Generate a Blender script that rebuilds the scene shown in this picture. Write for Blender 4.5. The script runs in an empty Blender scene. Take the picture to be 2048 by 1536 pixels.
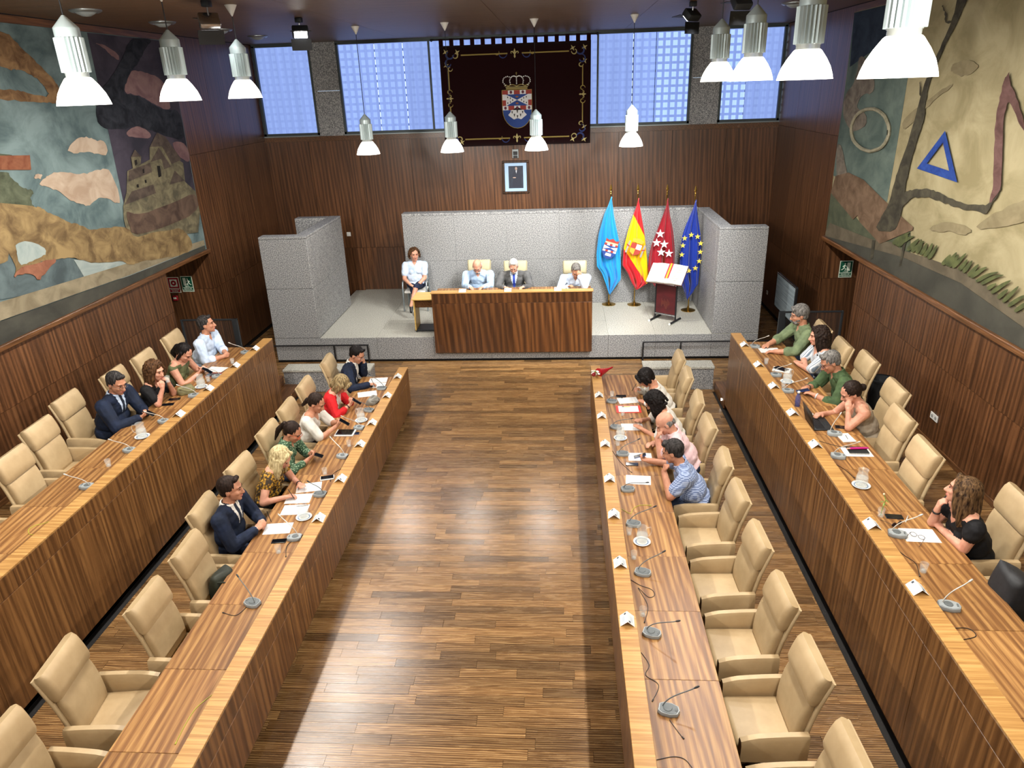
import bpy, bmesh, math, random
import numpy as np
from mathutils import Vector, Matrix, Euler
random.seed(7); np.random.seed(7)
SC = bpy.context.scene
COL = SC.collection
# ---------------------------------------------------------------- camera
CAM_POS = (0.4307, 0.0, 5.1767)
PITCH, YAW, ROLL = 0.39416, 0.0758, -0.03591
def cam_axes():
    p, y, r = PITCH, YAW, ROLL
    fw = Vector((-math.sin(y)*math.cos(p), math.cos(y)*math.cos(p), -math.sin(p)))
    rt = Vector((math.cos(y), math.sin(y), 0)); up = rt.cross(fw)
    return rt*math.cos(r)+up*math.sin(r), -rt*math.sin(r)+up*math.cos(r), fw
_rt, _up, _fw = cam_axes()
cam = bpy.data.objects.new('camera', bpy.data.cameras.new('camera')); COL.objects.link(cam)
cam.data.sensor_width = 36; cam.data.lens = 1430.46/2048*36; cam.data.clip_end = 200; cam.data.clip_start = .05
cam.matrix_world = Matrix(((_rt.x, _up.x, -_fw.x, CAM_POS[0]), (_rt.y, _up.y, -_fw.y, CAM_POS[1]), (_rt.z, _up.z, -_fw.z, CAM_POS[2]), (0, 0, 0, 1)))
SC.camera = cam
# ---------------------------------------------------------------- world, exposure, lights
W = bpy.data.worlds.new('sky'); SC.world = W; W.use_nodes = True
W.node_tree.nodes['Background'].inputs[0].default_value = (.62, .80, 1, 1)
W.node_tree.nodes['Background'].inputs[1].default_value = 1.7
vs = SC.view_settings
vs.view_transform = 'Standard'; vs.look = 'None'; vs.exposure = 0.28; vs.gamma = 1.0; vs.use_curve_mapping = False
try:
    SC.cycles.use_denoising = True; SC.cycles.max_bounces = 5; SC.cycles.use_adaptive_sampling = True; SC.cycles.adaptive_threshold = .06; SC.cycles.transparent_max_bounces = 12
    SC.cycles.caustics_reflective = False; SC.cycles.caustics_refractive = False; SC.cycles.sample_clamp_indirect = 6
except Exception: pass
def light(kind, name, loc, power, col=(1, .95, .88), size=.08, aim=None, spot=None, blend=.4):
    l = bpy.data.lights.new(name, kind); l.energy = power; l.color = col
    if kind == 'AREA': l.shape = 'DISK'; l.size = size
    else: l.shadow_soft_size = size
    if spot: l.spot_size = spot; l.spot_blend = blend
    o = bpy.data.objects.new(name, l); COL.objects.link(o); o.location = loc
    if aim is not None: o.rotation_euler = (Vector(aim)-Vector(loc)).to_track_quat('-Z', 'Y').to_euler()
    return o
PENDANT_W = 250
LAMP_Z = 5.148
SIDE_LAMPS = [(-3.7, y) for y in (9.9, 8.16, 6.44)] + [(2.4, y) for y in (9.86, 8.17, 6.42, 4.69)]
REAR_LAMPS = [(-3.7, 4.69), (-3.7, 2.95), (2.4, 2.95), (-3.7, 1.2), (2.4, 1.2)]   # the two rows go on above and behind the gallery
DAIS_LAMPS = [(-3.15, 13.8, 4.095), (-1.57, 13.8, 4.09), (-.01, 13.8, 4.08), (1.71, 13.8, 4.10)]
for x, y in REAR_LAMPS: light('POINT', 'pendant_light', (x, y, LAMP_Z+.02), PENDANT_W, size=.08)
# ---------------------------------------------------------------- helpers
def link(o, parent=None):
    COL.objects.link(o)
    if parent is not None: o.parent = parent
    return o
def tag(o, label=None, cat=None, group=None, kind=None):
    if label: o['label'] = label
    if cat: o['category'] = cat
    if group: o['group'] = group
    if kind: o['kind'] = kind
    return o
def empty(name, loc=(0, 0, 0), rz=0, label=None, cat=None, group=None, kind=None, parent=None):
    o = bpy.data.objects.new(name, None); o.empty_display_size = .1
    link(o, parent); o.location = loc; o.rotation_euler = (0, 0, rz)
    return tag(o, label, cat, group, kind)
def copy_tree(o, parent=None):
    c = o.copy(); link(c)
    c.parent = parent
    for ch in o.children: copy_tree(ch, c)
    return c
class MB:
    def __init__(s): s.v = []; s.f = []; s.m = []; s.cur = 0
    def add(s, vs_, fs_):
        n = len(s.v); s.v += [tuple(p) for p in vs_]; s.f += [tuple(i+n for i in f) for f in fs_]; s.m += [s.cur]*len(fs_)
        return s
    def mat(s, i): s.cur = i; return s
    def box(s, x0, x1, y0, y1, z0, z1):
        return s.add([(x0,y0,z0),(x1,y0,z0),(x1,y1,z0),(x0,y1,z0),(x0,y0,z1),(x1,y0,z1),(x1,y1,z1),(x0,y1,z1)],
                     [(0,3,2,1),(4,5,6,7),(0,1,5,4),(1,2,6,5),(2,3,7,6),(3,0,4,7)])
    def obox(s, c, ex, ey, ez, hx, hy, hz):
        c = Vector(c); ex = Vector(ex); ey = Vector(ey); ez = Vector(ez); P = []
        for k in (-1, 1):
            for a, b in ((-1,-1),(1,-1),(1,1),(-1,1)): P.append(c+ex*hx*a+ey*hy*b+ez*hz*k)
        return s.add(P, [(0,3,2,1),(4,5,6,7),(0,1,5,4),(1,2,6,5),(2,3,7,6),(3,0,4,7)])
    def rbox(s, c, size, b=.01, seg=2, rot=None):
        bm = bmesh.new(); bmesh.ops.create_cube(bm, size=1)
        for v in bm.verts: v.co = Vector((v.co.x*size[0], v.co.y*size[1], v.co.z*size[2]))
        bmesh.ops.bevel(bm, geom=bm.edges[:], offset=min(b, min(size)*.49), segments=seg, profile=.5, affect='EDGES')
        M = (rot.to_matrix() if isinstance(rot, Euler) else (rot or Matrix.Identity(3)))
        bm.verts.ensure_lookup_table()
        for i, v in enumerate(bm.verts): v.index = i
        s.add([M@v.co+Vector(c) for v in bm.verts], [[v.index for v in f.verts] for f in bm.faces]); bm.free(); return s
    def tube(s, path, r, n=8, cap=True):
        path = [Vector(p) for p in path]; rr = r if hasattr(r, '__len__') else [r]*len(path)
        rings = []; prev = None
        for i, p in enumerate(path):
            d = (path[min(i+1, len(path)-1)]-path[max(i-1, 0)])
            d = d.normalized() if d.length > 1e-9 else Vector((0, 0, 1))
            if prev is None:
                a = Vector((0, 0, 1)) if abs(d.z) < .9 else Vector((1, 0, 0)); u = d.cross(a).normalized()
            else: u = (prev-d*prev.dot(d)).normalized()
            prev = u; w = d.cross(u)
            rings.append([p+(u*math.cos(t)+w*math.sin(t))*rr[i] for t in [2*math.pi*k/n for k in range(n)]])
        return s.loft(rings, cap)
    def loft(s, rings, cap=True, closed=True):
        n = len(rings[0]); V = [p for r in rings for p in r]; F = []
        for i in range(len(rings)-1):
            for k in range(n if closed else n-1):
                F.append((i*n+k, i*n+(k+1) % n, (i+1)*n+(k+1) % n, (i+1)*n+k))
        if cap: F += [tuple(range(n-1, -1, -1)), tuple(range((len(rings)-1)*n, len(rings)*n))]
        return s.add(V, F)
    def lathe(s, prof, n=24, c=(0, 0, 0), ax=None, cap=True):
        q = (Vector(ax).normalized().to_track_quat('Z', 'Y').to_matrix() if ax is not None else Matrix.Identity(3)); c = Vector(c)
        return s.loft([[c+q@Vector((r*math.cos(2*math.pi*k/n), r*math.sin(2*math.pi*k/n), z)) for k in range(n)] for r, z in prof], cap)
    def ell(s, c, rad, rot=None, n=12, m=8):
        M = rot or Matrix.Identity(3); c = Vector(c); V = [c+M@Vector((0, 0, -rad[2]))]; F = []
        for i in range(1, m):
            a = -math.pi/2+math.pi*i/m
            for k in range(n):
                t = 2*math.pi*k/n; V.append(c+M@Vector((rad[0]*math.cos(a)*math.cos(t), rad[1]*math.cos(a)*math.sin(t), rad[2]*math.sin(a))))
        V.append(c+M@Vector((0, 0, rad[2])))
        for k in range(n): F.append((0, 1+(k+1) % n, 1+k))
        for i in range(m-2):
            for k in range(n): F.append((1+i*n+k, 1+i*n+(k+1) % n, 1+(i+1)*n+(k+1) % n, 1+(i+1)*n+k))
        b = 1+(m-2)*n
        for k in range(n): F.append((b+k, b+(k+1) % n, len(V)-1))
        return s.add(V, F)
    def poly(s, pts, nrm, th):
        """flat polygon (3-D points) extruded by th along nrm"""
        pts = [Vector(p) for p in pts]; N = Vector(nrm); n = len(pts)
        return s.add(pts+[p+N*th for p in pts], [tuple(range(n-1, -1, -1)), tuple(range(n, 2*n))]+[(k, (k+1) % n, n+(k+1) % n, n+k) for k in range(n)])
    def build(s, name, mats, parent=None, smooth=False, label=None, cat=None, group=None, kind=None, loc=None, rz=None, tri=False):
        me = bpy.data.meshes.new(name); me.from_pydata(s.v, [], s.f)
        for m_ in (mats if isinstance(mats, (list, tuple)) else [mats]): me.materials.append(m_)
        if s.v and max(s.m+[0]) > 0: me.polygons.foreach_set('material_index', s.m)
        bm = bmesh.new(); bm.from_mesh(me)
        if tri: bmesh.ops.triangulate(bm, faces=[f for f in bm.faces if len(f.verts) > 4])
        bmesh.ops.recalc_face_normals(bm, faces=bm.faces[:]); bm.to_mesh(me); bm.free()
        if smooth:
            me.polygons.foreach_set('use_smooth', [True]*len(me.polygons))
            if smooth != 'all':
                try: me.set_sharp_from_angle(angle=math.radians(38))
                except Exception: pass
        o = bpy.data.objects.new(name, me); link(o, parent)
        if loc is not None: o.location = loc
        if rz is not None: o.rotation_euler = (0, 0, rz)
        return tag(o, label, cat, group, kind)
# ---------------------------------------------------------------- materials
def s2l(h):
    if not isinstance(h, str): return tuple(h)
    h = h.lstrip('#'); c = [int(h[i:i+2], 16)/255 for i in (0, 2, 4)]
    return tuple(x/12.92 if x <= .04045 else ((x+.055)/1.055)**2.4 for x in c)
def nt(name):
    m = bpy.data.materials.new(name); m.use_nodes = True; t = m.node_tree
    return m, t, t.nodes['Principled BSDF']
def N(t, ty, **kw):
    n = t.nodes.new(ty)
    for k, v in kw.items(): setattr(n, k, v)
    return n
def mat(name, col, rough=.5, metal=0., spec=.5, emit=None, es=1., trans=0., ior=1.45, coat=0., sheen=0., alpha=1., sss=0.):
    m, t, b = nt(name); c = s2l(col)+(1,)
    b.inputs['Base Color'].default_value = c; b.inputs['Roughness'].default_value = rough; b.inputs['Metallic'].default_value = metal
    b.inputs['Specular IOR Level'].default_value = spec; b.inputs['Transmission Weight'].default_value = trans; b.inputs['IOR'].default_value = ior
    b.inputs['Coat Weight'].default_value = coat; b.inputs['Sheen Weight'].default_value = sheen; b.inputs['Alpha'].default_value = alpha
    if emit is not None: b.inputs['Emission Color'].default_value = s2l(emit)+(1,); b.inputs['Emission Strength'].default_value = es
    return m
def ramp(t, stops, fac):
    r = N(t, 'ShaderNodeValToRGB'); e = r.color_ramp.elements
    while len(e) < len(stops): e.new(.5)
    for el, (p, c) in zip(e, stops): el.position = p; el.color = s2l(c)+(1,)
    t.links.new(fac, r.inputs[0]); return r.outputs[0]
def coords(t, scale, rnd=0., kind='pos', rot=(0, 0, 0)):
    if kind == 'pos': src = N(t, 'ShaderNodeNewGeometry').outputs['Position']
    elif kind == 'obj': src = N(t, 'ShaderNodeTexCoord').outputs['Object']
    else: src = N(t, 'ShaderNodeTexCoord').outputs['Generated']
    if rnd:
        oi = N(t, 'ShaderNodeObjectInfo'); mu = N(t, 'ShaderNodeMath', operation='MULTIPLY'); mu.inputs[1].default_value = rnd
        t.links.new(oi.outputs['Random'], mu.inputs[0]); va = N(t, 'ShaderNodeVectorMath', operation='ADD')
        t.links.new(src, va.inputs[0]); t.links.new(mu.outputs[0], va.inputs[1]); src = va.outputs[0]
    mp = N(t, 'ShaderNodeMapping'); mp.inputs['Scale'].default_value = scale; mp.inputs['Rotation'].default_value = rot
    t.links.new(src, mp.inputs[0]); return mp.outputs[0]
def noise(t, vec, scale=5., detail=3., rough=.55, dist=0.):
    n = N(t, 'ShaderNodeTexNoise'); n.inputs['Scale'].default_value = scale; n.inputs['Detail'].default_value = detail
    n.inputs['Roughness'].default_value = rough; n.inputs['Distortion'].default_value = dist
    t.links.new(vec, n.inputs['Vector']); return n.outputs['Fac']
def mixf(t, a, b, f):
    m = N(t, 'ShaderNodeMix'); m.data_type = 'FLOAT'
    m.inputs[0].default_value = f; t.links.new(a, m.inputs[2]); t.links.new(b, m.inputs[3]); return m.outputs[0]
def mul_col(t, col, fac, lo, hi):
    mr = N(t, 'ShaderNodeMapRange'); mr.inputs[3].default_value = lo; mr.inputs[4].default_value = hi; t.links.new(fac, mr.inputs[0])
    h = N(t, 'ShaderNodeVectorMath', operation='SCALE'); t.links.new(col, h.inputs[0]); t.links.new(mr.outputs[0], h.inputs['Scale']); return h.outputs[0]
def bump(t, b, h, strength=.2, dist=.01):
    n = N(t, 'ShaderNodeBump'); n.inputs['Strength'].default_value = strength; n.inputs['Distance'].default_value = dist
    t.links.new(h, n.inputs['Height']); t.links.new(n.outputs[0], b.inputs['Normal'])
def wood(name, cols, axis='X', rough=.35, across=9., along=.5, rnd=40., fig=.5, tone=(.8, 1.2), coat=0., spec=.5, kind='pos', bs=0.):
    """veneer: streaks across the grain axis, broad flame figure, per-piece tone"""
    m, t, b = nt(name); sc = [across]*3; sc['XYZ'.index(axis)] = along
    v = coords(t, sc, rnd, kind); f1 = noise(t, v, 1., 4, .6, 2.0)
    sc2 = [across*7]*3; sc2['XYZ'.index(axis)] = along*2.5
    f2 = noise(t, coords(t, sc2, rnd, kind), 1., 3, .6)
    sc3 = [across*.28]*3; sc3['XYZ'.index(axis)] = along*.5
    wv = N(t, 'ShaderNodeTexWave'); wv.wave_type = 'BANDS'; wv.bands_direction = 'DIAGONAL'; wv.inputs['Scale'].default_value = 2.6
    wv.inputs['Distortion'].default_value = 7.; wv.inputs['Detail'].default_value = 2.; wv.inputs['Detail Scale'].default_value = .8
    t.links.new(coords(t, sc3, rnd, kind), wv.inputs['Vector'])
    f = mixf(t, mixf(t, f1, f2, .25), wv.outputs['Fac'], fig*.42)
    c = ramp(t, [(.22, cols[0]), (.45, cols[1]), (.6, cols[2]), (.8, cols[3] if len(cols) > 3 else cols[2])], f)
    oi = N(t, 'ShaderNodeObjectInfo'); c = mul_col(t, c, oi.outputs['Random'], *tone)
    t.links.new(c, b.inputs['Base Color']); b.inputs['Roughness'].default_value = rough; b.inputs['Coat Weight'].default_value = coat
    b.inputs['Specular IOR Level'].default_value = spec
    if bs: bump(t, b, f2, bs, .004)
    return m
def speckle(name, stops, scale, rough=.6, detail=2., kind='pos', rnd=0., bs=0., spec=.4, stretch=(1, 1, 1), dist=0.):
    m, t, b = nt(name); f = noise(t, coords(t, stretch, rnd, kind), scale, detail, .6, dist)
    t.links.new(ramp(t, stops, f), b.inputs['Base Color']); b.inputs['Roughness'].default_value = rough; b.inputs['Specular IOR Level'].default_value = spec
    if bs: bump(t, b, f, bs, .005)
    return m

# ---------------------------------------------------------------- surface materials
W_WALL = ['#2b1b0f', '#482d1a', '#613f26', '#755032']
M = {}
M['wall_wood'] = wood('walnut_wall_panel', W_WALL, 'Z', rough=.34, across=10, along=.3, fig=.4, tone=(.88, 1.12))
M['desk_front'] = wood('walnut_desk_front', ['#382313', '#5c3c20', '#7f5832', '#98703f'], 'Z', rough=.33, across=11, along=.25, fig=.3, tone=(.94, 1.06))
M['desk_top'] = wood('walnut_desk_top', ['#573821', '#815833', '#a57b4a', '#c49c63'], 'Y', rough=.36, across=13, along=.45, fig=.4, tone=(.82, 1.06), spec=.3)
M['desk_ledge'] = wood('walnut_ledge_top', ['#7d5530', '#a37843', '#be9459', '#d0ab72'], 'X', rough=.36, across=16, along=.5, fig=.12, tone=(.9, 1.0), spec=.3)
M['dais_front'] = wood('walnut_dais_front', ['#2b180d', '#472a15', '#613c1f', '#78522e'], 'Z', rough=.33, across=7, along=.35, fig=.5)
M['trim_wood'] = wood('walnut_rail', ['#33200f', '#52351e', '#6c482a', '#7d5837'], 'Y', rough=.3, across=14, along=.6, fig=.2)
M['dark_gap'] = mat('dark_shadow_gap', '#0b0806', .8)
M['black'] = mat('black_metal', '#141518', .45)
M['iron'] = mat('dark_iron', '#2a2d30', .5, .3)
def floor_mat():
    m, t, b = nt('walnut_floorboard')
    oi = N(t, 'ShaderNodeObjectInfo'); ge = N(t, 'ShaderNodeNewGeometry')
    ad = N(t, 'ShaderNodeMath', operation='ADD'); t.links.new(oi.outputs['Random'], ad.inputs[0]); t.links.new(ge.outputs['Random Per Island'], ad.inputs[1])
    fr = N(t, 'ShaderNodeMath', operation='FRACT'); t.links.new(ad.outputs[0], fr.inputs[0])
    mu = N(t, 'ShaderNodeMath', operation='MULTIPLY'); mu.inputs[1].default_value = 60; t.links.new(fr.outputs[0], mu.inputs[0])
    va = N(t, 'ShaderNodeVectorMath', operation='ADD'); t.links.new(ge.outputs['Position'], va.inputs[0]); t.links.new(mu.outputs[0], va.inputs[1])
    def mp(sc):
        q = N(t, 'ShaderNodeMapping'); q.inputs['Scale'].default_value = sc; t.links.new(va.outputs[0], q.inputs[0]); return q.outputs[0]
    f1 = noise(t, mp((1.5, 16, 16)), 1, 4, .6, 2.2); f2 = noise(t, mp((3, 90, 90)), 1, 2, .6)
    wv = N(t, 'ShaderNodeTexWave'); wv.bands_direction = 'Y'; wv.inputs['Scale'].default_value = 1.6; wv.inputs['Distortion'].default_value = 6
    wv.inputs['Detail'].default_value = 2; t.links.new(mp((.9, 9, 9)), wv.inputs['Vector'])
    f = mixf(t, mixf(t, f1, f2, .2), wv.outputs['Fac'], .3)
    c = ramp(t, [(.22, '#402b17'), (.45, '#6b4c2c'), (.6, '#86653e'), (.78, '#ad8b59')], f)
    c2 = mul_col(t, c, fr.outputs[0], .55, 1.3); t.links.new(c2, b.inputs['Base Color'])
    rr = N(t, 'ShaderNodeMapRange'); rr.inputs[3].default_value = .18; rr.inputs[4].default_value = .36; t.links.new(f1, rr.inputs[0])
    t.links.new(rr.outputs[0], b.inputs['Roughness']); bump(t, b, f2, .06, .003); return m
M['floor'] = floor_mat()
M['granite'] = speckle('grey_granite', [(.32, '#48494b'), (.46, '#76787b'), (.56, '#949594'), (.68, '#b3b2af')], 58, .55, 2)
M['granite_floor'] = speckle('pale_granite_floor', [(.33, '#6f6f68'), (.46, '#9c9c93'), (.56, '#b3b2a9'), (.68, '#c6c5bb')], 58, .5, 2)
M['ceil'] = wood('dark_ceiling_slat', ['#33230f', '#533b24', '#6b4f33', '#7a5d3f'], 'X', rough=.45, across=30, along=.5, fig=.05, tone=(1, 1))
M['frame'] = mat('grey_window_frame', '#3d4546', .5, .4)
M['plaster'] = mat('dark_plaster', '#2c2521', .9)
# ---------------------------------------------------------------- floor: boards run across the room
XL, XR, YB, YF, ZC, ZT = -6.57, 5.35, 17.51, -2.6, 6.24, .54
floor = MB().box(XL-1.6, XR+1.6, YF-.3, YB+.3, -.25, -.014).build('floor', M['dark_gap'], kind='structure')
unit = MB().box(-.5, .5, -.5, .5, -.5, .5)
plank_me = unit.build('floor_plank', M['floor']); PLANK = plank_me.data; bpy.data.objects.remove(plank_me)
PW = .112; rows = []
def run_row(x0, x1, y, z):
    x = x0-random.uniform(0, 1.0)
    while x < x1:
        l = random.choice((.55, .8, 1.0, 1.25, 1.5)); a, b_ = max(x, x0), min(x+l, x1)
        if b_-a > .006: rows.append((a, b_, y, z))
        x += l
y = 2.2
while y < 13.66:
    run_row(-4.42, 3.12, y, 0.)
    if y < 12.0: run_row(3.75 if y > 11.3 else 3.3, XR, y, ZT); run_row(XL, -5.05 if y > 11.3 else -4.6, y, ZT)
    else: run_row(3.12, XR, y, 0.); run_row(XL, -4.42, y, 0.)
    y += PW
while y < YB:
    run_row(4.31, XR, y, 0.); run_row(XL, -5.52, y, 0.); y += PW
def shows(r):
    d = math.hypot((r[0]+r[1])/2-CAM_POS[0], r[2])
    vis = 1. if (r[3] == 0 and r[1] > -2.1 and r[0] < .85) or (r[3] == 0 and 1.9 < (r[0]+r[1])/2 < 3.1) or (r[3] == 0 and -4.3 < (r[0]+r[1])/2 < -3.2) else .15
    if r[2] < 3.0: vis *= .2
    return vis*(r[1]-r[0])/d**2
rows.sort(key=shows, reverse=True)
for a, b_, y, z in rows[:290]:
    o = bpy.data.objects.new('plank', PLANK); link(o, floor); o.location = ((a+b_)/2, y, z-.006); o.scale = (b_-a-.0025, PW-.0022, .012)
mb = MB()
for a, b_, y, z in rows[290:]: mb.box(a, b_-.0025, y-PW/2+.001, y+PW/2-.001, z-.012, z)
mb.build('far_planks', M['floor'], floor, kind='stuff')
# tiers, their kickboard, steps
for sx, nm, xs in ((1, 'right', (3.215, XR)), (-1, 'left', (XL, -4.52))):
    MB().box(xs[0], xs[1], YF, 11.25, -.01, ZT-.013).build('tier_base_'+nm, M['dark_gap'], kind='structure')
    x0 = 3.16 if sx > 0 else -4.46
    st = empty('steps_'+nm, kind='structure')
    for k in range(3):
        a = x0+sx*.3*k; b_ = x0+sx*.3*(k+1) if k < 2 else (XR if sx > 0 else XL); z1 = .18*(k+1)-.0
        MB().rbox(((a+b_)/2, 11.665, (z1-.012)/2), (abs(b_-a), .82, z1-.012), .006, 1).build('step', M['trim_wood'], st)
        if k == 2: continue
    MB().lathe([(.0, 0), (.022, .001), (.024, .006), (.0, .008)], 14, (x0-sx*.004, 11.42, .10), (-sx, 0, 0)).build('step_light', mat('lit_step_light', '#ffffff', .4, emit='#fff6e6', es=6), st, True)
# ---------------------------------------------------------------- granite dais, screens, low blocks
ZD = .518
def slab(name, x0, x1, y0, y1, z0, z1, parent=None, m=None, b=.012, kind=None):
    return MB().rbox(((x0+x1)/2, (y0+y1)/2, (z0+z1)/2), (x1-x0, y1-y0, z1-z0), b, 2).build(name, m or M['granite'], parent, kind=kind)
dais = empty('dais', kind='structure')
xs = [-5.5, -4.54, -3.36, -2.18, -1.0, .18, 1.36, 2.3, 3.4, 4.3]
for a, b_ in zip(xs, xs[1:]):
    slab('front_slab', a+.0015, b_-.0015, 13.69, 13.80, .04, ZD-.002, dais, b=.004)
MB().box(-5.49, 4.29, 13.72, 13.79, 0, .045).build('shadow_gap', M['dark_gap'], dais)
MB().box(-4.8, 3.64, 13.78, YB, -.01, ZD-.02).build('dais_core', M['granite_floor'], dais)
for j, (y0, y1) in enumerate(((13.69, 14.65), (14.65, 15.6), (15.6, 16.55), (16.55, YB))):
    for a, b_ in zip(xs[1:-1], xs[2:]): slab('floor_slab', a+.001, b_-.001, y0+.001, y1-.001, ZD-.02, ZD, dais, M['granite_floor'], .003)
ZP, ZJ = 2.61, 1.56
for nm, xa, xb, xw0, xw1 in (('left', -5.5, -4.54, -4.80, -4.54), ('right', 3.4, 4.3, 3.4, 3.66)):
    sw = empty('granite_screen_'+nm, kind='structure')
    for z0, z1 in ((ZD, ZJ), (ZJ, ZP-.05)):
        slab('screen_slab', xa, xb, 13.69, 13.95, z0+.002, z1-.002, sw)
        slab('screen_slab', xw0, xw1, 13.953, 16.1, z0+.002, z1-.002, sw)
    slab('coping', xa, xb, 13.69, 13.95, ZP-.05, ZP, sw); slab('coping', xw0, xw1, 13.953, 16.1, ZP-.05, ZP, sw)
    if nm == 'left':
        for z0, z1 in ((.0, ZJ), (ZJ, ZP)): slab('screen_slab', -5.52, -4.81, 15.85, 16.1, z0+.002, z1-.002, sw)
gb = empty('granite_screen_back', kind='structure')
gx = [-3.12, -1.95, -.78, .39, 1.56, 2.5, 3.39]
for a, b_ in zip(gx, gx[1:]):
    for z0, z1 in ((ZD, ZJ), (ZJ, ZP-.03)): slab('screen_slab', a+.0008, b_-.0008, 16.0, 16.28, z0+.002, z1-.0015, gb, b=.003)
    slab('coping', a+.0008, b_-.0008, 15.99, 16.29, ZP-.03, ZP+.02, gb, b=.004)
for nm, a, b_ in (('left', -4.75, -3.1), ('right', 1.9, 3.14)):
    bl = empty('granite_kerb_'+nm, kind='structure')
    slab('kerb_body', a, b_, 12.09, 12.4, 0.001, .40, bl, b=.004); slab('kerb_top', a-.01, b_+.01, 12.07, 12.41, .40, .45, bl, M['granite_floor'], .012)
# ---------------------------------------------------------------- walls
def panel_y(parent, x, y0, y1, z0, z1, sx, m='wall_wood'):   # panel on a side wall, face looks along sx
    return MB().box(min(x, x-sx*.025), max(x, x-sx*.025), y0+.003, y1-.003, z0+.003, z1-.003).build('panel', M[m], parent)
def panel_x(parent, y, x0, x1, z0, z1, m='wall_wood'):
    return MB().box(x0+.003, x1-.003, y, y+.025, z0+.003, z1-.003).build('panel', M[m], parent)
for sx, nm, x in ((-1, 'right', XR), (1, 'left', XL)):
    w = empty('wall_'+nm, kind='structure'); o0, o1 = sorted((x-sx*.026, x-sx*.30))
    hi = sorted((x-sx*.026, x-sx*1.5))
    mb = MB().box(o0, o1, YF, 12.06, -.1, ZC).box(o0, o1, 13.73, YB+.3, -.1, ZC).box(o0, o1, 12.05, 13.71, 2.36, ZC)
    mb.box(hi[0], hi[1], 13.73, 13.95, -.1, 3.0).box(hi[0], hi[1], 11.8, 12.05, -.1, 3.0).box(hi[0], hi[1], 12.0, 13.8, 2.37, 2.6)
    xe = x-sx*1.35; mb.box(min(xe, xe-sx*.15), max(xe, xe-sx*.15), 12, 13.8, -.1, 2.6).box(hi[0], hi[1], 12.0, 13.8, -.1, -.005)
    mb.build('wall_core', M['dark_gap'], w)
    ys = [YF, 0, 2.42, 4.83, 7.24, 9.65, 12.06]
    for a, b_ in zip(ys, ys[1:]):
        panel_y(w, x, a, b_, ZT-.02, 1.61, sx); panel_y(w, x, a, b_, 1.61, 2.33, sx)
    yc = [13.7, 14.97, 16.24, YB]
    for a, b_ in zip(yc, yc[1:]):
        panel_y(w, x, a, b_, .08, 1.6, sx); panel_y(w, x, a, b_, 1.6, 2.9, sx) if False else None
        panel_y(w, x, a, b_, 1.6, 4.17, sx); panel_y(w, x, a, b_, 4.17, ZC-.01, sx)
    panel_y(w, x, YF, 13.7, 6.13, ZC-.01, sx, 'trim_wood')
    for z0, z1 in ((-.0, 1.6), (1.6, 2.36)):   # the end of the doorway recess
        a, b_ = sorted((x-sx*.03, x-sx*1.34)); panel_x(w, 13.70, a, b_, z0, z1)
    r = MB().rbox((x+sx*.02, (YF+13.72)/2, 2.375), (.09, 13.72-YF, .075), .012, 2).build('trim_%d' % (1 if sx < 0 else 2), M['trim_wood'], kind='structure')
    MB().rbox((x+sx*.008, (YF+12.06)/2, ZT+.04), (.016, 12.06-YF, .08), .003, 1).build('baseboard_'+nm, M['trim_wood'], kind='structure')
wb = empty('wall_back', kind='structure')
MB().box(XL-.3, XR+.3, YB+.026, YB+.3, -.1, 4.2).box(XL-.3, XR+.3, YB+.026, YB+.3, ZC-.02, ZC+.2).build('wall_core', M['dark_gap'], wb)
bx = [XL, -5.52, -4.31, -3.1, -1.88, -.66, .56, 1.77, 2.99, 4.2, XR]
for a, b_ in zip(bx, bx[1:]):
    panel_x(wb, YB, a, b_, .05, 1.585); panel_x(wb, YB, a, b_, 1.585, 4.13)
MB().box(XL, XR, YB-.01, YB+.03, 4.13, 4.24).build('trim_board', M['trim_wood'], wb)
wf = MB().box(XL-.3, XR+.3, YF-.3, YF, -.1, ZC+.2).build('wall_front', M['plaster'], kind='structure')
for nm, a, b_ in (('pillar', -5.215, -4.62), ('pillar', 3.34, 3.97)):
    p = empty('granite_pillar', kind='structure')
    for z0, z1 in ((4.24, 5.22), (5.22, ZC)): slab('pillar_slab', a, b_, YB-.02, YB+.28, z0+.002, z1-.002, p, b=.003)
# ceiling of thin slats
ceil = MB().box(XL-.3, XR+.3, YF-.3, YB+.3, ZC+.03, ZC+.2).build('ceiling', M['dark_gap'], kind='structure')
mb = MB(); y = YF
while y < YB:
    for a, b_ in ((XL, -3.05), (-3.045, -.61), (-.605, 1.83), (1.835, XR)): mb.box(a, b_, y, y+.05, ZC, ZC+.03)
    y += .058
mb.build('ceiling_slats', M['ceil'], ceil, kind='stuff')
# ---------------------------------------------------------------- windows: frame, blind, stone lattice outside
def blind_mat(name, fac, em):
    m, t, b = nt(name); t.nodes.remove(b); out = t.nodes['Material Output']
    tr = N(t, 'ShaderNodeBsdfTransparent'); tr.inputs[0].default_value = (.86, .91, 1, 1)
    e = N(t, 'ShaderNodeEmission'); e.inputs[0].default_value = (.31, .43, .88, 1); e.inputs[1].default_value = em
    v = coords(t, (14, 1, .4)); f = noise(t, v, 1, 2); mr = N(t, 'ShaderNodeMapRange'); mr.inputs[3].default_value = em*.8; mr.inputs[4].default_value = em*1.2
    t.links.new(f, mr.inputs[0]); t.links.new(mr.outputs[0], e.inputs[1])
    mx = N(t, 'ShaderNodeMixShader'); mx.inputs[0].default_value = fac
    t.links.new(tr.outputs[0], mx.inputs[1]); t.links.new(e.outputs[0], mx.inputs[2]); t.links.new(mx.outputs[0], out.inputs[0]); return m
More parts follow.
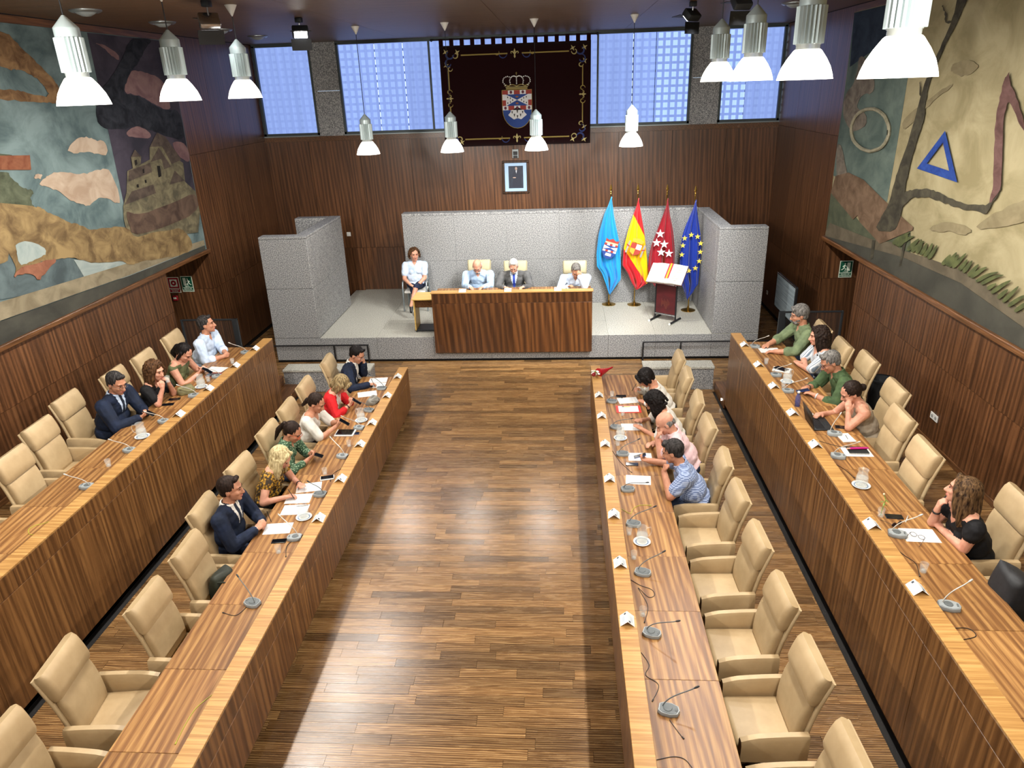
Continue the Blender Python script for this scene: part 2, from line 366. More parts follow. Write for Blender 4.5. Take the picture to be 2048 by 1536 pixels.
B1, B2, B3 = blind_mat('dense_backlit_blind', .80, .8), blind_mat('backlit_blind', .68, .9), blind_mat('thin_backlit_blind', .46, 1.05)
M['lattice'] = mat('blue_grey_lattice_stone', '#5b6a8a', .8)
Z0, Z1 = 4.27, 6.2
def window(n, x0, x1, cuts, blinds):
    w = empty('window_%d' % n, kind='structure'); fr = .05
    MB().box(x0, x1, YB-.03, YB+.06, Z0, Z0+fr).box(x0, x1, YB-.03, YB+.06, Z1-fr*.6, ZC).box(x0, x0+fr, YB-.03, YB+.06, Z0, Z1).box(x1-fr, x1, YB-.03, YB+.06, Z0, Z1).build('window_frame', M['frame'], w)
    MB().rbox(((x0+x1)/2, YB-.03, Z0-.015), (x1-x0, .09, .03), .004, 1).build('window_sill', mat('pale_sill', '#7c8485', .4, .5), w)
    for c in cuts: MB().box(c-.02, c+.02, YB-.02, YB+.05, Z0, Z1).build('mullion', M['frame'], w)
    for a, b_, bm_ in blinds: MB().box(a+.006, b_-.006, YB+.065, YB+.068, Z0, Z1).build('blind', bm_, w)
    mb = MB(); x = x0
    while x < x1+.1: mb.box(x-.026, x+.026, YB+.16, YB+.22, Z0-.1, Z1+.1); x += .16
    z = Z0
    while z < Z1+.1: mb.box(x0, x1, YB+.16, YB+.215, z-.026, z+.026); z += .16
    mb.build('lattice_screen', M['lattice'], w)
window(1, -6.545, -5.215, [], [(-6.52, -5.24, B1)])
window(2, -4.62, 3.34, [-2.5, 1.27], [(-4.6, -3.75, B2), (-3.75, -3.1, B2), (-3.1, -2.5, B1), (-2.5, 1.27, B1), (1.27, 2.05, B1), (2.05, 2.55, B2), (2.55, 3.3, B3)])
window(3, 3.97, 5.33, [], [(3.99, 4.55, B3), (4.55, 5.3, B1)])
# ---------------------------------------------------------------- murals
MUR_R = {'m_sand', 'm_teal', 'm_nightblue', 'm_drift', 'm_field', 'm_plank', 'm_bark2', 'm_tan2', 'm_dusk2', 'm_redbark', 'm_shadowsand', 'm_grass', 'm_ringc', 'm_blue'}
for k, a, b_, sc in (('m_sky', '#56696b', '#8ba0a0', 1.4), ('m_night', '#35333e', '#544d5a', 1.2), ('m_peach', '#b59d86', '#d3bfa8', 3), ('m_pink', '#7e5f62', '#9c7d7a', 3),
        ('m_darkbark', '#1d1f26', '#3a3d45', 5), ('m_bark', '#6e5136', '#a5835c', 5), ('m_green', '#3e4433', '#69705a', 4), ('m_redbrown', '#7c4630', '#99654a', 5),
        ('m_stone', '#5d5847', '#8f8669', 5), ('m_roof', '#4b413a', '#6b5d52', 5), ('m_dark', '#1d1a18', '#2a2623', 4), ('m_brownhill', '#4b3a31', '#756051', 3),
        ('m_ground', '#4a5659', '#6d7d7f', 2), ('m_pale', '#93a3a1', '#b9c4be', 2), ('m_tan', '#857a62', '#a79b80', 3), ('m_dusk', '#3f3f39', '#55544b', 1.5),
        ('m_trunk', '#6b5639', '#a88f63', 3.5), ('m_redroot', '#81503c', '#a8735a', 5), ('m_sand', '#a2966f', '#c6ba92', 1.6), ('m_teal', '#5e6f68', '#7d8d83', 2),
        ('m_nightblue', '#25303e', '#3a4756', 3), ('m_drift', '#6e655a', '#9a8f80', 5), ('m_field', '#4f5645', '#6c7259', 2), ('m_plank', '#6d5641', '#927860', 4),
        ('m_bark2', '#3b382e', '#5f5a49', 5), ('m_tan2', '#655c4b', '#7c725e', 3), ('m_dusk2', '#44443c', '#57564c', 1.5), ('m_redbark', '#654842', '#866560', 5),
        ('m_blue', '#26418f', '#3558ad', 6), ('m_shadowsand', '#8f8363', '#a89b78', 3), ('m_grass', '#4f5636', '#6d7448', 6), ('m_ringc', '#a09a80', '#bdb79c', 8)):
    dk = (lambda h_: tuple(c_*(.56 if k in MUR_R else .60) for c_ in s2l(h_)))
    M[k] = speckle('mural_'+k[2:], [(.36, dk(a)), (.64, dk(b_))], sc, .85, 9, spec=.2, stretch=(1, 1, 1.3), dist=.6)
MURAL_L = [('night_sky', 'm_night', 1, [(11.38, 6.12), (13.74, 6.12), (13.66, 3.1), (11.27, 3.09)]),
 ('peach_cloud', 'm_peach', 2, [(10.22, 4.54), (10.34, 4.61), (10.54, 4.71), (10.79, 4.69), (10.97, 4.63), (11.19, 4.61), (11.17, 4.39), (10.89, 4.44), (10.74, 4.49), (10.38, 4.49)]),
 ('peach_cloud', 'm_peach', 2, [(9.39, 4.27), (9.51, 4.31), (9.62, 4.29), (9.54, 4.23)]),
 ('peach_cloud', 'm_peach', 2, [(9.45, 4.18), (9.65, 4.24), (9.73, 4.28), (10.02, 4.29), (10.27, 4.22), (10.58, 4.19), (10.86, 4.22), (11.15, 4.21), (11.24, 3.68), (11.07, 3.68), (10.93, 3.78), (10.63, 3.83), (10.39, 3.74), (10.22, 3.81), (10.0, 3.88), (9.88, 4.03), (9.65, 4.11)]),
 ('pink_cloud', 'm_pink', 2, [(12.33, 5.63), (12.57, 5.62), (12.86, 5.58), (13.32, 5.5), (13.4, 5.0), (13.16, 5.0), (12.86, 5.08), (12.6, 5.19), (12.32, 5.26), (11.94, 5.28)]),
 ('pink_cloud', 'm_pink', 2, [(11.48, 5.98), (11.69, 5.99), (12.08, 5.87), (12.07, 5.75), (11.85, 5.84), (11.68, 5.95)]),
 ('pink_cloud', 'm_pink', 2, [(11.76, 4.68), (11.99, 4.75), (12.17, 4.78), (12.51, 4.67), (12.51, 4.56), (11.93, 4.6)]),
 ('pink_cloud', 'm_pink', 2, [(13.12, 4.48), (13.7, 4.4), (13.7, 4.02), (13.29, 4.18)]),
 ('dark_branch', 'm_darkbark', 3, [(12.62, 6.12), (13.24, 6.12), (13.01, 6.03), (12.77, 5.87), (12.58, 5.72), (12.33, 5.63), (12.14, 5.47), (11.92, 5.27), (12.31, 5.25), (12.59, 5.17), (12.86, 5.06), (13.22, 4.99), (13.69, 4.98), (13.68, 4.42), (12.97, 4.58), (12.52, 4.69), (12.18, 4.79), (11.75, 4.74), (11.21, 4.78), (11.09, 4.91), (11.13, 5.08), (11.43, 5.37), (11.8, 5.56), (12.16, 5.79), (12.37, 6.0)]),
 ('brown_branch', 'm_bark', 3, [(9.01, 6.03), (9.66, 6.02), (9.75, 5.94), (9.87, 5.82), (10.01, 5.73), (10.16, 5.61), (10.32, 5.48), (10.42, 5.37), (10.36, 5.16), (10.19, 5.17), (10.06, 5.19), (9.76, 5.2), (9.46, 5.22), (8.68, 5.27), (8.73, 5.37), (9.44, 5.35), (9.63, 5.33), (9.88, 5.28), (10.08, 5.25), (10.16, 5.29), (10.11, 5.37), (10.05, 5.44), (9.89, 5.54), (9.74, 5.57), (9.62, 5.59), (9.52, 5.58), (9.48, 5.61), (8.85, 5.66)]),
 ('trunk_knot', 'm_green', 4, [(8.44, 4.7), (9.09, 4.59), (9.16, 4.55), (8.35, 4.48), (9.0, 4.38), (8.96, 4.34), (9.07, 4.24), (9.16, 4.16), (9.36, 4.11), (9.23, 4.04), (9.24, 3.95), (9.27, 3.86), (8.16, 4.04)]),
 ('red_plank', 'm_redbrown', 5, [(8.41, 4.63), (9.44, 4.55), (9.39, 4.37), (8.35, 4.48)]),
 ('castle_wall', 'm_stone', 4, [(11.23, 3.61), (11.42, 3.82), (11.57, 4.12), (12.3, 4.23), (12.38, 4.42), (12.72, 4.64), (12.92, 4.56), (13.31, 4.11), (13.4, 4.07), (13.33, 3.74), (13.65, 3.52), (13.66, 3.11), (13.44, 2.78), (11.16, 3.08), (11.17, 3.43)]),
 ('castle_roof', 'm_roof', 5, [(12.38, 4.43), (12.7, 4.64), (12.96, 4.55), (13.35, 4.13), (12.98, 4.09), (12.78, 4.41)]),
 ('castle_roof', 'm_roof', 5, [(12.3, 4.19), (12.66, 4.4), (12.94, 4.05), (12.69, 4.03), (12.67, 4.21)]),
 ('castle_roof', 'm_roof', 5, [(11.6, 4.12), (12.28, 4.18), (12.28, 4.03), (11.53, 3.96)]),
 ('castle_roof', 'm_roof', 5, [(11.55, 3.8), (12.23, 3.83), (12.26, 3.68), (11.27, 3.63)]),
 ('castle_tower', 'm_stone', 5, [(11.75, 4.32), (11.91, 4.42), (12.05, 4.3), (11.98, 4.19), (11.73, 4.14)]),
 ('castle_roof', 'm_roof', 6, [(11.75, 4.32), (11.89, 4.42), (12.05, 4.3)]),
 ('castle_roof', 'm_roof', 5, [(12.76, 3.76), (13.03, 3.97), (13.32, 3.76)]),
 ('castle_window', 'm_dark', 6, [(12.47, 4.11), (12.56, 4.1), (12.54, 3.93), (12.44, 3.92)]),
 ('castle_window', 'm_dark', 6, [(12.0, 4.1), (12.05, 4.11), (12.03, 4.04), (11.99, 4.04)]),
 ('castle_window', 'm_dark', 6, [(11.73, 3.89), (11.78, 3.89), (11.77, 3.84), (11.72, 3.84)]),
 ('castle_window', 'm_dark', 6, [(11.99, 3.93), (12.04, 3.93), (12.03, 3.88), (11.99, 3.88)]),
 ('castle_window', 'm_dark', 6, [(11.82, 4.26), (11.89, 4.27), (11.88, 4.2), (11.81, 4.18)]),
 ('castle_hill', 'm_brownhill', 5, [(11.27, 3.56), (11.58, 3.4), (13.14, 3.47), (13.64, 3.5), (13.66, 3.11), (11.29, 3.08), (11.25, 3.39)]),
 ('ground', 'm_ground', 2, [(8.02, 3.7), (8.7, 3.43), (9.29, 3.4), (9.73, 3.11), (9.93, 2.68), (7.72, 3.01)]),
 ('ground_pale', 'm_pale', 2, [(9.75, 3.09), (11.1, 2.76), (12.58, 2.52), (12.5, 2.4), (10.67, 2.57), (9.93, 2.67)]),
 ('ground_strip', 'm_tan', 3, [(-2.0, 2.95), (8.0, 2.92), (11.5, 2.72), (13.6, 2.60), (13.6, 2.50), (11.0, 2.56), (8.0, 2.70), (-2.0, 2.70)]),
 ('ground_dark', 'm_dusk', 3, [(-2.0, 2.41), (13.6, 2.41), (13.6, 2.49), (11.0, 2.55), (8.0, 2.69), (-2.0, 2.69)]),
 ('trunk', 'm_trunk', 4, [(8.22, 4.17), (9.27, 3.9), (9.33, 3.91), (9.47, 3.81), (9.63, 3.73), (9.82, 3.61), (10.04, 3.54), (10.25, 3.43), (10.44, 3.39), (10.75, 3.37), (11.03, 3.33), (11.25, 3.25), (11.3, 3.09), (11.99, 3.06), (12.78, 2.99), (12.94, 2.9), (13.16, 2.65), (12.99, 2.51), (12.58, 2.52), (11.9, 2.62), (11.27, 2.7), (11.03, 2.7), (10.85, 2.82), (10.44, 2.9), (10.05, 2.97), (9.74, 3.13), (9.45, 3.18), (9.23, 3.19), (9.02, 3.22), (9.05, 3.1), (9.12, 3.06), (9.03, 3.05), (8.93, 2.98), (8.91, 3.08), (8.66, 3.16), (8.52, 3.12), (8.64, 3.24), (8.58, 3.39), (8.59, 3.46), (8.47, 3.3), (7.91, 3.46)]),
 ('sky_gap', 'm_pale', 5, [(8.73, 3.54), (8.99, 3.51), (9.21, 3.4), (9.25, 3.3), (9.1, 3.27), (8.82, 3.25), (8.69, 3.24), (8.7, 3.43)]),
 ('red_root', 'm_redroot', 5, [(8.5, 3.13), (8.66, 3.23), (9.02, 3.22), (9.46, 3.19), (9.12, 3.06), (9.04, 3.04), (8.93, 2.98), (8.91, 3.08), (8.65, 3.16)])]
MURAL_R = [('teal_panel', 'm_teal', 1, [(13.74, 6.12), (12.59, 6.12), (11.39, 6.12), (11.29, 5.57), (11.34, 5.06), (11.33, 4.22), (11.35, 3.38), (12.08, 3.37), (13.74, 3.5), (13.71, 4.16), (13.7, 5.05)]),
 ('night_panel', 'm_nightblue', 2, [(13.74, 6.12), (12.56, 6.12), (12.29, 6.12), (12.25, 5.62), (13.01, 5.44), (13.6, 5.29)]),
 ('driftwood', 'm_drift', 3, [(13.25, 5.47), (12.88, 5.39), (12.43, 5.05), (12.46, 4.87), (12.85, 4.89), (13.11, 4.67), (12.62, 4.58), (12.51, 4.44), (12.74, 4.33), (13.13, 4.26), (13.61, 4.5), (13.68, 4.84), (13.31, 5.01), (13.23, 5.26)]),
 ('driftwood', 'm_drift', 3, [(13.7, 4.07), (13.41, 4.0), (13.11, 3.64), (12.83, 3.42), (13.02, 3.35), (13.24, 3.42), (13.44, 3.4), (13.64, 3.75)]),
 ('field', 'm_field', 1, [(13.74, 2.4), (13.7, 3.21), (13.44, 3.23), (12.3, 2.94), (11.34, 2.76), (10.46, 3.13), (10.34, 2.82), (11.6, 2.55)]),
 ('plank', 'm_plank', 4, [(13.68, 3.2), (13.55, 3.51), (12.98, 3.63), (12.31, 3.59), (11.24, 3.35), (10.37, 3.18), (10.37, 3.14), (11.33, 2.75), (12.21, 2.93), (12.33, 3.02), (12.49, 2.92)]),
 ('table_leg', 'm_bark2', 4, [(11.62, 2.75), (11.51, 2.77), (11.48, 2.49), (11.58, 2.43)]),
 ('table_leg', 'm_bark2', 4, [(10.58, 3.05), (10.49, 3.09), (10.52, 2.6), (10.58, 2.57)]),
 ('earth_band', 'm_tan2', 2, [(13.72, 2.48), (13.55, 2.68), (11.68, 2.75), (10.95, 2.85), (10.58, 2.81), (9.75, 2.87), (8.99, 2.91), (8.36, 2.86), (7.66, 2.78), (7.35, 2.75), (6.91, 2.68), (6.87, 2.57), (7.6, 2.63), (8.93, 2.76), (10.55, 2.72), (13.69, 2.41)]),
 ('dark_earth', 'm_dusk2', 3, [(13.69, 2.41), (10.55, 2.72), (8.93, 2.76), (7.6, 2.63), (6.87, 2.57), (6.78, 2.4), (13.68, 2.4)]),
 ('trunk', 'm_bark2', 5, [(10.28, 6.12), (10.0, 6.12), (10.09, 5.87), (10.19, 5.7), (10.29, 5.6), (10.38, 5.48), (10.46, 5.34), (10.56, 5.21), (10.62, 5.04), (10.65, 4.88), (10.62, 4.71), (10.6, 4.57), (10.66, 4.41), (10.71, 4.24), (10.76, 4.04), (10.8, 3.83), (10.8, 3.62), (10.77, 3.44), (10.8, 3.18), (10.92, 3.0), (11.57, 2.9), (11.45, 3.11), (11.21, 3.39), (11.18, 3.67), (11.08, 3.97), (10.9, 4.41), (10.84, 4.77), (10.76, 5.04), (10.57, 5.34), (10.4, 5.62), (10.3, 5.8)]),
 ('branch', 'm_bark2', 5, [(10.88, 3.54), (10.74, 3.62), (10.49, 3.68), (10.2, 3.73), (9.95, 3.73), (9.74, 3.71), (9.33, 3.68), (8.98, 3.69), (8.69, 3.74), (8.67, 3.83), (8.68, 3.93), (8.54, 3.96), (8.5, 3.94), (8.55, 3.85), (8.64, 3.75), (8.67, 3.63), (8.95, 3.63), (9.37, 3.61), (9.7, 3.62), (9.98, 3.63), (10.26, 3.61), (10.48, 3.57), (10.65, 3.5), (10.81, 3.36), (10.9, 3.39)]),
 ('red_branch', 'm_redbark', 6, [(8.68, 3.75), (8.66, 3.92), (8.74, 4.18), (8.89, 4.61), (8.91, 4.87), (8.89, 5.08), (8.83, 5.15), (8.76, 5.02), (8.62, 4.93), (8.43, 4.7), (8.21, 4.51), (8.23, 4.5), (8.45, 4.63), (8.69, 4.85), (8.75, 4.8), (8.73, 4.62), (8.59, 4.2), (8.5, 3.96), (8.59, 3.81)]),
 ('twig', 'm_bark2', 5, [(10.37, 5.71), (10.5, 5.75), (10.53, 5.86), (10.67, 5.95), (10.64, 5.95), (10.49, 5.85), (10.47, 5.76), (10.35, 5.75)]),
 ('twig', 'm_bark2', 5, [(10.84, 4.86), (10.92, 5.05), (10.89, 5.05), (10.79, 4.89)]),
 ('triangle_side', 'm_blue', 6, [(9.97, 4.47), (9.44, 3.9), (9.68, 4.01), (9.97, 4.33)]),
 ('triangle_side', 'm_blue', 6, [(9.97, 4.47), (9.97, 4.33), (10.29, 4.04), (10.54, 3.95)]),
 ('triangle_side', 'm_blue', 6, [(10.54, 3.95), (10.29, 4.04), (9.68, 4.01), (9.44, 3.9)]),
 ('rock_shadow', 'm_shadowsand', 2, [(10.18, 5.23), (9.91, 5.3), (9.48, 5.24), (9.59, 5.15), (9.82, 5.1), (10.1, 5.14)]),
 ('rock_shadow', 'm_shadowsand', 2, [(11.27, 4.56), (10.43, 4.9), (10.03, 5.04), (10.04, 4.98), (10.53, 4.78), (10.77, 4.6), (11.2, 4.39)]),
 ('sand_shadow', 'm_shadowsand', 2, [(10.0, 3.22), (9.61, 3.4), (9.24, 3.44), (8.87, 3.42), (9.06, 3.31), (9.44, 3.3), (9.75, 3.23)]),
 ('sand_shadow', 'm_shadowsand', 2, [(8.98, 3.4), (8.45, 3.72), (8.11, 3.88), (7.83, 3.94), (7.75, 3.74), (8.01, 3.65), (8.38, 3.55)]),
 ('grass_blade', 'm_grass', 5, [(10.93, 2.86), (10.66, 3.02), (10.38, 3.12), (10.57, 2.99), (10.83, 2.82)]),
 ('grass_blade', 'm_grass', 5, [(10.81, 2.86), (10.52, 3.01), (10.21, 3.1), (10.45, 2.97), (10.73, 2.82)]),
 ('grass_blade', 'm_grass', 5, [(10.74, 2.85), (10.59, 2.98), (10.44, 3.08), (10.48, 2.97), (10.62, 2.84)]),
 ('grass_blade', 'm_grass', 5, [(10.45, 2.86), (10.27, 3.0), (10.1, 3.09), (10.17, 2.98), (10.34, 2.84)]),
 ('grass_blade', 'm_grass', 5, [(10.32, 2.87), (10.13, 3.0), (9.94, 3.09), (10.05, 2.98), (10.23, 2.84)]),
 ('grass_blade', 'm_grass', 5, [(10.18, 2.86), (10.1, 2.98), (10.06, 3.1), (9.99, 2.99), (10.06, 2.87)]),
 ('grass_blade', 'm_grass', 5, [(10.06, 2.87), (9.96, 2.99), (9.89, 3.08), (9.86, 2.98), (9.95, 2.87)]),
 ('grass_blade', 'm_grass', 5, [(9.95, 2.87), (9.83, 3.0), (9.74, 3.11), (9.73, 3.0), (9.84, 2.87)]),
 ('grass_blade', 'm_grass', 5, [(9.84, 2.87), (9.71, 3.0), (9.61, 3.11), (9.62, 3.0), (9.73, 2.86)]),
 ('grass_blade', 'm_grass', 5, [(9.45, 2.88), (9.34, 2.99), (9.24, 3.06), (9.26, 2.97), (9.35, 2.87)]),
 ('grass_blade', 'm_grass', 5, [(9.35, 2.9), (9.22, 3.03), (9.11, 3.12), (9.14, 3.01), (9.26, 2.88)]),
 ('grass_blade', 'm_grass', 5, [(9.28, 2.9), (9.16, 3.01), (9.05, 3.1), (9.08, 3.0), (9.19, 2.88)]),
 ('grass_blade', 'm_grass', 5, [(9.19, 2.91), (9.03, 3.05), (8.89, 3.16), (8.96, 3.04), (9.1, 2.89)]),
 ('grass_blade', 'm_grass', 5, [(9.04, 2.91), (8.94, 3.01), (8.85, 3.09), (8.86, 3.0), (8.95, 2.9)]),
 ('grass_blade', 'm_grass', 5, [(8.94, 2.91), (8.83, 3.02), (8.74, 3.1), (8.76, 3.01), (8.85, 2.89)]),
 ('grass_blade', 'm_grass', 5, [(8.81, 2.89), (8.7, 3.01), (8.59, 3.09), (8.63, 2.99), (8.73, 2.88)]),
 ('grass_blade', 'm_grass', 5, [(8.74, 2.9), (8.58, 3.02), (8.4, 3.1), (8.52, 2.99), (8.68, 2.87)]),
 ('grass_blade', 'm_grass', 5, [(8.61, 2.88), (8.39, 3.02), (8.14, 3.1), (8.35, 2.99), (8.56, 2.85)]),
 ('grass_blade', 'm_grass', 5, [(8.5, 2.88), (8.28, 3.02), (8.04, 3.09), (8.24, 2.99), (8.45, 2.85)]),
 ('grass_blade', 'm_grass', 5, [(8.36, 2.86), (8.27, 2.92), (8.17, 2.96), (8.22, 2.9), (8.3, 2.83)]),
 ('grass_blade', 'm_grass', 5, [(8.27, 2.83), (8.09, 2.98), (7.91, 3.07), (8.04, 2.95), (8.21, 2.81)]),
 ('grass_blade', 'm_grass', 5, [(8.13, 2.81), (8.04, 2.9), (7.94, 2.96), (7.98, 2.88), (8.07, 2.79)]),
 ('grass_blade', 'm_grass', 5, [(8.03, 2.79), (7.89, 2.94), (7.77, 3.05), (7.83, 2.93), (7.96, 2.78)]),
 ('grass_blade', 'm_grass', 5, [(7.91, 2.78), (7.75, 2.92), (7.58, 3.0), (7.71, 2.89), (7.86, 2.76)]),
 ('grass_blade', 'm_grass', 5, [(7.78, 2.76), (7.64, 2.89), (7.48, 2.96), (7.59, 2.86), (7.73, 2.74)]),
 ('RING', 'm_ringc', 4, [(11.61, 4.39), (11.6, 4.32), (11.63, 4.26), (11.68, 4.2), (11.77, 4.14), (11.89, 4.1), (12.03, 4.07), (12.18, 4.04), (12.35, 4.04), (12.52, 4.05), (12.68, 4.08), (12.83, 4.12), (12.95, 4.17), (13.04, 4.24), (13.09, 4.31), (13.1, 4.38), (13.06, 4.45), (12.99, 4.52), (12.88, 4.58), (12.75, 4.62), (12.59, 4.65), (12.43, 4.66), (12.26, 4.66), (12.1, 4.64), (11.96, 4.61), (11.83, 4.57), (11.73, 4.51), (11.65, 4.45)])]

for sx, x, data, nm, base, lab in ((1, XL, MURAL_L, 'mural', 'm_sky', 'huge painted mural of tree roots, clouds and a castle on the left wall'),
                                  (-1, XR, MURAL_R, 'mural', 'm_sand', 'huge painted mural of a bare tree and a blue triangle on the right wall')):
    mu = empty(nm, (x, 8, 2.4), label=lab, cat='mural', group='wall murals')
    def P(q, l): return [Vector((x+sx*(.006+.004*l), y_, z_))-Vector((x, 8, 2.4)) for y_, z_ in q]
    MB().poly(P([(YF, 2.405), (13.68, 2.405), (13.74, 6.13), (YF, 6.13)], 0), (-sx, 0, 0), .004).build('painted_ground', M[base], mu)
    ORG = ('cloud', 'branch', 'trunk', 'wood', 'root', 'hill', 'shadow', 'twig', 'knot', 'gap', 'blade')
    for i_, (n_, m_, l, q) in enumerate(data):
        l = l+i_*.07
        if any(w_ in n_ for w_ in ORG):
            for _ in range(2): q = [pt for a, b_ in zip(q, q[1:]+q[:1]) for pt in ((a[0]*.75+b_[0]*.25, a[1]*.75+b_[1]*.25), (a[0]*.25+b_[0]*.75, a[1]*.25+b_[1]*.75))]
            if 'blade' not in n_: q = [(a+random.uniform(-.011, .011), b_+random.uniform(-.011, .011)) for a, b_ in q]
        q = [(max(YF, a), min(max(b_, 2.405), 6.125)) for a, b_ in q]
        q = [(min(y_, 13.69+.012*(z_-2.4)), z_) for y_, z_ in q]
        if n_ == 'RING':
            pp = P(q, l); MB().tube(pp+pp[:2], .028, 6, False).build('painted_ring', M[m_], mu)
        else: MB().poly(P(q, l), (-sx, 0, 0), .002).build(n_, M[m_], mu, tri=True)

# ---------------------------------------------------------------- desks
SEAM = [4.45+.815*k for k in range(-3, 8)]          # joints of the worktop
YE = 11.22
def desk(name, label, xf, sx, z0, zl, yfar=YE):
    """long bench desk: front panel at xf looking towards -sx, raised ledge, lower worktop on the +sx side"""
    d = empty(name, (xf, 8, 0), label=label, cat='desk', group='long council desks'); O = Vector((xf, 8, 0))
    def bx(nm, xa, xb, ya, yb, za, zb, m, b=.003):
        xa, xb = sorted((xf+sx*xa, xf+sx*xb))
        return MB().rbox(((xa+xb)/2-O.x, (ya+yb)/2-O.y, (za+zb)/2), (xb-xa, yb-ya, zb-za), b, 1).build(nm, m, d)
    y0 = SEAM[0]; tall = z0 > .1; zk = .10; zs = zl-.215
    yy = [y0]+[y0+.815*3*k for k in range(1, 4)]+[yfar]
    for a, b_ in zip(yy, yy[1:]):
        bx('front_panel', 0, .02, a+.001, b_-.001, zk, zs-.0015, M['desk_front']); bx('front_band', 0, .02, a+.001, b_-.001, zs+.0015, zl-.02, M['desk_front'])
    bx('kickboard', .05, .07, y0, yfar-.03, 0.001, zk, M['dark_gap'])
    bx('end_panel', .0205, .155, yfar-.02, yfar, zk, zl-.02, M['desk_front'])
    bx('back_riser', .14, .155, y0, yfar-.02, zl-.09, zl-.02, M['desk_front'])
    yl = [y0]+[y0+.815*4*k for k in range(1, 3)]+[yfar]
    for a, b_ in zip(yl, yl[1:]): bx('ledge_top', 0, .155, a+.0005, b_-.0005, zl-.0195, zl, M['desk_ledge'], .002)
    ys = [y for y in SEAM if y < yfar-.3]+[yfar-.22]
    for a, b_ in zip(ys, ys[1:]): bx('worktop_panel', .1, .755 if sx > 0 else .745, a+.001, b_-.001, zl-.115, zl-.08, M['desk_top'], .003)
    bx('apron', .70, .72, y0, yfar-.24, zl-.20, zl-.116, M['desk_front'])
    for y in (y0+.3, (y0+yfar)/2, yfar-.5): bx('support', .03, .66, y-.02, y+.02, z0+.001, zl-.117, M['desk_front'])
    return d
desk('council_desk', 'long walnut desk in the inner right row with a bouquet on it', .91, 1, 0, .82)
desk('council_desk', 'long walnut desk in the inner row on the left, behind which six people sit', -2.19, -1, 0, .82)
desk('council_desk', 'tall walnut desk in the raised outer row along the right wall', 3.165, 1, ZT, 1.37)
desk('council_desk', 'tall walnut desk in the raised outer row along the left wall', -4.47, -1, ZT, 1.37)
# president's desk hangs over the dais edge
d = empty('presidents_desk', (-.55, 14, ZD), label='wide walnut desk of the presiding table on the granite dais', cat='desk'); O = Vector((-.55, 14, ZD))
def pb(nm, x0, x1, y0, y1, z0, z1, m, b=.003): return MB().rbox(((x0+x1)/2-O.x, (y0+y1)/2-O.y, (z0+z1)/2-O.z), (x1-x0, y1-y0, z1-z0), b, 1).build(nm, m, d)
for a, b_ in ((-2.14, -.55), (-.55, 1.03)):
    pb('front_panel', a+.0005, b_-.0005, 13.6, 13.625, .20, 1.235, M['dais_front']); pb('front_band', a+.0005, b_-.0005, 13.6, 13.625, 1.238, 1.44, M['dais_front'])
pb('ledge_top', -2.16, 1.05, 13.59, 13.77, 1.441, 1.463, M['desk_ledge']); pb('worktop', -2.14, 1.03, 13.75, 14.42, 1.30, 1.335, M['desk_top'])
pb('back_riser', -2.12, 1.01, 13.745, 13.76, 1.335, 1.441, M['dais_front'])
pb('side_panel', -2.13, -2.1, 13.70, 14.35, ZD+.001, 1.30, M['dais_front']); pb('side_panel', .99, 1.02, 13.70, 14.35, ZD+.001, 1.30, M['dais_front'])
# ---------------------------------------------------------------- armchairs (local: faces +X, origin on the floor)
M['leather'] = speckle('beige_leather', [(.3, '#a18a66'), (.7, '#b8a17c')], 3, .46, 4, 'obj', 9, .0)
M['leather_edge'] = speckle('beige_leather_piping', [(.3, '#b09a75'), (.7, '#c2ad89')], 3, .46, 4, 'obj')
M['cream'] = speckle('cream_leather', [(.3, '#9c9476'), (.7, '#b3aa8a')], 3, .45, 4, 'obj')
M['chrome'] = mat('brushed_chrome', '#b9bcc0', .25, 1.)
M['dgrey'] = mat('dark_grey_plastic', '#26282a', .5)
def rrect(cx, cz, nx, nz, w, t, r=.02, n=4):
    """rounded rectangle ring: width along y, thickness along (nx,nz), centre (cx,cz)"""
    pts = []
    for sy, st, a0 in ((1, 1, 0), (-1, 1, 90), (-1, -1, 180), (1, -1, 270)):
        for k in range(n):
            a = math.radians(a0+90*k/(n-1)); yy_ = sy*(w/2-r)+r*math.cos(a); tt = st*(t/2-r)+r*math.sin(a)
            pts.append(Vector((cx+nx*tt, yy_, cz+nz*tt)))
    return pts
def spine(s):     # back curve: s 0..1 -> x, z, normal
    x = -.235-.02*s-.13*s**2.0; z = .40+.73*s; dx = -.02-.26*s; dz = .73; L = math.hypot(dx, dz)
    return x, z, dz/L, -dx/L
def slab_back(s0, s1, off, th, w0, w1, r, n=9, bulge=0.):
    rings = []
    for k in range(n):
        u = k/(n-1); s = s0+(s1-s0)*u; x, z, nx, nz = spine(s); e = math.sin(math.pi*u)
        sh = .55+.45*min(1, 5*min(u, 1-u)+.25); w = (w0+(w1-w0)*u)-(.02*(1-sh)); t = th*sh+bulge*e
        rings.append(rrect(x+nx*off, z+nz*off, nx, nz, w, t, min(r, t*.48)))
    return rings
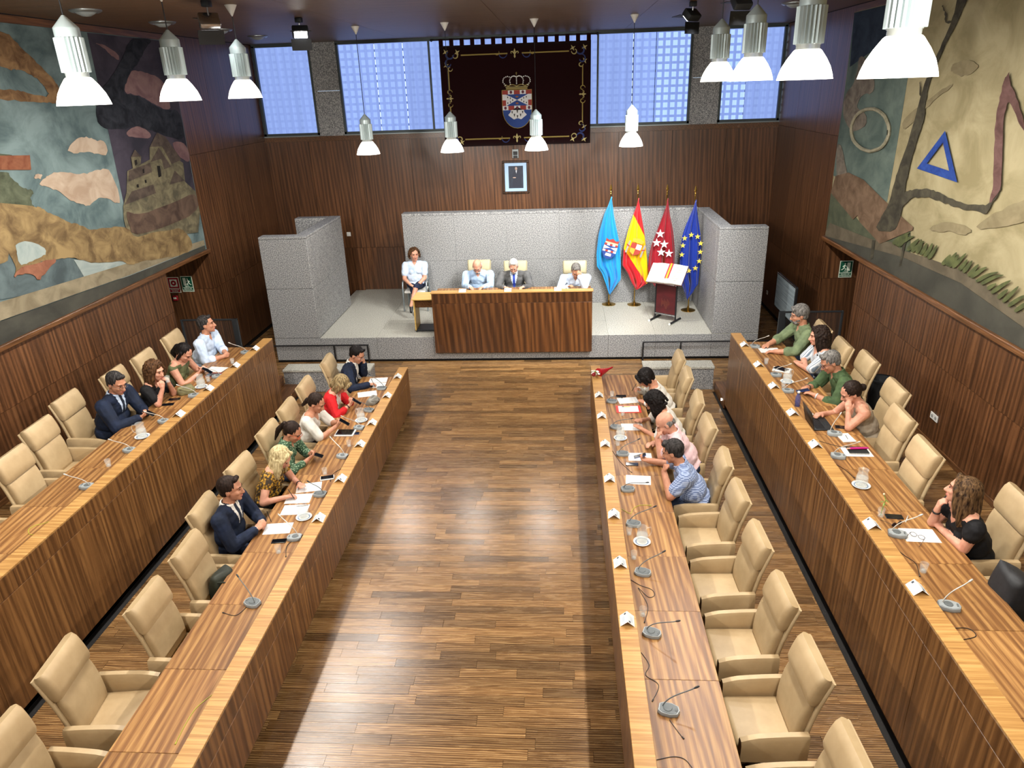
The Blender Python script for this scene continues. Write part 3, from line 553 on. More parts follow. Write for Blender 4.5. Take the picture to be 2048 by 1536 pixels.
def make_chair(leather, name='armchair'):
    t = empty(name)
    MB().loft(slab_back(.02, .985, 0, .035, .47, .53, .016, 12)).build('back_shell', M['leather_edge'] if leather == 'leather' else M[leather], t, True)
    MB().loft(slab_back(.10, .66, .045, .07, .43, .475, .03, 10, .012)).build('backrest', M[leather], t, True)
    MB().loft(slab_back(.665, 1.0, .05, .105, .50, .51, .04, 8, .012)).build('headrest', M[leather], t, True)
    MB().rbox((.02, 0, .455), (.50, .49, .115), .045, 4).build('seat', M[leather], t, True)
    MB().rbox((.0, 0, .385), (.46, .46, .04), .012, 2).build('seat_pan', M['dgrey'], t, True)
    for sy in (-1, 1):
        rings = []
        for k in range(9):
            u = k/8; x = -.245+.50*u; h = .665-.035*u**2-.05*max(0, u-.8)*2; zb = .40+.02*u
            rings.append([Vector((x, sy*.285+a, z)) for a, z in ((-.035, zb), (.035, zb), (.037, zb+.1), (.036, h-.03), (.022, h), (-.022, h), (-.036, h-.03), (-.037, zb+.1))])
        MB().loft(rings).build('arm', M[leather], t, True)
    MB().lathe([(.03, .09), (.03, .2), (.022, .2), (.022, .37)], 16).build('gas_column', M['chrome'], t, True)
    b = MB()
    for k in range(5):
        a = 2*math.pi*k/5+.3; b.tube([(0, 0, .10), (.16*math.cos(a), .16*math.sin(a), .09), (.30*math.cos(a), .30*math.sin(a), .062)], [.028, .022, .016], 8)
    b.build('star_base', M['chrome'], t, True)
    for k in range(5):
        a = 2*math.pi*k/5+.3; MB().lathe([(.0, -.02), (.024, -.018), (.027, 0), (.024, .018), (.0, .02)], 14, (.30*math.cos(a), .30*math.sin(a), .028), (-math.sin(a), math.cos(a), 0)).build('caster', M['dgrey'], t, True)
    return t
CH = make_chair('leather'); used = []
def put_chair(x, y, z, rz, label, group, proto=None):
    proto = proto or CH
    o = proto if proto not in used else copy_tree(proto)
    used.append(proto) if proto not in used else None
    o.location = (x, y, z); o.rotation_euler = (0, 0, rz); tag(o, label, 'chair', group); return o
PI = math.pi
R1C = [(10.86, -.03, 'empty beige armchair farthest along the inner right desk, beyond the woman with short black hair'), (10.12, -.06, 'beige armchair of the woman with short black hair and white cardigan'),
       (9.22, -.10, 'beige armchair behind the woman with long curly black hair'), (8.42, .0, 'beige armchair behind the bald man in pink shirt'),
       (7.48, -.08, 'beige armchair behind the man in plaid shirt'), (6.72, .0, 'empty beige armchair next to the man in plaid shirt'),
       (5.90, .02, 'second empty beige armchair from the man in plaid shirt'), (5.09, .02, 'third empty beige armchair from the man in plaid shirt'),
       (4.30, .03, 'fourth empty beige armchair from the man in plaid shirt'), (3.48, .03, 'empty beige armchair nearest the camera at the inner right desk')]
for y, a, lab in R1C: put_chair(1.99, y, 0, PI+a, lab, 'armchairs of the inner right row')
L1C = [(10.86, -3.12, .08, 'beige armchair of the man in dark jacket beside the granite kerb'), (9.85, -3.17, .05, 'beige armchair behind the woman in red jacket'),
       (9.02, -3.15, .03, 'beige armchair behind the woman in white blouse'), (8.28, -3.15, .0, 'beige armchair behind the woman in green print blouse'),
       (7.33, -3.14, -.05, 'beige armchair behind the blonde woman in yellow floral top'), (6.42, -3.15, .05, 'beige armchair behind the man in navy suit writing'),
       (5.68, -2.95, .05, 'beige armchair holding a dark bag, beside the man in navy suit'), (4.92, -2.95, .02, 'empty beige armchair next to the one that holds a dark bag'),
       (4.20, -3.26, .12, 'empty beige armchair pulled back from the inner left desk'), (3.42, -3.22, .0, 'beige armchair cut off by the lower left corner of the picture')]
for y, x, a, lab in L1C: put_chair(x, y, 0, a, lab, 'armchairs of the inner left row')
L2C = [(10.62, -5.55, 'beige armchair behind the man in pale blue shirt'), (9.70, -5.52, 'beige armchair behind the woman with long dark hair and olive top'),
       (8.98, -5.55, 'beige armchair behind the woman with curly brown hair drinking'), (8.10, -5.66, 'beige armchair behind the man in dark suit with glasses'),
       (7.28, -5.46, 'empty beige armchair next to the man in dark suit with glasses'), (6.52, -5.24, 'empty beige armchair close to the outer left desk by the glass tumbler'),
       (5.70, -5.24, 'beige armchair cut off by the left edge of the picture')]
for y, x, lab in L2C: put_chair(x, y, ZT, .06, lab, 'armchairs of the outer left row')
R2C = [(10.66, 4.08, 'beige armchair behind the bearded man in olive shirt'), (9.86, 4.10, 'beige armchair behind the woman with striped blouse'),
       (9.28, 4.22, 'beige armchair behind the grey haired man in green shirt'), (8.28, 4.17, 'beige armchair behind the woman in taupe vest top'),
       (7.50, 3.90, 'empty beige armchair next to the woman in taupe vest top'), (6.70, 3.80, 'empty beige armchair beside the water jug on the outer right desk'),
       (5.72, 4.17, 'beige armchair behind the woman in black top resting her chin'), (4.92, 4.05, 'beige armchair that carries a black backpack')]
for y, x, lab in R2C: put_chair(x, y, ZT, PI-.04, lab, 'armchairs of the outer right row')
CH2 = make_chair('cream')
for x, y, lab in ((-1.38, 15.2, 'cream armchair behind the bald man on the dais'), (-.57, 15.05, 'cream armchair behind the man in grey suit on the dais'), (.72, 14.95, 'cream armchair behind the man hiding his face on the dais')):
    put_chair(x, y, ZD, -PI/2, lab, 'cream armchairs on the dais', CH2)

# ---------------------------------------------------------------- people
V3 = Vector
M['skin'] = speckle('skin', [(.3, '#a8735a'), (.7, '#bf8a6d')], 14, .55, 2, 'obj', 5)
M['skin_pale'] = speckle('skin_pale', [(.3, '#b98069'), (.7, '#cc9980')], 14, .55, 2, 'obj', 5)
M['lip'] = mat('lip', '#b36d62', .5)
M['eye'] = mat('dark_eye', '#1c130f', .3)
M['shoe'] = mat('black_shoe', '#121212', .35)
def cloth(name, a, b_, sc=9, rough=.8): return speckle('cloth_'+name, [(.32, a), (.68, b_)], sc, rough, 3, 'obj', 3, .0, .25)
C = {k: cloth(k, *v) for k, v in dict(navy=('#0d1524', '#18233a'), black=('#0b0b0d', '#151518'), white=('#c3c0b8', '#dcd9d1'), red=('#b3161d', '#d3262a'), olive=('#4a4f35', '#636848'),
     green=('#33452c', '#475c3a'), sage=('#5d6b50', '#73815f'), taupe=('#8d8170', '#a59884'), pink=('#c9a9ad', '#dcc0c2'), blue=('#8fa9c8', '#b4c9e0'), paleblue=('#a9bbd3', '#c8d6e8'),
     grey=('#4a4b4c', '#616263'), cream=('#b9b09c', '#d0c8b5'), tieblue=('#1d2f86', '#2c44a8'), tienavy=('#141a26', '#232b3a'), jeans=('#1d2638', '#2b364c'), skirt=('#10182c', '#1b2540')).items()}
def stripes(name, base, line, sc, ax=0, thr=.62, second=None):
    m, t, b = nt(name); q = N(t, 'ShaderNodeTexCoord'); c = None
    def band(ax_, s_):
        w = N(t, 'ShaderNodeTexWave'); w.bands_direction = 'XYZ'[ax_]; w.inputs['Scale'].default_value = s_; w.inputs['Distortion'].default_value = .6; w.inputs['Detail'].default_value = 0
        t.links.new(q.outputs['Object'], w.inputs['Vector']); return w.outputs['Fac']
    f = band(ax, sc)
    if second is not None: f = mixf(t, f, band(second, sc), .5)
    t.links.new(ramp(t, [(thr-.1, base), (thr+.1, line)], f), b.inputs['Base Color']); b.inputs['Roughness'].default_value = .8; return m
C['plaid'] = stripes('cloth_plaid', '#9aa9c6', '#5b6c93', 14, 1, .5, 2)
C['striped'] = stripes('cloth_striped', '#c9cdd1', '#6d7d8c', 13, 1, .72)
def blotch(name, a, b_, c_, sc):
    m, t, b = nt(name); vo = N(t, 'ShaderNodeTexVoronoi'); vo.inputs['Scale'].default_value = sc; t.links.new(coords(t, (1, 1, 1), 0, 'obj'), vo.inputs['Vector'])
    t.links.new(ramp(t, [(.15, a), (.42, b_), (.62, c_)], vo.outputs['Distance']), b.inputs['Base Color']); b.inputs['Roughness'].default_value = .8; return m
C['floral'] = blotch('cloth_yellow_floral', '#c79a2a', '#8a6414', '#2a1d0c', 34)
C['greenprint'] = blotch('cloth_green_print', '#a7bb9d', '#46684a', '#2c4a34', 42)
def hairmat(name, a, b_, sc=60): return speckle('hair_'+name, [(.35, a), (.65, b_)], sc, .62, 3, 'obj', 3, .25, .12, (1, 1, .18))
H = {k: hairmat(k, *v) for k, v in dict(black=('#0a0808', '#1a1514'), dark=('#160f0c', '#2c201a'), brown=('#2a1a10', '#5b3f27'), blonde=('#8a774f', '#d6c79b'), mouse=('#4a3c28', '#a08c66'), grey=('#3d3b39', '#7f7c78'),
     salt=('#171515', '#3a3736'), white=('#8d8b88', '#c6c4c0'), highl=('#20140e', '#6a5136')).items()}
def quat_m(x, y_, z): return Matrix((x, y_, z)).transposed()
class Body:
    def __init__(s): s.p = []
    def cone(s, a, b_, r1, r2, tag_): s.p.append(('c', V3(a), V3(b_), r1, r2, tag_)); return s
    def ell(s, c, r, R, tag_): s.p.append(('e', V3(c), V3(r), R, 0, tag_)); return s
    def mesh(s):
        mb = MB()
        for k, a, b_, r1, r2, tg in s.p:
            if k == 'c':
                d = b_-a
                mb.ell(a, (r1,)*3, None, 10, 7); mb.ell(b_, (r2,)*3, None, 10, 7)
                if d.length > 1e-5: mb.tube([a, b_], [r1, r2], 10)
            else: mb.ell(a, b_, r1, 16, 10)
        return mb
    def tags(s, P):
        best = np.full(len(P), 1e9); idx = np.zeros(len(P), int)
        for i, (k, a, b_, r1, r2, tg) in enumerate(s.p):
            if k == 'c':
                A = np.array(a); D = np.array(b_)-A; L = max(D@D, 1e-9); t = np.clip(((P-A)@D)/L, 0, 1)
                d = np.linalg.norm(P-A-t[:, None]*D, axis=1)-(r1+(r2-r1)*t)
            else:
                R = np.array(r1); q = (P-np.array(a))@R/np.array(b_); n = np.linalg.norm(q, axis=1)
                g = np.linalg.norm(q/np.array(b_), axis=1)+1e-9; d = n*(n-1)/g
            m_ = d < best; best[m_] = d[m_]; idx[m_] = i
        return idx
def remesh(mb, voxel, smooth_it=2, fac=.5):
    me = bpy.data.meshes.new('tmp'); me.from_pydata(mb.v, [], mb.f); o = bpy.data.objects.new('tmp', me); COL.objects.link(o)
    r = o.modifiers.new('r', 'REMESH'); r.mode = 'VOXEL'; r.voxel_size = voxel
    if smooth_it: sm = o.modifiers.new('s', 'SMOOTH'); sm.factor = fac; sm.iterations = smooth_it
    dg = bpy.context.evaluated_depsgraph_get(); out = bpy.data.meshes.new_from_object(o.evaluated_get(dg)); bpy.data.objects.remove(o); bpy.data.meshes.remove(me)
    return out
def npv(me):
    a = np.empty(len(me.vertices)*3); me.vertices.foreach_get('co', a); return a.reshape(-1, 3)
FING = [(-.030, .072), (-.010, .082), (.010, .077), (.028, .060)]
def add_hand(B, Wp, d, n, side, pose, sk):
    """wrist Wp, direction d, palm normal n (out of the palm), side = +1 thumb on +s"""
    d = d.normalized(); n = (n-d*n.dot(d)).normalized(); sv = d.cross(n).normalized()*side
    c1, c2, sp = dict(flat=(8, 12, 1.25), relax=(28, 34, 1.), grip=(62, 62, .9), fist=(85, 85, .85), pen=(48, 55, .8), face=(38, 48, 1.))[pose]
    B.cone(Wp, Wp+d*.03, .027, .026, sk)
    for k, (o, L) in enumerate(FING):
        kn = Wp+d*(.088-.006*abs(k-1))+sv*(-o)*sp
        B.cone(Wp+d*.02+sv*(-o)*.6, kn, .016, .0125, sk)
        a1 = math.radians(c1); a2 = a1+math.radians(c2); out = sv*(-o)*(.5 if c1 < 30 else .1)
        d1 = (d*math.cos(a1)+n*math.sin(a1)+out*4*.3).normalized(); d2 = (d*math.cos(a2)+n*math.sin(a2)).normalized()
        p1 = kn+d1*L*.55; p2 = p1+d2*L*.42
        B.cone(kn, p1, .0105, .0092, sk); B.cone(p1, p2, .0092, .0075, sk)
    t0 = Wp+d*.025+sv*.026; t1 = t0+(d*.75+sv*.62+n*.25).normalized()*.042; t2 = t1+(d*.9+sv*(.1 if c1 > 30 else .3)+n*(.5 if c1 > 30 else .15)).normalized()*.036
    B.cone(t0, t1, .015, .012, sk); B.cone(t1, t2, .0115, .009, sk)
def ik(S, Wp, l1, l2, hint):
    d = Wp-S; L = d.length
    if L > (l1+l2)*.985: Wp = S+d.normalized()*(l1+l2)*.985; d = Wp-S; L = d.length
    if L < abs(l1-l2)+.05: L = abs(l1-l2)+.05
    a = (l1*l1-l2*l2+L*L)/(2*L); h = math.sqrt(max(l1*l1-a*a, 0)); u = d.normalized(); hv = hint-u*hint.dot(u); hv.normalize()
    return S+u*a+hv*h, Wp
def person(label, pos, zf, face, top, s=1., fem=False, lean=15, head=(0, 20, 0), arms=None, sleeve='long', neck='shirt', hair='short', hcol='dark', pants='jeans', skin='skin',
           inner='white', tie=None, glasses=None, beard=None, legs='sit', side=0, fat=1., turn=0, bands=None, group='people seated in the council chamber'):
    s *= 1.075; fat *= 1.15; a = math.radians(face); f = V3((math.cos(a), math.sin(a), 0)); l = V3((-math.sin(a), math.cos(a), 0)); u = V3((0, 0, 1))
    base = V3((pos[0], pos[1], zf)); hip = base+u*.585; ts = s*.905
    la = math.radians(lean); sa = math.radians(side); td = (u*math.cos(la)+f*math.sin(la)+l*math.sin(sa)).normalized()
    tn = math.radians(turn); f2 = f*math.cos(tn)+l*math.sin(tn); l2v = l*math.cos(tn)-f*math.sin(tn)
    tf = (f2-td*f2.dot(td)).normalized(); tl = td.cross(tf).normalized(); R = quat_m(tf, tl, td)
    suit = neck == 'suit'; k = 1.12 if suit else 1.07; lat = (1.03 if fem else 1.12)*s; B = Body()
    ft = fat
    B.ell(hip, (.125*s*ft, .178*lat*ft, .125*s), R, 'torso'); B.ell(hip+td*.16*ts, (.118*s*k*ft, (.148 if fem else .158)*lat*k*ft, .16*s), R, 'torso')
    B.ell(hip+td*.33*ts, (.118*s*k, .165*lat*k, .175*s), R, 'torso'); nb = hip+td*.515*ts
    if fem:
        for q in (-1, 1): B.ell(hip+td*.30*ts+tf*.075*s+tl*q*.07*s, (.062*s,)*3, R, 'torso')
    B.cone(hip+td*.455*ts+tl*.09*lat, hip+td*.455*ts-tl*.09*lat, .085*s, .085*s, 'torso')
    SH = {}; WR = []
    for q, nm in ((1, 'L'), (-1, 'R')):
        S = hip+td*(.445 if not suit else .45)*ts+tl*q*(.19 if not fem else .178)*lat*k+tf*.01; SH[nm] = S
        B.cone(nb-td*.015+tl*q*.03, S+td*.012, .05*s, .056*s*k, 'torso'); B.cone(hip+td*.34*ts+tl*q*.10*lat, S, .09*s, .058*s*k, 'torso')
    # head
    yaw, pit, til = [math.radians(x) for x in head]; hf0 = f*math.cos(yaw)+l*math.sin(yaw); hf = (hf0*math.cos(pit)-u*math.sin(pit)).normalized()
    hl = u.cross(hf0).normalized(); hu = hf.cross(hl).normalized(); hl, hu = hl*math.cos(til)+hu*math.sin(til), hu*math.cos(til)-hl*math.sin(til)
    hs = s**.5*(1.09 if fem else 1.13); hb = nb+(td*.4+u*.6).normalized()*.062*s+hf*.01; hc = hb+hu*.095*hs+hf*.028; HR = quat_m(hf, hl, hu)
    def hp(x, y_, z): return hc+hf*x*hs+hl*y_*hs+hu*z*hs
    sk = 'skin'
    B.cone(nb-td*.03, hp(-.018, 0, -.06), .060*s, .055*hs, sk)
    for c_, r_, tg in (((-.012, 0, .034), (.100, .078, .092), sk), ((.022, 0, -.030), (.072, .066, .086), sk), ((.048, 0, -.072), (.045, .045, .042), sk), ((.075, 0, -.098), (.020, .024, .016), sk),
                       ((.074, 0, .034), (.022, .056, .016), sk), ((.060, .034, -.022), (.030, .026, .026), sk), ((.060, -.034, -.022), (.030, .026, .026), sk),
                       ((.093, 0, -.062), (.012, .025, .011), 'lip'), ((-.008, .079, -.008), (.020, .009, .031), sk), ((-.008, -.079, -.008), (.020, .009, .031), sk)):
        B.ell(hp(*c_), tuple(x*hs for x in r_), HR, tg)
    B.cone(hp(.090, 0, .018), hp(.113, 0, -.028), .009*hs, .0155*hs, sk); B.cone(hp(.104, .012, -.034), hp(.104, -.012, -.034), .009*hs, .009*hs, sk)
    # arms
    l1, l2_ = .285*s, .255*s; sl = {'long': (1, 1), 'rolled': (1, .35), 'elbow': (.9, 0), 'short': (.62, 0), 'cap': (.28, 0), 'none': (0, 0), 'three': (1, .6)}[sleeve]
    for nm, q in (('L', 1), ('R', -1)):
        Wt, pose, E, nrm, hd = (list((arms or {}).get(nm, (None, 'relax')))+[None]*5)[:5]
        S = SH[nm]; Wp = V3(Wt) if Wt is not None else base+f*.32+l*q*.10+u*.70
        if E is not None:
            E = V3(E); dE = (E-S); E = S+dE.normalized()*min(max(dE.length, .22), l1*1.12); dW = Wp-E; Wp = E+dW.normalized()*min(dW.length, l2_*1.08)
        else: E, Wp = ik(S, Wp, l1, l2_, l*q*.75-u*.8-f*.25)
        rS, rE, rW = (.060, .050, .033) if not fem else (.054, .045, .028)
        rS *= s*(ft**.5); rE *= s; rW *= s; g = .020 if suit else .018
        B.cone(S, E, rS, rE, sk); B.cone(E, Wp, rE, rW, sk)
        if sl[0]: B.cone(S, S.lerp(E, sl[0]), rS+g+.004, (rS+(rE-rS)*sl[0])+g+(.006 if sl[0] < 1 else 0), 'sleeve')
        if sl[1]:
            e2 = .93 if suit else sl[1]; B.cone(E, E.lerp(Wp, e2), rE+g, rE+(rW-rE)*e2+g, 'sleeve')
            if suit: B.cone(E.lerp(Wp, .9), E.lerp(Wp, .985), rW+.009, rW+.009, 'inner')
            elif sleeve == 'rolled': B.cone(E.lerp(Wp, .27), E.lerp(Wp, .36), rE+g+.004, rE+g+.004, 'sleeve')
        n_ = V3(nrm) if nrm is not None else -u-f*.0; dd = V3(hd) if hd is not None else (Wp-E).normalized()
        if hd is None and E.z > Wp.z-.02 and nrm is None: dd = (dd+V3((dd.x, dd.y, 0)))
        add_hand(B, Wp, dd, n_, 1 if q < 0 else -1, pose, 'skin'); WR.append((nm, E, Wp, rW))
    # legs
    for q in (1, -1):
        hj = hip+l*q*.085*s-u*.01
        if legs == 'sit': kn = hip+f*.42*s+l*q*.11*s-u*.06; an = V3((kn.x, kn.y, zf+.085))-f*.04
        elif q == 1: kn = hip+f*.43*s+l*.03+u*.045; an = kn+f*.20-l*.12-u*.36
        else: kn = hip+f*.42*s-l*.04-u*.07; an = V3((kn.x, kn.y, zf+.085))-f*.05+l*.02
        bare = pants == 'skirt'
        B.cone(hj, kn, .085*s, .058*s, 'pants' if not bare else 'skirt'); B.cone(kn, an, .054*s, .036*s, 'pants' if not bare else 'skin')
        if bare: B.cone(hj.lerp(kn, .75), kn, .056*s, .054*s, 'skin')
        fd = f if not (legs != 'sit' and q == 1) else (f*.6-u*.75).normalized()
        B.cone(an-u*.03, an+fd*.15-(u*.045 if fd == f else V3()), .038*s, .03*s, 'shoe')
    me = remesh(B.mesh(), .0085 if zf != ZD else .0095, 3, .5); Vv = npv(me)
    nP = len(me.polygons); ctr = np.empty(nP*3); me.polygons.foreach_get('center', ctr); ctr = ctr.reshape(-1, 3); nrm_ = np.empty(nP*3); me.polygons.foreach_get('normal', nrm_); nrm_ = nrm_.reshape(-1, 3)
    idx = B.tags(ctr); names = [p[5] for p in B.p]
    slots = ['skin', 'top', 'inner', 'tie', 'pants', 'shoe', 'lip', 'belt']; mi = {k_: i for i, k_ in enumerate(slots)}
    lut = np.array([mi[{'torso': 'top', 'sleeve': 'top', 'skirt': 'pants'}.get(n_, n_)] for n_ in names]); sl_i = lut[idx]
    tor = np.array([n_ == 'torso' for n_ in names])[idx]; q = ctr-np.array(hip); v = q@np.array(td)/ts; uu = q@np.array(tl)/s; w_ = q@np.array(tf); front = (nrm_@np.array(tf)) > .05
    sl_i[tor & (v < .02)] = mi['pants']
    au = np.abs(uu)
    if suit:
        sl_i[tor & front & (v > .16) & (v < .52) & (au < (v-.16)*.21)] = mi['inner']
        if tie: sl_i[tor & front & (v > .16) & (au < .022+.012*np.clip((.45-v)*3, 0, 1)) & (au < (v-.16)*.21)] = mi['tie']
    elif neck == 'shirt': sl_i[tor & front & (v > .44) & (au < (v-.44)*.6)] = mi['skin']
    elif neck == 'v': sl_i[tor & (v > .40) & (au < (v-.40)*.85) & front] = mi['skin']; sl_i[tor & (v > .50)] = mi['skin']
    elif neck == 'round': sl_i[tor & (v > .465) & (au < .085) & front] = mi['skin']; sl_i[tor & (v > .505)] = mi['skin']
    elif neck == 'tank':
        sl_i[tor & (v > .39) & ((au > .115) | ((au < .06+(v-.39)*.2) & front))] = mi['skin']; sl_i[tor & (v > .47) & (au < .08)] = mi['skin']; sl_i[tor & (v > .505)] = mi['skin']; sl_i[tor & (v > -.01) & (v < .03)] = mi['belt']
    elif neck == 'open': sl_i[tor & front & (v > .10) & (au < .03+(v-.10)*.22)] = mi['inner']; sl_i[tor & (v > .43) & front & (au < (v-.40)*.7)] = mi['skin']; sl_i[tor & (v > .51)] = mi['skin']
    me.polygons.foreach_set('material_index', sl_i.astype(np.int32)); me.polygons.foreach_set('use_smooth', [True]*nP)
    root = empty('person', tuple(base), label=label, cat='person', group=group)
    o = bpy.data.objects.new('body', me); me.name = 'person_body'
    for m_ in (M[skin], C[top], C[inner], C[tie or 'tienavy'], C[pants], M['shoe'], M['lip'], C['black']): me.materials.append(m_)
    vt = B.tags(Vv); isc = np.array([n_ in ('torso', 'sleeve', 'pants') for n_ in names])[vt]; vn = np.empty(len(Vv)*3); me.vertices.foreach_get('normal', vn); vn = vn.reshape(-1, 3)
    q3 = (Vv-np.array(hip))@np.array(R); ph = pos[1]*7.; a_, b__, c__ = q3[:, 0], q3[:, 1], q3[:, 2]
    wr = np.sin(55*c__+18*b__+22*a_+3*np.sin(14*b__+ph)+ph)*.5+np.sin(38*b__-46*c__+30*a_+2.5*np.sin(20*c__+ph))*.35+np.sin(95*a_+70*c__+60*b__+ph)*.2
    Vv += vn*(wr*isc*(.0032 if suit else .0048 if not fem else .0034))[:, None]
    Vv -= np.array(base); me.vertices.foreach_set('co', Vv.ravel()); link(o, root); me.update()
    def loc(mb): mb.v = [tuple(V3(p)-base) for p in mb.v]; return mb
    # collar
    if neck in ('shirt', 'suit', 'open') and not (neck == 'open' and fem):
        mb = MB(); rings = []
        for kk in range(13):
            t = math.radians(-150+300*kk/12)+math.pi; r = .074*s; dip = .012*math.cos(t)
            c_ = nb+(-tf*math.cos(t+math.pi)*-1)*0
            p0 = nb-td*.012+tf*(-math.cos(t-math.pi)*-r*1.05)*-1+tl*math.sin(t)*r*1.1
            rings.append([p0-td*.01, p0+td*(.042+dip*0)-(p0-nb).normalized()*.008, p0+td*.036+(p0-nb).normalized()*.006, p0-td*.012+(p0-nb).normalized()*.016])
        loc(mb.loft(rings)).build('collar', C[inner] if neck in ('suit', 'open') else C[top], root, True)
    # eyes, brows
    mb = MB()
    for q in (-1, 1): mb.ell(hp(.0895, q*.031, .012), (.006, .0125, .0055), HR, 8, 6)
    loc(mb).build('eyes', M['eye'], root, True)
    mb = MB()
    for q in (-1, 1): mb.tube([hp(.094, q*.016, .031), hp(.092, q*.034, .037), hp(.080, q*.050, .032)], [.004, .0045, .003], 6)
    loc(mb).build('eyebrows', H[hcol if hair != 'bald' else 'grey'], root, True)
    # hair
    hb_ = Body(); rnd = random.Random(hash(label) % 999 if False else len(label)); amp = .0014 if hair in ('long', 'bob') else .0024; sit = 6 if hair in ('long', 'bob') else 3
    def E_(c_, r_): hb_.ell(hp(*c_), tuple(x*hs for x in r_), HR, 'h')
    def T_(a_, b_, r1, r2): hb_.cone(hp(*a_), hp(*b_), r1*hs, r2*hs, 'h')
    if hair != 'bald':
        rec = -.014 if hair == 'receding' else 0
        E_((-.026+rec, 0, .040), (.104, .0865, .096)); E_((-.05, 0, -.015), (.058, .074, .06))
        for q in (-1, 1): T_((-.005, q*.076, .03), (-.01, q*.077, -.004), .012, .008)
    else:
        for q in (-1, 1): E_((-.03, q*.071, -.002), (.052, .014, .036))
        E_((-.088, 0, -.018), (.02, .06, .04))
    if hair == 'short': T_((.05, .03, .105), (.05, -.03, .108), .025, .022)
    if hair == 'full': E_((-.02, 0, .055), (.108, .094, .098)); T_((.06, .04, .10), (.062, -.04, .105), .03, .024)
    if hair in ('bob', 'fshort'):
        E_((-.03, 0, .04), (.118, .1, .105)); lo = -.10 if hair == 'bob' else -.045
        for q in (-1, 1): T_((.02, q*.082, .05), (.035, q*.086, lo), .032, .022); T_((-.03, q*.08, .02), (-.02, q*.082, lo-.01), .036, .026); T_((.075, q*.02, .105), (.075, q*.075, .04), .024, .02)
        T_((-.08, 0, 0), (-.07, 0, lo-.01), .06, .045)
    def hang(p, L_, r1, r2, out=0., mid=1.):
        a_ = hp(*p); dn = (-u*.82-hu*.3-hf*.12).normalized(); sd = hl*out; m_ = a_+dn*L_*.45+sd; e_ = a_+dn*L_+sd*.9
        hb_.cone(a_, m_, r1*hs, r1*hs*mid, 'h'); hb_.cone(m_, e_, r1*hs*mid, r2*hs, 'h')
    if hair in ('long', 'curlylong'):
        Lh = .30 if hair == 'long' else .26
        E_((-.03, 0, .03), (.112, .096, .108))
        for q in (-1, 1):
            for px_, py_, pz_, o_ in ((.035, .080, .02, .012), (.0, .090, .0, .014), (-.04, .085, -.01, .012), (-.075, .06, -.01, .008)): hang((px_, q*py_, pz_), Lh-(.05 if px_ > .02 else 0), .026, .014, q*o_, 1.15)
            T_((.05, q*.03, .112), (.045, q*.085, .02), .022, .024)
        hang((-.10, 0, 0), Lh, .045, .03, 0)
    if hair == 'ponytail':
        E_((-.125, 0, .045), (.028, .028, .028)); T_((-.13, 0, .04), (-.16, 0, -.08), .03, .034); T_((-.16, 0, -.08), (-.14, .01, -.24), .034, .012)
    if hair == 'lowtail': E_((-.12, 0, -.03), (.03, .035, .03)); T_((-.12, 0, -.03), (-.15, 0, -.13), .035, .02)
    if hair == 'bun': E_((-.13, 0, -.01), (.04, .042, .04))
    if hair == 'darktail':
        T_((-.11, 0, 0), (-.12, .02, -.12), .05, .05); T_((-.12, .02, -.12), (-.02, .10, -.24), .05, .03)
        for q in (-1, 1): T_((.0, q*.084, .03), (0, q*.085, -.08), .022, .02)
    if 'curl' in hair:
        amp = .0035; sit = 0; big = hair == 'curlylong'
        for kk in range(420 if big else 240):
            t = rnd.uniform(0, 2*PI); z = rnd.uniform(-.10 if big else -.07, .125); rr_ = .104*math.sqrt(max(.05, 1-(max(z, 0)/.14)**2))*(1.05 if z > -.05 else 1.0)
            x = -.03+rr_*math.cos(t)*1.02; yy_ = rr_*math.sin(t)*1.02
            if x > .03 and z < .075: continue
            E_((x, yy_, z), (rnd.uniform(.011, .019),)*3)
        for kk in range(200 if big else 0):
            t = rnd.uniform(.25*PI, 1.75*PI); dd_ = rnd.uniform(.0, .27); c0_ = hp(-.035+.095*math.cos(t), .108*math.sin(t), 0)+(-u*.82-hu*.3-hf*.12).normalized()*dd_; hb_.ell(c0_, (rnd.uniform(.012, .02),)*3, HR, 'h')
    if beard:
        E_((.052, 0, -.082), (.047, .05, .037)); E_((.03, 0, -.05), (.055, .0685, .03)) if beard == 'full' else None
        T_((.09, .028, -.072), (.104, 0, -.047), .008, .008); T_((.09, -.028, -.072), (.104, 0, -.047), .008, .008)
    if hb_.p:
        hm = remesh(hb_.mesh(), .0075, sit, .5); hv = npv(hm); nn = np.empty(len(hm.vertices)*3); hm.vertices.foreach_get('normal', nn); nn = nn.reshape(-1, 3)
        ql = (hv-np.array(hc))@np.array(HR)
        wv_ = np.sin(ql[:, 1]*160+np.sin(ql[:, 2]*30)*2+ql[:, 0]*60)*np.cos(ql[:, 0]*140+ql[:, 2]*25)
        hv += nn*(wv_*amp)[:, None]-np.array(base); hm.vertices.foreach_set('co', hv.ravel()); hm.polygons.foreach_set('use_smooth', [True]*len(hm.polygons)); hm.name = 'hair'
        bc = beard and hair == 'bald'
        hm.materials.append(H[hcol]); ho = bpy.data.objects.new('hair', hm); link(ho, root)
    for nm, E, Wp, rW in WR:
        if bands and nm in bands:
            ax_ = (Wp-E).normalized(); c0_ = Wp-ax_*.022; mb = MB().lathe([(rW+.001, -.009), (rW+.0065, -.008), (rW+.0065, .008), (rW+.001, .009)], 18, c0_, ax_)
            loc(mb).build('wristband', mat('wristband', bands[nm], .4), root, True)
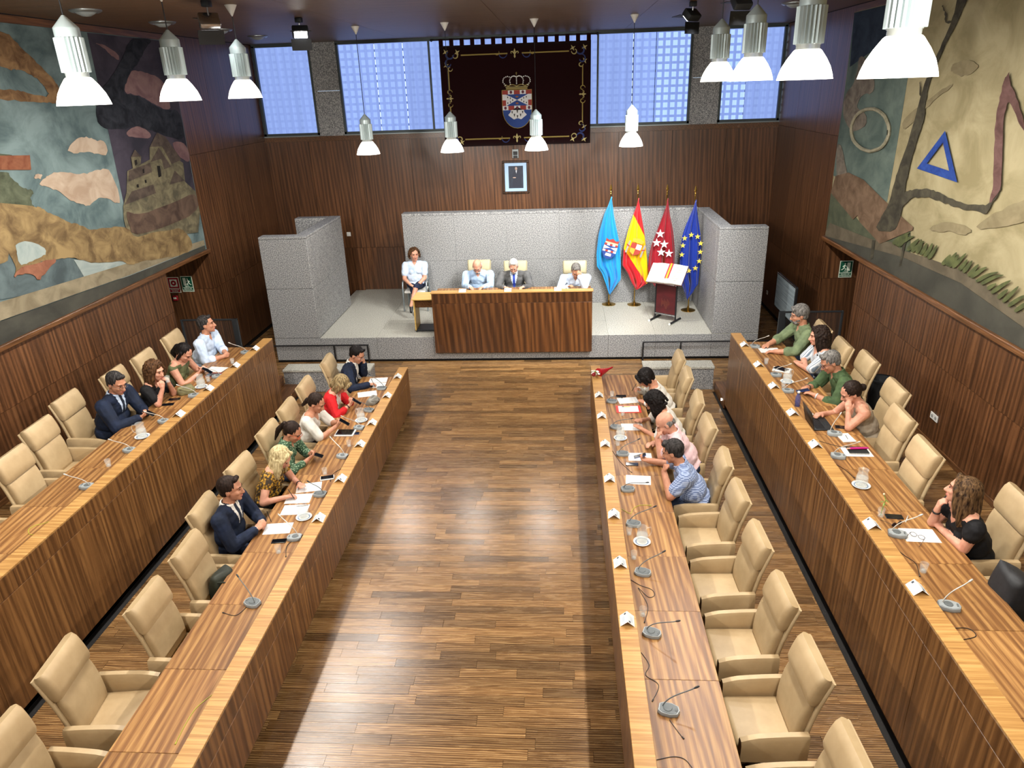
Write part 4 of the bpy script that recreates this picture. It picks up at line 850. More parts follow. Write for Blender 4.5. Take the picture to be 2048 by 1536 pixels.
    if glasses:
        mb = MB()
        for q in (-1, 1):
            ring = [hp(.108-.004*abs(math.cos(t)), q*.032+.024*math.cos(t), .008+.018*math.sin(t)) for t in [2*PI*k_/14 for k_ in range(14)]]
            mb.tube(ring+ring[:2], .0022, 5, False); mb.tube([hp(.106, q*.056, .014), hp(.04, q*.079, .012), hp(-.02, q*.083, .004)], .0022, 5)
        mb.tube([hp(.109, .009, .012), hp(.112, 0, .014), hp(.109, -.009, .012)], .0022, 5)
        loc(mb).build('glasses', mat('glasses_frame', glasses, .35), root, True)
    return root
D1, D2, DD = .745, 1.295, 1.34      # forearm heights on the three desk tops
h = .03
# inner left row (faces +X)
person('man in dark navy jacket over white shirt with hand at mouth, writing', (-3.20, 10.86), 0, 0, 'navy', lean=20, head=(-12, 32, 0), neck='suit', hair='short', hcol='black', glasses='#8a8a8a',
       arms={'R': ((-2.70, 10.52, .79), 'pen'), 'L': ((-2.86, 10.94, 1.0), 'fist', (-2.92, 11.05, .78), (-1, 0, .2), (.15, -.25, 1))})
person('woman in bright red jacket with streaked bob looking down at phone', (-3.20, 9.78), 0, 0, 'red', s=.94, fem=True, lean=24, head=(-5, 52, 0), neck='open', hair='bob', hcol='mouse', pants='black', bands={'R': '#1a1414'}, skin='skin_pale', sleeve='three',
       arms={'R': ((-2.76, 9.60, .84), 'grip', None, (0, .6, .6)), 'L': ((-2.76, 9.74, .84), 'grip', None, (0, -.6, .6))})
person('woman in white blouse with dark low ponytail holding phone', (-3.24, 8.95), 0, 0, 'white', s=.96, fem=True, lean=18, head=(-8, 30, 0), neck='v', hair='lowtail', hcol='dark', pants='black', sleeve='elbow', fat=1.08,
       arms={'R': ((-2.74, 8.84, .86), 'grip', None, (0, .6, .6)), 'L': ((-2.74, 8.98, .86), 'grip', None, (0, -.6, .6))})
person('woman in green print blouse with high ponytail and orange glasses', (-3.28, 8.08), 0, 0, 'greenprint', s=.94, fem=True, lean=18, head=(-8, 34, 0), neck='shirt', hair='ponytail', hcol='dark', sleeve='three', glasses='#c2543a',
       arms={'R': ((-2.86, 8.00, .80), 'grip', None, (0, .5, .7)), 'L': ((-2.86, 8.14, .80), 'grip', None, (0, -.5, .7))})
person('blonde woman in yellow floral sleeveless top writing on papers', (-3.22, 7.42), 0, 0, 'floral', s=.95, fem=True, lean=20, head=(-6, 42, 0), neck='round', hair='long', hcol='blonde', sleeve='cap', bands={'L': '#15161a'}, skin='skin_pale', pants='black',
       arms={'R': ((-2.84, 7.10, .785), 'pen'), 'L': ((-2.78, 7.42, .775), 'flat')})
person('man in navy suit and tie writing, nearest on the inner left row', (-3.30, 6.50), 0, 0, 'navy', s=1.0, lean=10, head=(10, 6, 0), neck='suit', tie='tienavy', hair='short', hcol='dark', pants='navy',
       arms={'R': ((-2.93, 6.40, .795), 'grip', None, (0, .5, -.8)), 'L': ((-2.92, 6.58, .80), 'pen', None, (0, -.5, -.7))})
# outer left row
person('man in pale blue shirt with hands clasped on the desk', (-5.46, 10.70), ZT, 0, 'paleblue', lean=14, head=(14, -2, 0), hair='short', hcol='salt', sleeve='rolled', fat=1.12,
       arms={'R': ((-5.00, 10.46, D2+h), 'grip', None, (0, 1, 0)), 'L': ((-5.00, 10.58, D2+h), 'grip', None, (0, -1, 0))})
person('woman in olive sleeveless top with long dark hair looking at phone', (-5.42, 9.64), ZT, 0, 'olive', s=.97, fem=True, lean=20, head=(-10, 42, 0), neck='round', hair='darktail', hcol='black', sleeve='none', skin='skin_pale', fat=1.1,
       arms={'R': ((-5.02, 9.62, D2+.06), 'grip', None, (0, .5, .7)), 'L': ((-5.00, 9.80, D2+.06), 'grip', None, (0, -.5, .7))})
person('woman in black with curly brown hair drinking from a glass', (-5.38, 8.84), ZT, 0, 'black', s=.95, fem=True, lean=20, head=(-16, 14, 0), neck='round', hair='curlylong', hcol='brown', sleeve='short', pants='black', skin='skin_pale', fat=1.08,
       arms={'R': ((-5.02, 8.68, 1.52), 'grip', (-5.08, 8.60, D2+.03), (-.5, .6, .2), (.1, .15, 1)), 'L': ((-5.02, 8.86, 1.52), 'grip', (-5.06, 8.98, D2+.03), (-.5, -.6, .2), (.1, -.15, 1))})
person('man in dark suit, tie and glasses holding a phone, outer left row', (-5.60, 8.28), ZT, 0, 'navy', s=1.04, lean=18, head=(-18, 22, 0), neck='suit', tie='tienavy', inner='paleblue', hair='short', hcol='salt', glasses='#55504c', pants='navy', fat=1.1,
       arms={'R': ((-5.08, 8.12, D2+.05), 'grip', None, (0, .5, .7)), 'L': ((-5.08, 8.28, D2+.05), 'grip', None, (0, -.5, .7))})
# inner right row (faces -X)
person('woman with short black hair in white cardigan writing', (2.02, 9.98), 0, 180, 'white', s=.93, fem=True, lean=30, head=(0, 46, 0), neck='v', hair='fshort', hcol='black', sleeve='long', glasses='#1a1a1a', pants='black',
       arms={'R': ((1.60, 10.14, .84), 'pen'), 'L': ((1.68, 9.76, .775), 'flat')})
person('woman with long curly black hair in white t-shirt reading', (2.02, 9.08), 0, 180, 'white', s=.95, fem=True, lean=28, head=(0, 44, 0), neck='round', hair='curlylong', hcol='black', sleeve='elbow', pants='black',
       arms={'R': ((1.54, 9.20, .775), 'flat'), 'L': ((1.53, 8.90, .775), 'flat')})
person('bald man in pale pink shirt with hand over mouth', (2.06, 8.28), 0, 180, 'pink', s=1.0, lean=26, head=(0, 36, 0), neck='shirt', hair='bald', hcol='grey', sleeve='short', skin='skin_pale', fat=1.1,
       arms={'L': ((1.63, 8.20, .99), 'fist', (1.68, 8.10, .78), (.8, 0, .2), (.1, .12, 1)), 'R': ((1.62, 8.48, .78), 'relax')})
person('man in blue plaid short sleeved shirt holding a phone', (2.02, 7.46), 0, 180, 'plaid', s=1.0, lean=26, head=(-22, 24, 0), neck='shirt', hair='short', hcol='salt', sleeve='short', fat=1.12,
       arms={'L': ((1.60, 7.34, 1.0), 'fist', (1.66, 7.16, .78), (.8, .2, .2), (.1, .2, 1)), 'R': ((1.50, 7.98, .80), 'grip', None, (-.3, 0, 1))})
# outer right row
person('bearded man in olive shirt with both hands at the desk ledge', (4.24, 10.74), ZT, 180, 'sage', s=1.04, lean=12, head=(-4, 14, 0), neck='shirt', hair='full', hcol='grey', beard='full', glasses='#222222', sleeve='rolled', fat=1.05,
       arms={'R': ((3.62, 10.74, D2+h), 'relax'), 'L': ((3.66, 10.44, D2+h), 'relax')})
person('woman in striped blouse with arms crossed on the desk', (4.22, 9.86), ZT, 180, 'striped', s=.97, fem=True, lean=12, head=(-4, 8, 0), neck='v', hair='curlylong', hcol='dark', sleeve='elbow', skin='skin_pale',
       arms={'R': ((3.90, 9.72, D2+.05), 'flat', (3.96, 10.05, D2+.06), None, (0, -1, .1)), 'L': ((3.84, 9.92, D2+.03), 'flat', (3.92, 9.62, D2+.05), None, (0, 1, .1))})
person('grey haired man in dark green shirt leaning over a phone', (4.26, 8.98), ZT, 180, 'green', s=1.0, lean=26, head=(0, 34, 0), neck='shirt', hair='short', hcol='grey', glasses='#23203a', sleeve='rolled', fat=1.12, bands={'L': '#b9bcbf', 'R': '#2a2320'},
       arms={'R': ((3.70, 9.04, D2+h), 'relax'), 'L': ((3.72, 8.78, D2+h), 'relax')})
person('woman in taupe vest top with dark bun resting cheek on hand', (4.14, 8.04), ZT, 180, 'taupe', s=.95, fem=True, lean=24, head=(0, 32, -8), neck='tank', hair='bun', hcol='dark', sleeve='none', pants='cream', skin='skin_pale',
       arms={'R': ((3.62, 8.20, D2+.035), 'relax'), 'L': ((3.80, 7.90, 1.50), 'face', (3.80, 7.82, D2+.03), (.3, .8, .0), (-.05, .25, 1))})
person('woman in black top with long highlighted hair resting chin on hand', (4.14, 5.66), ZT, 180, 'black', s=.97, fem=True, lean=20, head=(-34, -4, 6), neck='v', hair='long', hcol='highl', sleeve='cap', bands={'R': '#141416'}, pants='black', skin='skin_pale', fat=1.08,
       arms={'R': ((3.82, 5.78, 1.50), 'face', (3.84, 5.84, D2+.03), (.9, -.2, 0), (.1, -.1, 1)), 'L': ((3.86, 5.78, D2+.03), 'relax', (3.94, 5.46, D2+.04), None, (-.1, 1, .1))})
# dais (faces the room)
person('bald man with white beard in light blue shirt on the dais', (-1.33, 15.02), ZD, -90, 'blue', s=1.02, lean=22, head=(0, 36, 0), neck='shirt', hair='bald', hcol='white', beard='full', glasses='#333333', sleeve='long', skin='skin_pale', fat=1.12,
       arms={'L': ((-1.18, 14.34, DD+h), 'relax'), 'R': ((-1.46, 14.34, DD+h), 'relax')})
person('grey haired man in grey suit and blue tie on the dais', (-.56, 14.84), ZD, -90, 'grey', s=1.0, lean=16, head=(0, 30, 0), neck='suit', inner='paleblue', tie='tieblue', hair='short', hcol='white', beard='chin', glasses='#555555', pants='grey', skin='skin_pale',
       arms={'L': ((-.34, 14.28, DD+h), 'relax'), 'R': ((-.74, 14.28, DD+h), 'relax')})
person('man in pale blue shirt on the dais hiding his face behind his hand', (.72, 14.72), ZD, -90, 'paleblue', s=.98, lean=26, head=(4, 40, 0), neck='shirt', hair='short', hcol='grey', sleeve='long',
       arms={'L': ((.80, 14.20, 1.58), 'face', (.90, 14.22, DD+.03), (0, 1, .2), (-.35, 0, 1)), 'R': ((.55, 14.24, DD+h), 'relax')})
person('woman in white short sleeved shirt and navy skirt seated cross-legged', (-2.86, 15.72), ZD, -84, 'paleblue', s=1.0, fem=True, lean=-4, head=(16, 4, 0), neck='shirt', hair='curly', hcol='brown', sleeve='short', pants='skirt', legs='cross', skin='skin_pale',
       arms={'L': ((-2.78, 15.42, 1.14), 'relax', None, None, (-.8, -.4, -.3)), 'R': ((-2.92, 15.40, 1.16), 'relax', None, None, (.8, -.4, -.3))})

# ---------------------------------------------------------------- pendant lamps
M['shade'] = mat('lit_opal_glass', '#ffffff', .3, emit='#fff8ec', es=4.2)
M['alu'] = mat('pale_ribbed_aluminium', '#a9b8ba', .38, .25)
M['clear'] = mat('clear_plastic_ring', '#dfe6e2', .15, 0, .5, trans=.6)
M['whitep'] = mat('white_plastic', '#d9d9d4', .45)
def make_pendant():
    t = empty('pendant_lamp')
    prof = [(.215, 0), (.205, .04), (.185, .095), (.150, .155), (.108, .212), (.096, .222)]
    MB().loft([[V3((r*math.cos(2*PI*k/36), r*math.sin(2*PI*k/36), z)) for k in range(36)] for r, z in prof+[(r-.006, z) for r, z in prof[::-1]]], False).build('glass_shade', M['shade'], t, 'all')
    MB().lathe([(.092, .222), (.092, .255), (.098, .255), (.098, .262)], 32).build('neck_ring', M['clear'], t, True)
    rings = [[V3(((.116 if k % 2 else .100)*math.cos(2*PI*k/44), (.116 if k % 2 else .100)*math.sin(2*PI*k/44), z)) for k in range(44)] for z in (.262, .53)]
    MB().loft(rings).build('ribbed_body', M['alu'], t)
    MB().lathe([(.096, .53), (.100, .532), (.100, .60), (.0985, .607), (.012, .70), (.0, .70)], 32).build('conical_cap', M['alu'], t, True)
    return t
PEN = make_pendant(); first = True
def pendant(x, y, z, label, group, cup=True):
    global first
    o = copy_tree(PEN); o.location = (x, y, z); tag(o, label, 'lamp', group)
    L = ZC-z; MB().tube([(0, 0, .69), (0, 0, L-.10)], .006, 6).build('cord', M['black'], o); MB().lathe([(.006, L-.13), (.075, L-.004), (.075, L-.001), (.0, L-.001)], 20).build('ceiling_cup', M['whitep'], o, True)
    return o
LW = ['third', 'second', 'nearest']
for (x, y), lab in zip(SIDE_LAMPS, ['lit pendant lamp farthest back in the row above the left desks', 'lit pendant lamp in the middle of the row above the left desks', 'lit pendant lamp nearest in the row above the left desks',
        'lit pendant lamp farthest back in the row above the right desks', 'second farthest lit pendant lamp in the row above the right desks', 'second nearest lit pendant lamp in the row above the right desks', 'largest lit pendant lamp, nearest in the row above the right desks']):
    pendant(x, y, LAMP_Z, lab, 'pendant lamps above the desks'); light('POINT', 'pendant_light', (x, y, LAMP_Z+.02), PENDANT_W, size=.08)
for (x, y, z), lab in zip(DAIS_LAMPS, ['leftmost of the four low pendant lamps before the dais', 'low pendant lamp in front of the left side of the banner', 'low pendant lamp in front of the right side of the banner', 'rightmost of the four low pendant lamps before the dais']):
    pendant(x, y, z, lab, 'pendant lamps before the dais'); light('POINT', 'pendant_light', (x, y, z+.02), 90, size=.08)
for o_ in list(PEN.children)+[PEN]: bpy.data.objects.remove(o_)
# ---------------------------------------------------------------- ceiling spots and round downlights
def spot(loc, aim, label, lit=True, power=0):
    loc = V3(loc); t = empty('ceiling_spotlight', tuple(loc), label=label, cat='spotlight', group='adjustable ceiling spotlights')
    d = (V3(aim)-loc).normalized(); s_ = d.cross(V3((0, 0, 1))).normalized(); up = s_.cross(d); hz = ZC-loc.z
    MB().rbox((0, 0, hz-.035), (.10, .10, .07), .01, 2).build('ceiling_mount', M['black'], t, True)
    MB().tube([(0, 0, hz-.07), (0, 0, .02)], .012, 8).build('stem', M['chrome'], t, True)
    Rm = quat_m(s_, up, -d)
    MB().rbox(d*.02, (.24, .17, .11), .02, 2, Rm).build('housing', M['chrome'] if not lit else M['iron'], t, True)
    MB().rbox(d*.080, (.19, .12, .012), .004, 1, Rm).build('lamp_glass', mat('lit_lamp_glass', '#ffffff', .2, emit='#ffffff', es=14), t)
    for q in (-1, 1):
        MB().obox(d*.14+up*q*.13, s_, (d*.75+up*q*.66).normalized(), (up*.75*q-d*.66).normalized(), .15, .08, .003).build('barn_door', M['black'], t)
    if power: light('SPOT', 'spot_light', tuple(loc+d*.13), power, (1, .98, .95), .28, aim, math.radians(62), .5)
    return t
SPOT_W = 1350
spot((-3.5, 11.86, 6.06), (-1.6, 7.0, .3), 'lit spotlight glaring into the hall, before the leftmost window', True, 350)
spot((-3.76, 9.35, 6.03), (-5.8, 12.5, 3.6), 'silver spotlight with dark flaps beside the left pendant row', False, 150)
spot((2.39, 12.0, 6.08), (-.5, 15.7, .8), 'dark spotlight beside the rightmost window pillar', True, SPOT_W)
spot((2.72, 10.3, 6.07), (.9, 15.7, .9), 'dark spotlight cut off by the top edge of the picture', True, SPOT_W)
for x, y, lab in ((-5.52, 9.76, 'round ceiling downlight nearest on the left'), (-5.51, 11.63, 'second round ceiling downlight on the left'), (-5.36, 13.3, 'third round ceiling downlight on the left, behind a silver spotlight'), (-5.41, 15.05, 'round ceiling downlight above the leftmost window'),
             (3.76, 14.31, 'round ceiling downlight above the rightmost window'), (4.1, 12.9, 'round ceiling downlight at the right beside a pendant lamp')):
    t = empty('ceiling_downlight', (x, y, ZC), label=lab, cat='downlight', group='round ceiling downlights')
    MB().lathe([(.19, 0), (.19, -.012), (.16, -.03), (.14, -.032), (.13, -.02)], 28).build('rim', mat('matt_silver', '#9aa0a2', .35, .8), t, True)
    MB().lathe([(.0, -.075), (.05, -.07), (.1, -.045), (.13, -.022)], 24, cap=False).build('diffuser', mat('frosted_lens', '#8d9698', .4), t, True)
# ---------------------------------------------------------------- banner with the arms
GOLD = mat('gold_embroidery', '#9a8748', .6); GOLDL = mat('light_gold_embroidery', '#b3a56a', .6); BLU = mat('blue_embroidery', '#2c3a6e', .7); PEARL = mat('pearl_bead', '#e9e9e6', .3)
ARED, AWHITE, ABLUE, ABLACK = mat('arms_red', '#96362c', .7), mat('arms_white', '#d6d8da', .7), mat('arms_blue', '#1d3f86', .7), mat('arms_black', '#1b1716', .7)
by = 17.34; bx0, bx1, bz0, bz1 = -2.24, 1.11, 3.92, 6.05; bc = ((bx0+bx1)/2, by, bz0)
bn = empty('heraldic_banner', bc, label='dark maroon velvet banner with a crowned coat of arms on the back wall', cat='banner')
def L(p): return V3(p)-V3(bc)
mb = MB(); nx, nz = 40, 10; Vv = []
for j in range(nz+1):
    for i in range(nx+1):
        x = bx0+(bx1-bx0)*i/nx; z = bz0+(bz1-bz0)*j/nz; Vv.append(L((x, by+.008*math.sin(x*7)*(1-j/nz)+.004*math.sin(x*17+z), z)))
n_ = len(Vv); Vv += [v+V3((0, .012, 0)) for v in Vv]
Ff = []
for j in range(nz):
    for i in range(nx): a = j*(nx+1)+i; Ff += [(a, a+1, a+nx+2, a+nx+1), (n_+a, n_+a+nx+1, n_+a+nx+2, n_+a+1)]
for i in range(nx): Ff += [(i, n_+i, n_+i+1, i+1), (nz*(nx+1)+i, nz*(nx+1)+i+1, n_+nz*(nx+1)+i+1, n_+nz*(nx+1)+i)]
for j in range(nz): a = j*(nx+1); Ff += [(a, a+nx+1, n_+a+nx+1, n_+a), (a+nx, n_+a+nx, n_+a+2*nx+1, a+2*nx+1)]
mb.add(Vv, Ff); cl = mb.build('velvet_cloth', mat('maroon_velvet', '#1d0709', .95, spec=.1, sheen=.15), bn, 'all')
MB().tube([L((bx0-.16, by, 6.17)), L((bx1+.14, by, 6.17))], .014, 8).build('rod', M['black'], bn)
for q in (bx0-.16, bx1+.14): MB().ell(L((q, by, 6.17)), (.03, .03, .03)).build('rod_finial', M['black'], bn, True)
for k in range(15):
    x = bx0+.05+(bx1-bx0-.10)*k/14; MB().box(*[c for ab in zip(L((x-.045, by-.018, 6.03)), L((x+.045, by+.018, 6.19))) for c in ab]).build('hanging_loop', cl.data.materials[0], bn)
fy = by-.012
def bar(nm, pts, r, m): return MB().tube([L((x, fy, z)) for x, z in pts], r, 6).build(nm, m, bn)
ix0, ix1, iz0, iz1 = bx0+.20, bx1-.20, bz0+.16, bz1-.20; mx, mz = (ix0+ix1)/2, (iz0+iz1)/2
for z in (iz0, iz1): bar('gold_bar', [(ix0+.28, z), (mx-.16, z)], .016, GOLD); bar('gold_bar', [(mx+.16, z), (ix1-.28, z)], .016, GOLD)
for x in (ix0-.02, ix1+.02): bar('gold_bar', [(x, iz0+.30), (x, mz-.17)], .014, GOLD); bar('gold_bar', [(x, mz+.17), (x, iz1-.30)], .014, GOLD)
def curl(x, z, r, a0, a1, m, w=.012, grow=.5):
    n = 12; P = [(x+r*(1-grow*k/n)*math.cos(math.radians(a0+(a1-a0)*k/n)), z+r*(1-grow*k/n)*math.sin(math.radians(a0+(a1-a0)*k/n))) for k in range(n+1)]
    return MB().tube([L((p, fy, q)) for p, q in P], [w*(.4+.6*math.sin(PI*(k+.5)/(n+1.))) for k in range(n+1)], 6).build('scroll', m, bn)
def fleur(x, z, s_, ax=(0, 1)):
    a, b_ = ax
    def q(u_, v_): return L((x+s_*(u_*b_+v_*a), fy-.004, z+s_*(v_*b_-u_*a)))
    MB().poly([q(0, 1), q(.22, .45), (q(.12, -.1)), q(.2, -.7), q(0, -1), q(-.2, -.7), q(-.12, -.1), q(-.22, .45)], (0, -1, 0), .01).build('fleur_de_lis', GOLDL, bn, tri=True)
    for s2 in (-1, 1): MB().tube([q(s2*.1, -.1), q(s2*.45, .35), q(s2*.75, .35), q(s2*.85, .05), q(s2*.65, -.05)], [.10*s_, .14*s_, .12*s_, .09*s_, .05*s_], 6).build('fleur_de_lis_petal', GOLDL, bn, True)
for x, z, ax in ((mx, iz0, (0, 1)), (mx, iz1, (0, 1)), (ix0-.02, mz, (1, 0)), (ix1+.02, mz, (1, 0))): fleur(x, z, .10 if ax[1] else .085, ax)
for z, sg in ((iz0, 1), (iz1, 1)):
    for q in (-1, 1): curl(mx+q*.27, z, .10, 90-q*90+180, 90-q*90+180+q*200, BLU if q < 0 else BLU, .013, .3); curl(mx+q*.40, z+.02, .06, 90+q*60, 90+q*260, GOLD, .01)
for x in (ix0-.02, ix1+.02):
    for q in (-1, 1): curl(x, mz+q*.13, .06, 0, 300*q, GOLD, .012)
for cx, qx in ((ix0, 1), (ix1, -1)):
    for cz, qz in ((iz0, 1), (iz1, -1)):
        curl(cx+qx*.02, cz-qz*.02, .10, 0 if qx > 0 else 180, (0 if qx > 0 else 180)+250*qx*qz, BLU, .022, .45); curl(cx+qx*.0, cz+qz*.16, .09, 90, 90+260*qx, BLU, .02, .5); curl(cx+qx*.16, cz, .07, 180, 180-260*qz, GOLDL, .014, .5); curl(cx+qx*.02, cz+qz*.27, .055, 0, 280*qz, GOLDL, .013, .5)
        for dx, dz in ((-.06, -.07), (.20, -.06), (-.06, .20)):
            c0 = (cx+qx*dx, cz+qz*dz); st = []
            for k in range(8): r = .07 if k % 2 == 0 else .022; st.append(L((c0[0]+r*math.cos(PI/4*k+.5), fy-.004, c0[1]+r*math.sin(PI/4*k+.5))))
            MB().poly(st, (0, -1, 0), .008).build('leaf_motif', GOLDL, bn, tri=True)
# coat of arms
sh = [(-.34, 5.09)]; ax0, ax1, az1, azm = -.875, -.205, 5.10, 4.74; acx = (ax0+ax1)/2
def quad(nm, x0, x1, z0, z1, m, lay=1, par=None): return MB().poly([L((x0, fy-.003*lay, z0)), L((x1, fy-.003*lay, z0)), L((x1, fy-.003*lay, z1)), L((x0, fy-.003*lay, z1))], (0, -1, 0), .004).build(nm, m, par or bn)
bot = [(ax0, azm)]+[(acx+(ax0-acx)*math.cos(math.radians(t)), azm-.05-(.40)*math.sin(math.radians(t))) for t in range(0, 181, 15)]+[(ax1, azm)]
MB().poly([L((x, fy-.003, z)) for x, z in [(ax0, az1)]+bot+[(ax1, az1)]], (0, -1, 0), .004).build('shield', ABLUE, bn, tri=True)
ring_ = [(ax0, az1)]+bot+[(ax1, az1), (ax0, az1)]; MB().tube([L((x, fy-.008, z)) for x, z in ring_], .007, 5).build('shield_border', GOLD, bn)
cw = (ax1-ax0)/5; zt0 = az1-.09; zb0 = azm-.06
for k in range(5):
    quad('shield_check', ax0+cw*k, ax0+cw*(k+1), zt0, az1, ARED if k % 2 == 0 else AWHITE, 2); quad('shield_check', ax0+cw*k, ax0+cw*(k+1), zb0, zb0+.09, AWHITE if k % 2 == 0 else ARED, 2)
zmid = (zt0+zb0+.09)/2
for x0_, x1_ in ((ax0, ax0+.085), (ax1-.085, ax1)): quad('shield_check', x0_, x1_, zmid, zt0, AWHITE, 2); quad('shield_check', x0_, x1_, zb0+.09, zmid, ARED, 2)
for q in (-1, 1): MB().poly([L((acx, fy-.006, zmid)), L((acx+q*.25, fy-.006, zt0)), L((acx+q*.25, fy-.006, zb0+.09))], (0, -1, 0), .004).build('shield_gusset', AWHITE, bn)
for k in range(5):
    for q in (-1, 1): px, pz = [(.10, 0), (.15, .04), (.15, -.04), (.21, .06), (.21, -.06)][k]; MB().ell(L((acx+q*px, fy-.012, zmid+pz)), (.011, .003, .02), None, 6, 5).build('ermine_spot', ABLACK, bn)
for k in (1, 3): MB().ell(L((ax0+cw*(k+.5), fy-.012, az1-.045)), (.03, .003, .034), None, 8, 6).build('lion_motif', mat('arms_plum', '#5a2036', .7), bn)
for k in (0, 2, 4): MB().ell(L((ax0+cw*(k+.5), fy-.012, zb0+.045)), (.03, .003, .034), None, 8, 6).build('lion_motif', mat('arms_plum', '#5a2036', .7), bn)
for z_ in (zmid+.07, zmid-.07): MB().ell(L((acx, fy-.01, z_)), (.035, .003, .02), None, 8, 6).build('cauldron_motif', mat('arms_copper', '#8a5632', .6), bn)
blob = [(acx+(.185+.028*math.cos(5*t+PI/2))*math.cos(t)*1.02, 4.60+(.12+.022*math.cos(5*t-PI/2))*math.sin(t)) for t in [2*PI*k/40 for k in range(40)]]
MB().poly([L((x, fy-.006, z)) for x, z in blob], (0, -1, 0), .004).build('white_field', AWHITE, bn, tri=True)
for dx, dz, s_ in ((0, .06, .045), (-.12, .03, .025), (.12, .03, .025), (-.07, -.03, .03), (.07, -.03, .03), (0, -.06, .03)):
    for q in (-1, 0, 1): MB().tube([L((acx+dx, fy-.014, 4.60+dz-s_)), L((acx+dx+q*s_*.45, fy-.014, 4.60+dz+s_))], .005, 5).build('plant_motif', ABLACK, bn)
for q in (-1, 1):
    for pts in ([(.25, 5.20), (.31, 5.27), (.29, 5.35), (.21, 5.385), (.12, 5.36)], [(.14, 5.22), (.155, 5.30), (.12, 5.37), (.06, 5.39), (.015, 5.375)]):
        for j in range(10):
            f_ = j/9*(len(pts)-1); i_ = min(int(f_), len(pts)-2); w_ = f_-i_; px = pts[i_][0]*(1-w_)+pts[i_+1][0]*w_; pz = pts[i_][1]*(1-w_)+pts[i_+1][1]*w_
            MB().ell(L((acx+q*px, fy-.018, pz)), (.014, .012, .014), None, 8, 6).build('pearl', PEARL, bn, True)
for j in range(5): MB().ell(L((acx, fy-.018, 5.23+.032*j)), (.014, .012, .014), None, 8, 6).build('pearl', PEARL, bn, True)
MB().tube([L((acx+.27*math.cos(t), fy-.006, 5.18+.03*abs(math.sin(4*t)))) for t in [PI*k/32 for k in range(33)]], .012, 5).build('crown_scallop', GOLD, bn)
quad('crown_band', acx-.24, acx+.24, 5.115, 5.145, GOLD, 3); quad('crown_band', acx-.25, acx+.25, 5.155, 5.17, GOLDL, 3)
MB().tube([L((acx, fy-.008, 5.40)), L((acx, fy-.008, 5.47))], .006, 5).tube([L((acx-.02, fy-.008, 5.445)), L((acx+.02, fy-.008, 5.445))], .006, 5).build('crown_cross', GOLD, bn)
# ---------------------------------------------------------------- portrait, sensor
pc = (-.63, YB-.005, 2.81); pt = empty('framed_portrait', pc, label='framed portrait photograph of a person in dark suit under the banner', cat='picture')
fw_ = wood('portrait_frame_wood', ['#20120b', '#33200f', '#4a3020', '#4a3020'], 'Z', .3)
for x0, x1, z0, z1 in ((-.315, .315, 0, .055), (-.315, .315, .705, .76), (-.315, -.26, .055, .705), (.26, .315, .055, .705)): MB().rbox(((x0+x1)/2, -.025, (z0+z1)/2), (x1-x0, .04, z1-z0), .012, 2).build('frame_side', fw_, pt)
MB().box(-.262, .262, -.016, -.010, .05, .71).build('mat_board', mat('pale_blue_mat', '#9db9d6', .6), pt)
MB().box(-.17, .175, -.020, -.0155, .125, .635).build('photo_print', speckle('dark_photo_print', [(.3, '#141c2b'), (.7, '#28303f')], 6, .5), pt)
MB().poly([V3((x, -.024, z)) for x, z in ((-.09, .16), (.13, .16), (.12, .42), (.085, .52), (.03, .545), (-.02, .53), (-.07, .47), (-.10, .36), (-.06, .34))], (0, -1, 0), .002).build('printed_suit', mat('print_suit', '#1c2130', .6), pt, tri=True)
MB().ell((.012, -.024, .575), (.028, .003, .038), None, 10, 8).build('printed_face', mat('print_face', '#a58d80', .6), pt)
MB().poly([V3((x, -.027, z)) for x, z in ((.0, .53), (.03, .54), (.015, .46))], (0, -1, 0), .001).build('printed_shirt', mat('print_shirt', '#c9ced6', .6), pt)
MB().ell((-.035, -.026, .37), (.04, .002, .014), None, 8, 6).build('printed_hands', mat('print_face', '#a58d80', .6), pt)
sn = empty('wall_sensor', (-.625, YB-.002, 3.62), label='small black and silver sensor on the wall above the portrait', cat='sensor')
MB().rbox((0, -.015, .1), (.15, .03, .2), .006, 1).build('silver_case', mat('silver_case', '#8f9799', .4, .5), sn); MB().rbox((0, -.032, .11), (.10, .01, .085), .003, 1).build('dark_window', M['black'], sn); MB().rbox((0, -.032, .03), (.10, .01, .055), .003, 1).build('dark_base', M['black'], sn)
# ---------------------------------------------------------------- flags
BRASS = mat('polished_brass', '#b08d45', .22, 1.)
def satin(name, fn):
    m, t, b = nt(name); b.inputs['Roughness'].default_value = .32; b.inputs['Sheen Weight'].default_value = .2; fn(t, b); return m
def plain(col): return lambda t, b: b.inputs.__getitem__('Base Color').__setattr__('default_value', s2l(col)+(1,))
def spain(t, b):
    sp = N(t, 'ShaderNodeSeparateXYZ'); t.links.new(N(t, 'ShaderNodeNewGeometry').outputs['Position'], sp.inputs[0])
    def side(x0, z0, x1, z1):   # >0 above the line
        k = (z1-z0)/(x1-x0); m1 = N(t, 'ShaderNodeMath', operation='MULTIPLY_ADD'); m1.inputs[1].default_value = -k; t.links.new(sp.outputs[0], m1.inputs[0]); t.links.new(sp.outputs[2], m1.inputs[2])
        g = N(t, 'ShaderNodeMath', operation='GREATER_THAN'); g.inputs[1].default_value = z0-k*x0; t.links.new(m1.outputs[0], g.inputs[0]); return g.outputs[0]
    a = side(1.988, 2.544, 2.249, 2.064); c = side(1.811, 1.793, 2.303, 1.05)
    su = N(t, 'ShaderNodeMath', operation='SUBTRACT'); t.links.new(c, su.inputs[0]); t.links.new(a, su.inputs[1])
    t.links.new(ramp(t, [(.45, '#b5121f'), (.55, '#e2b400')], su.outputs[0]), b.inputs['Base Color'])
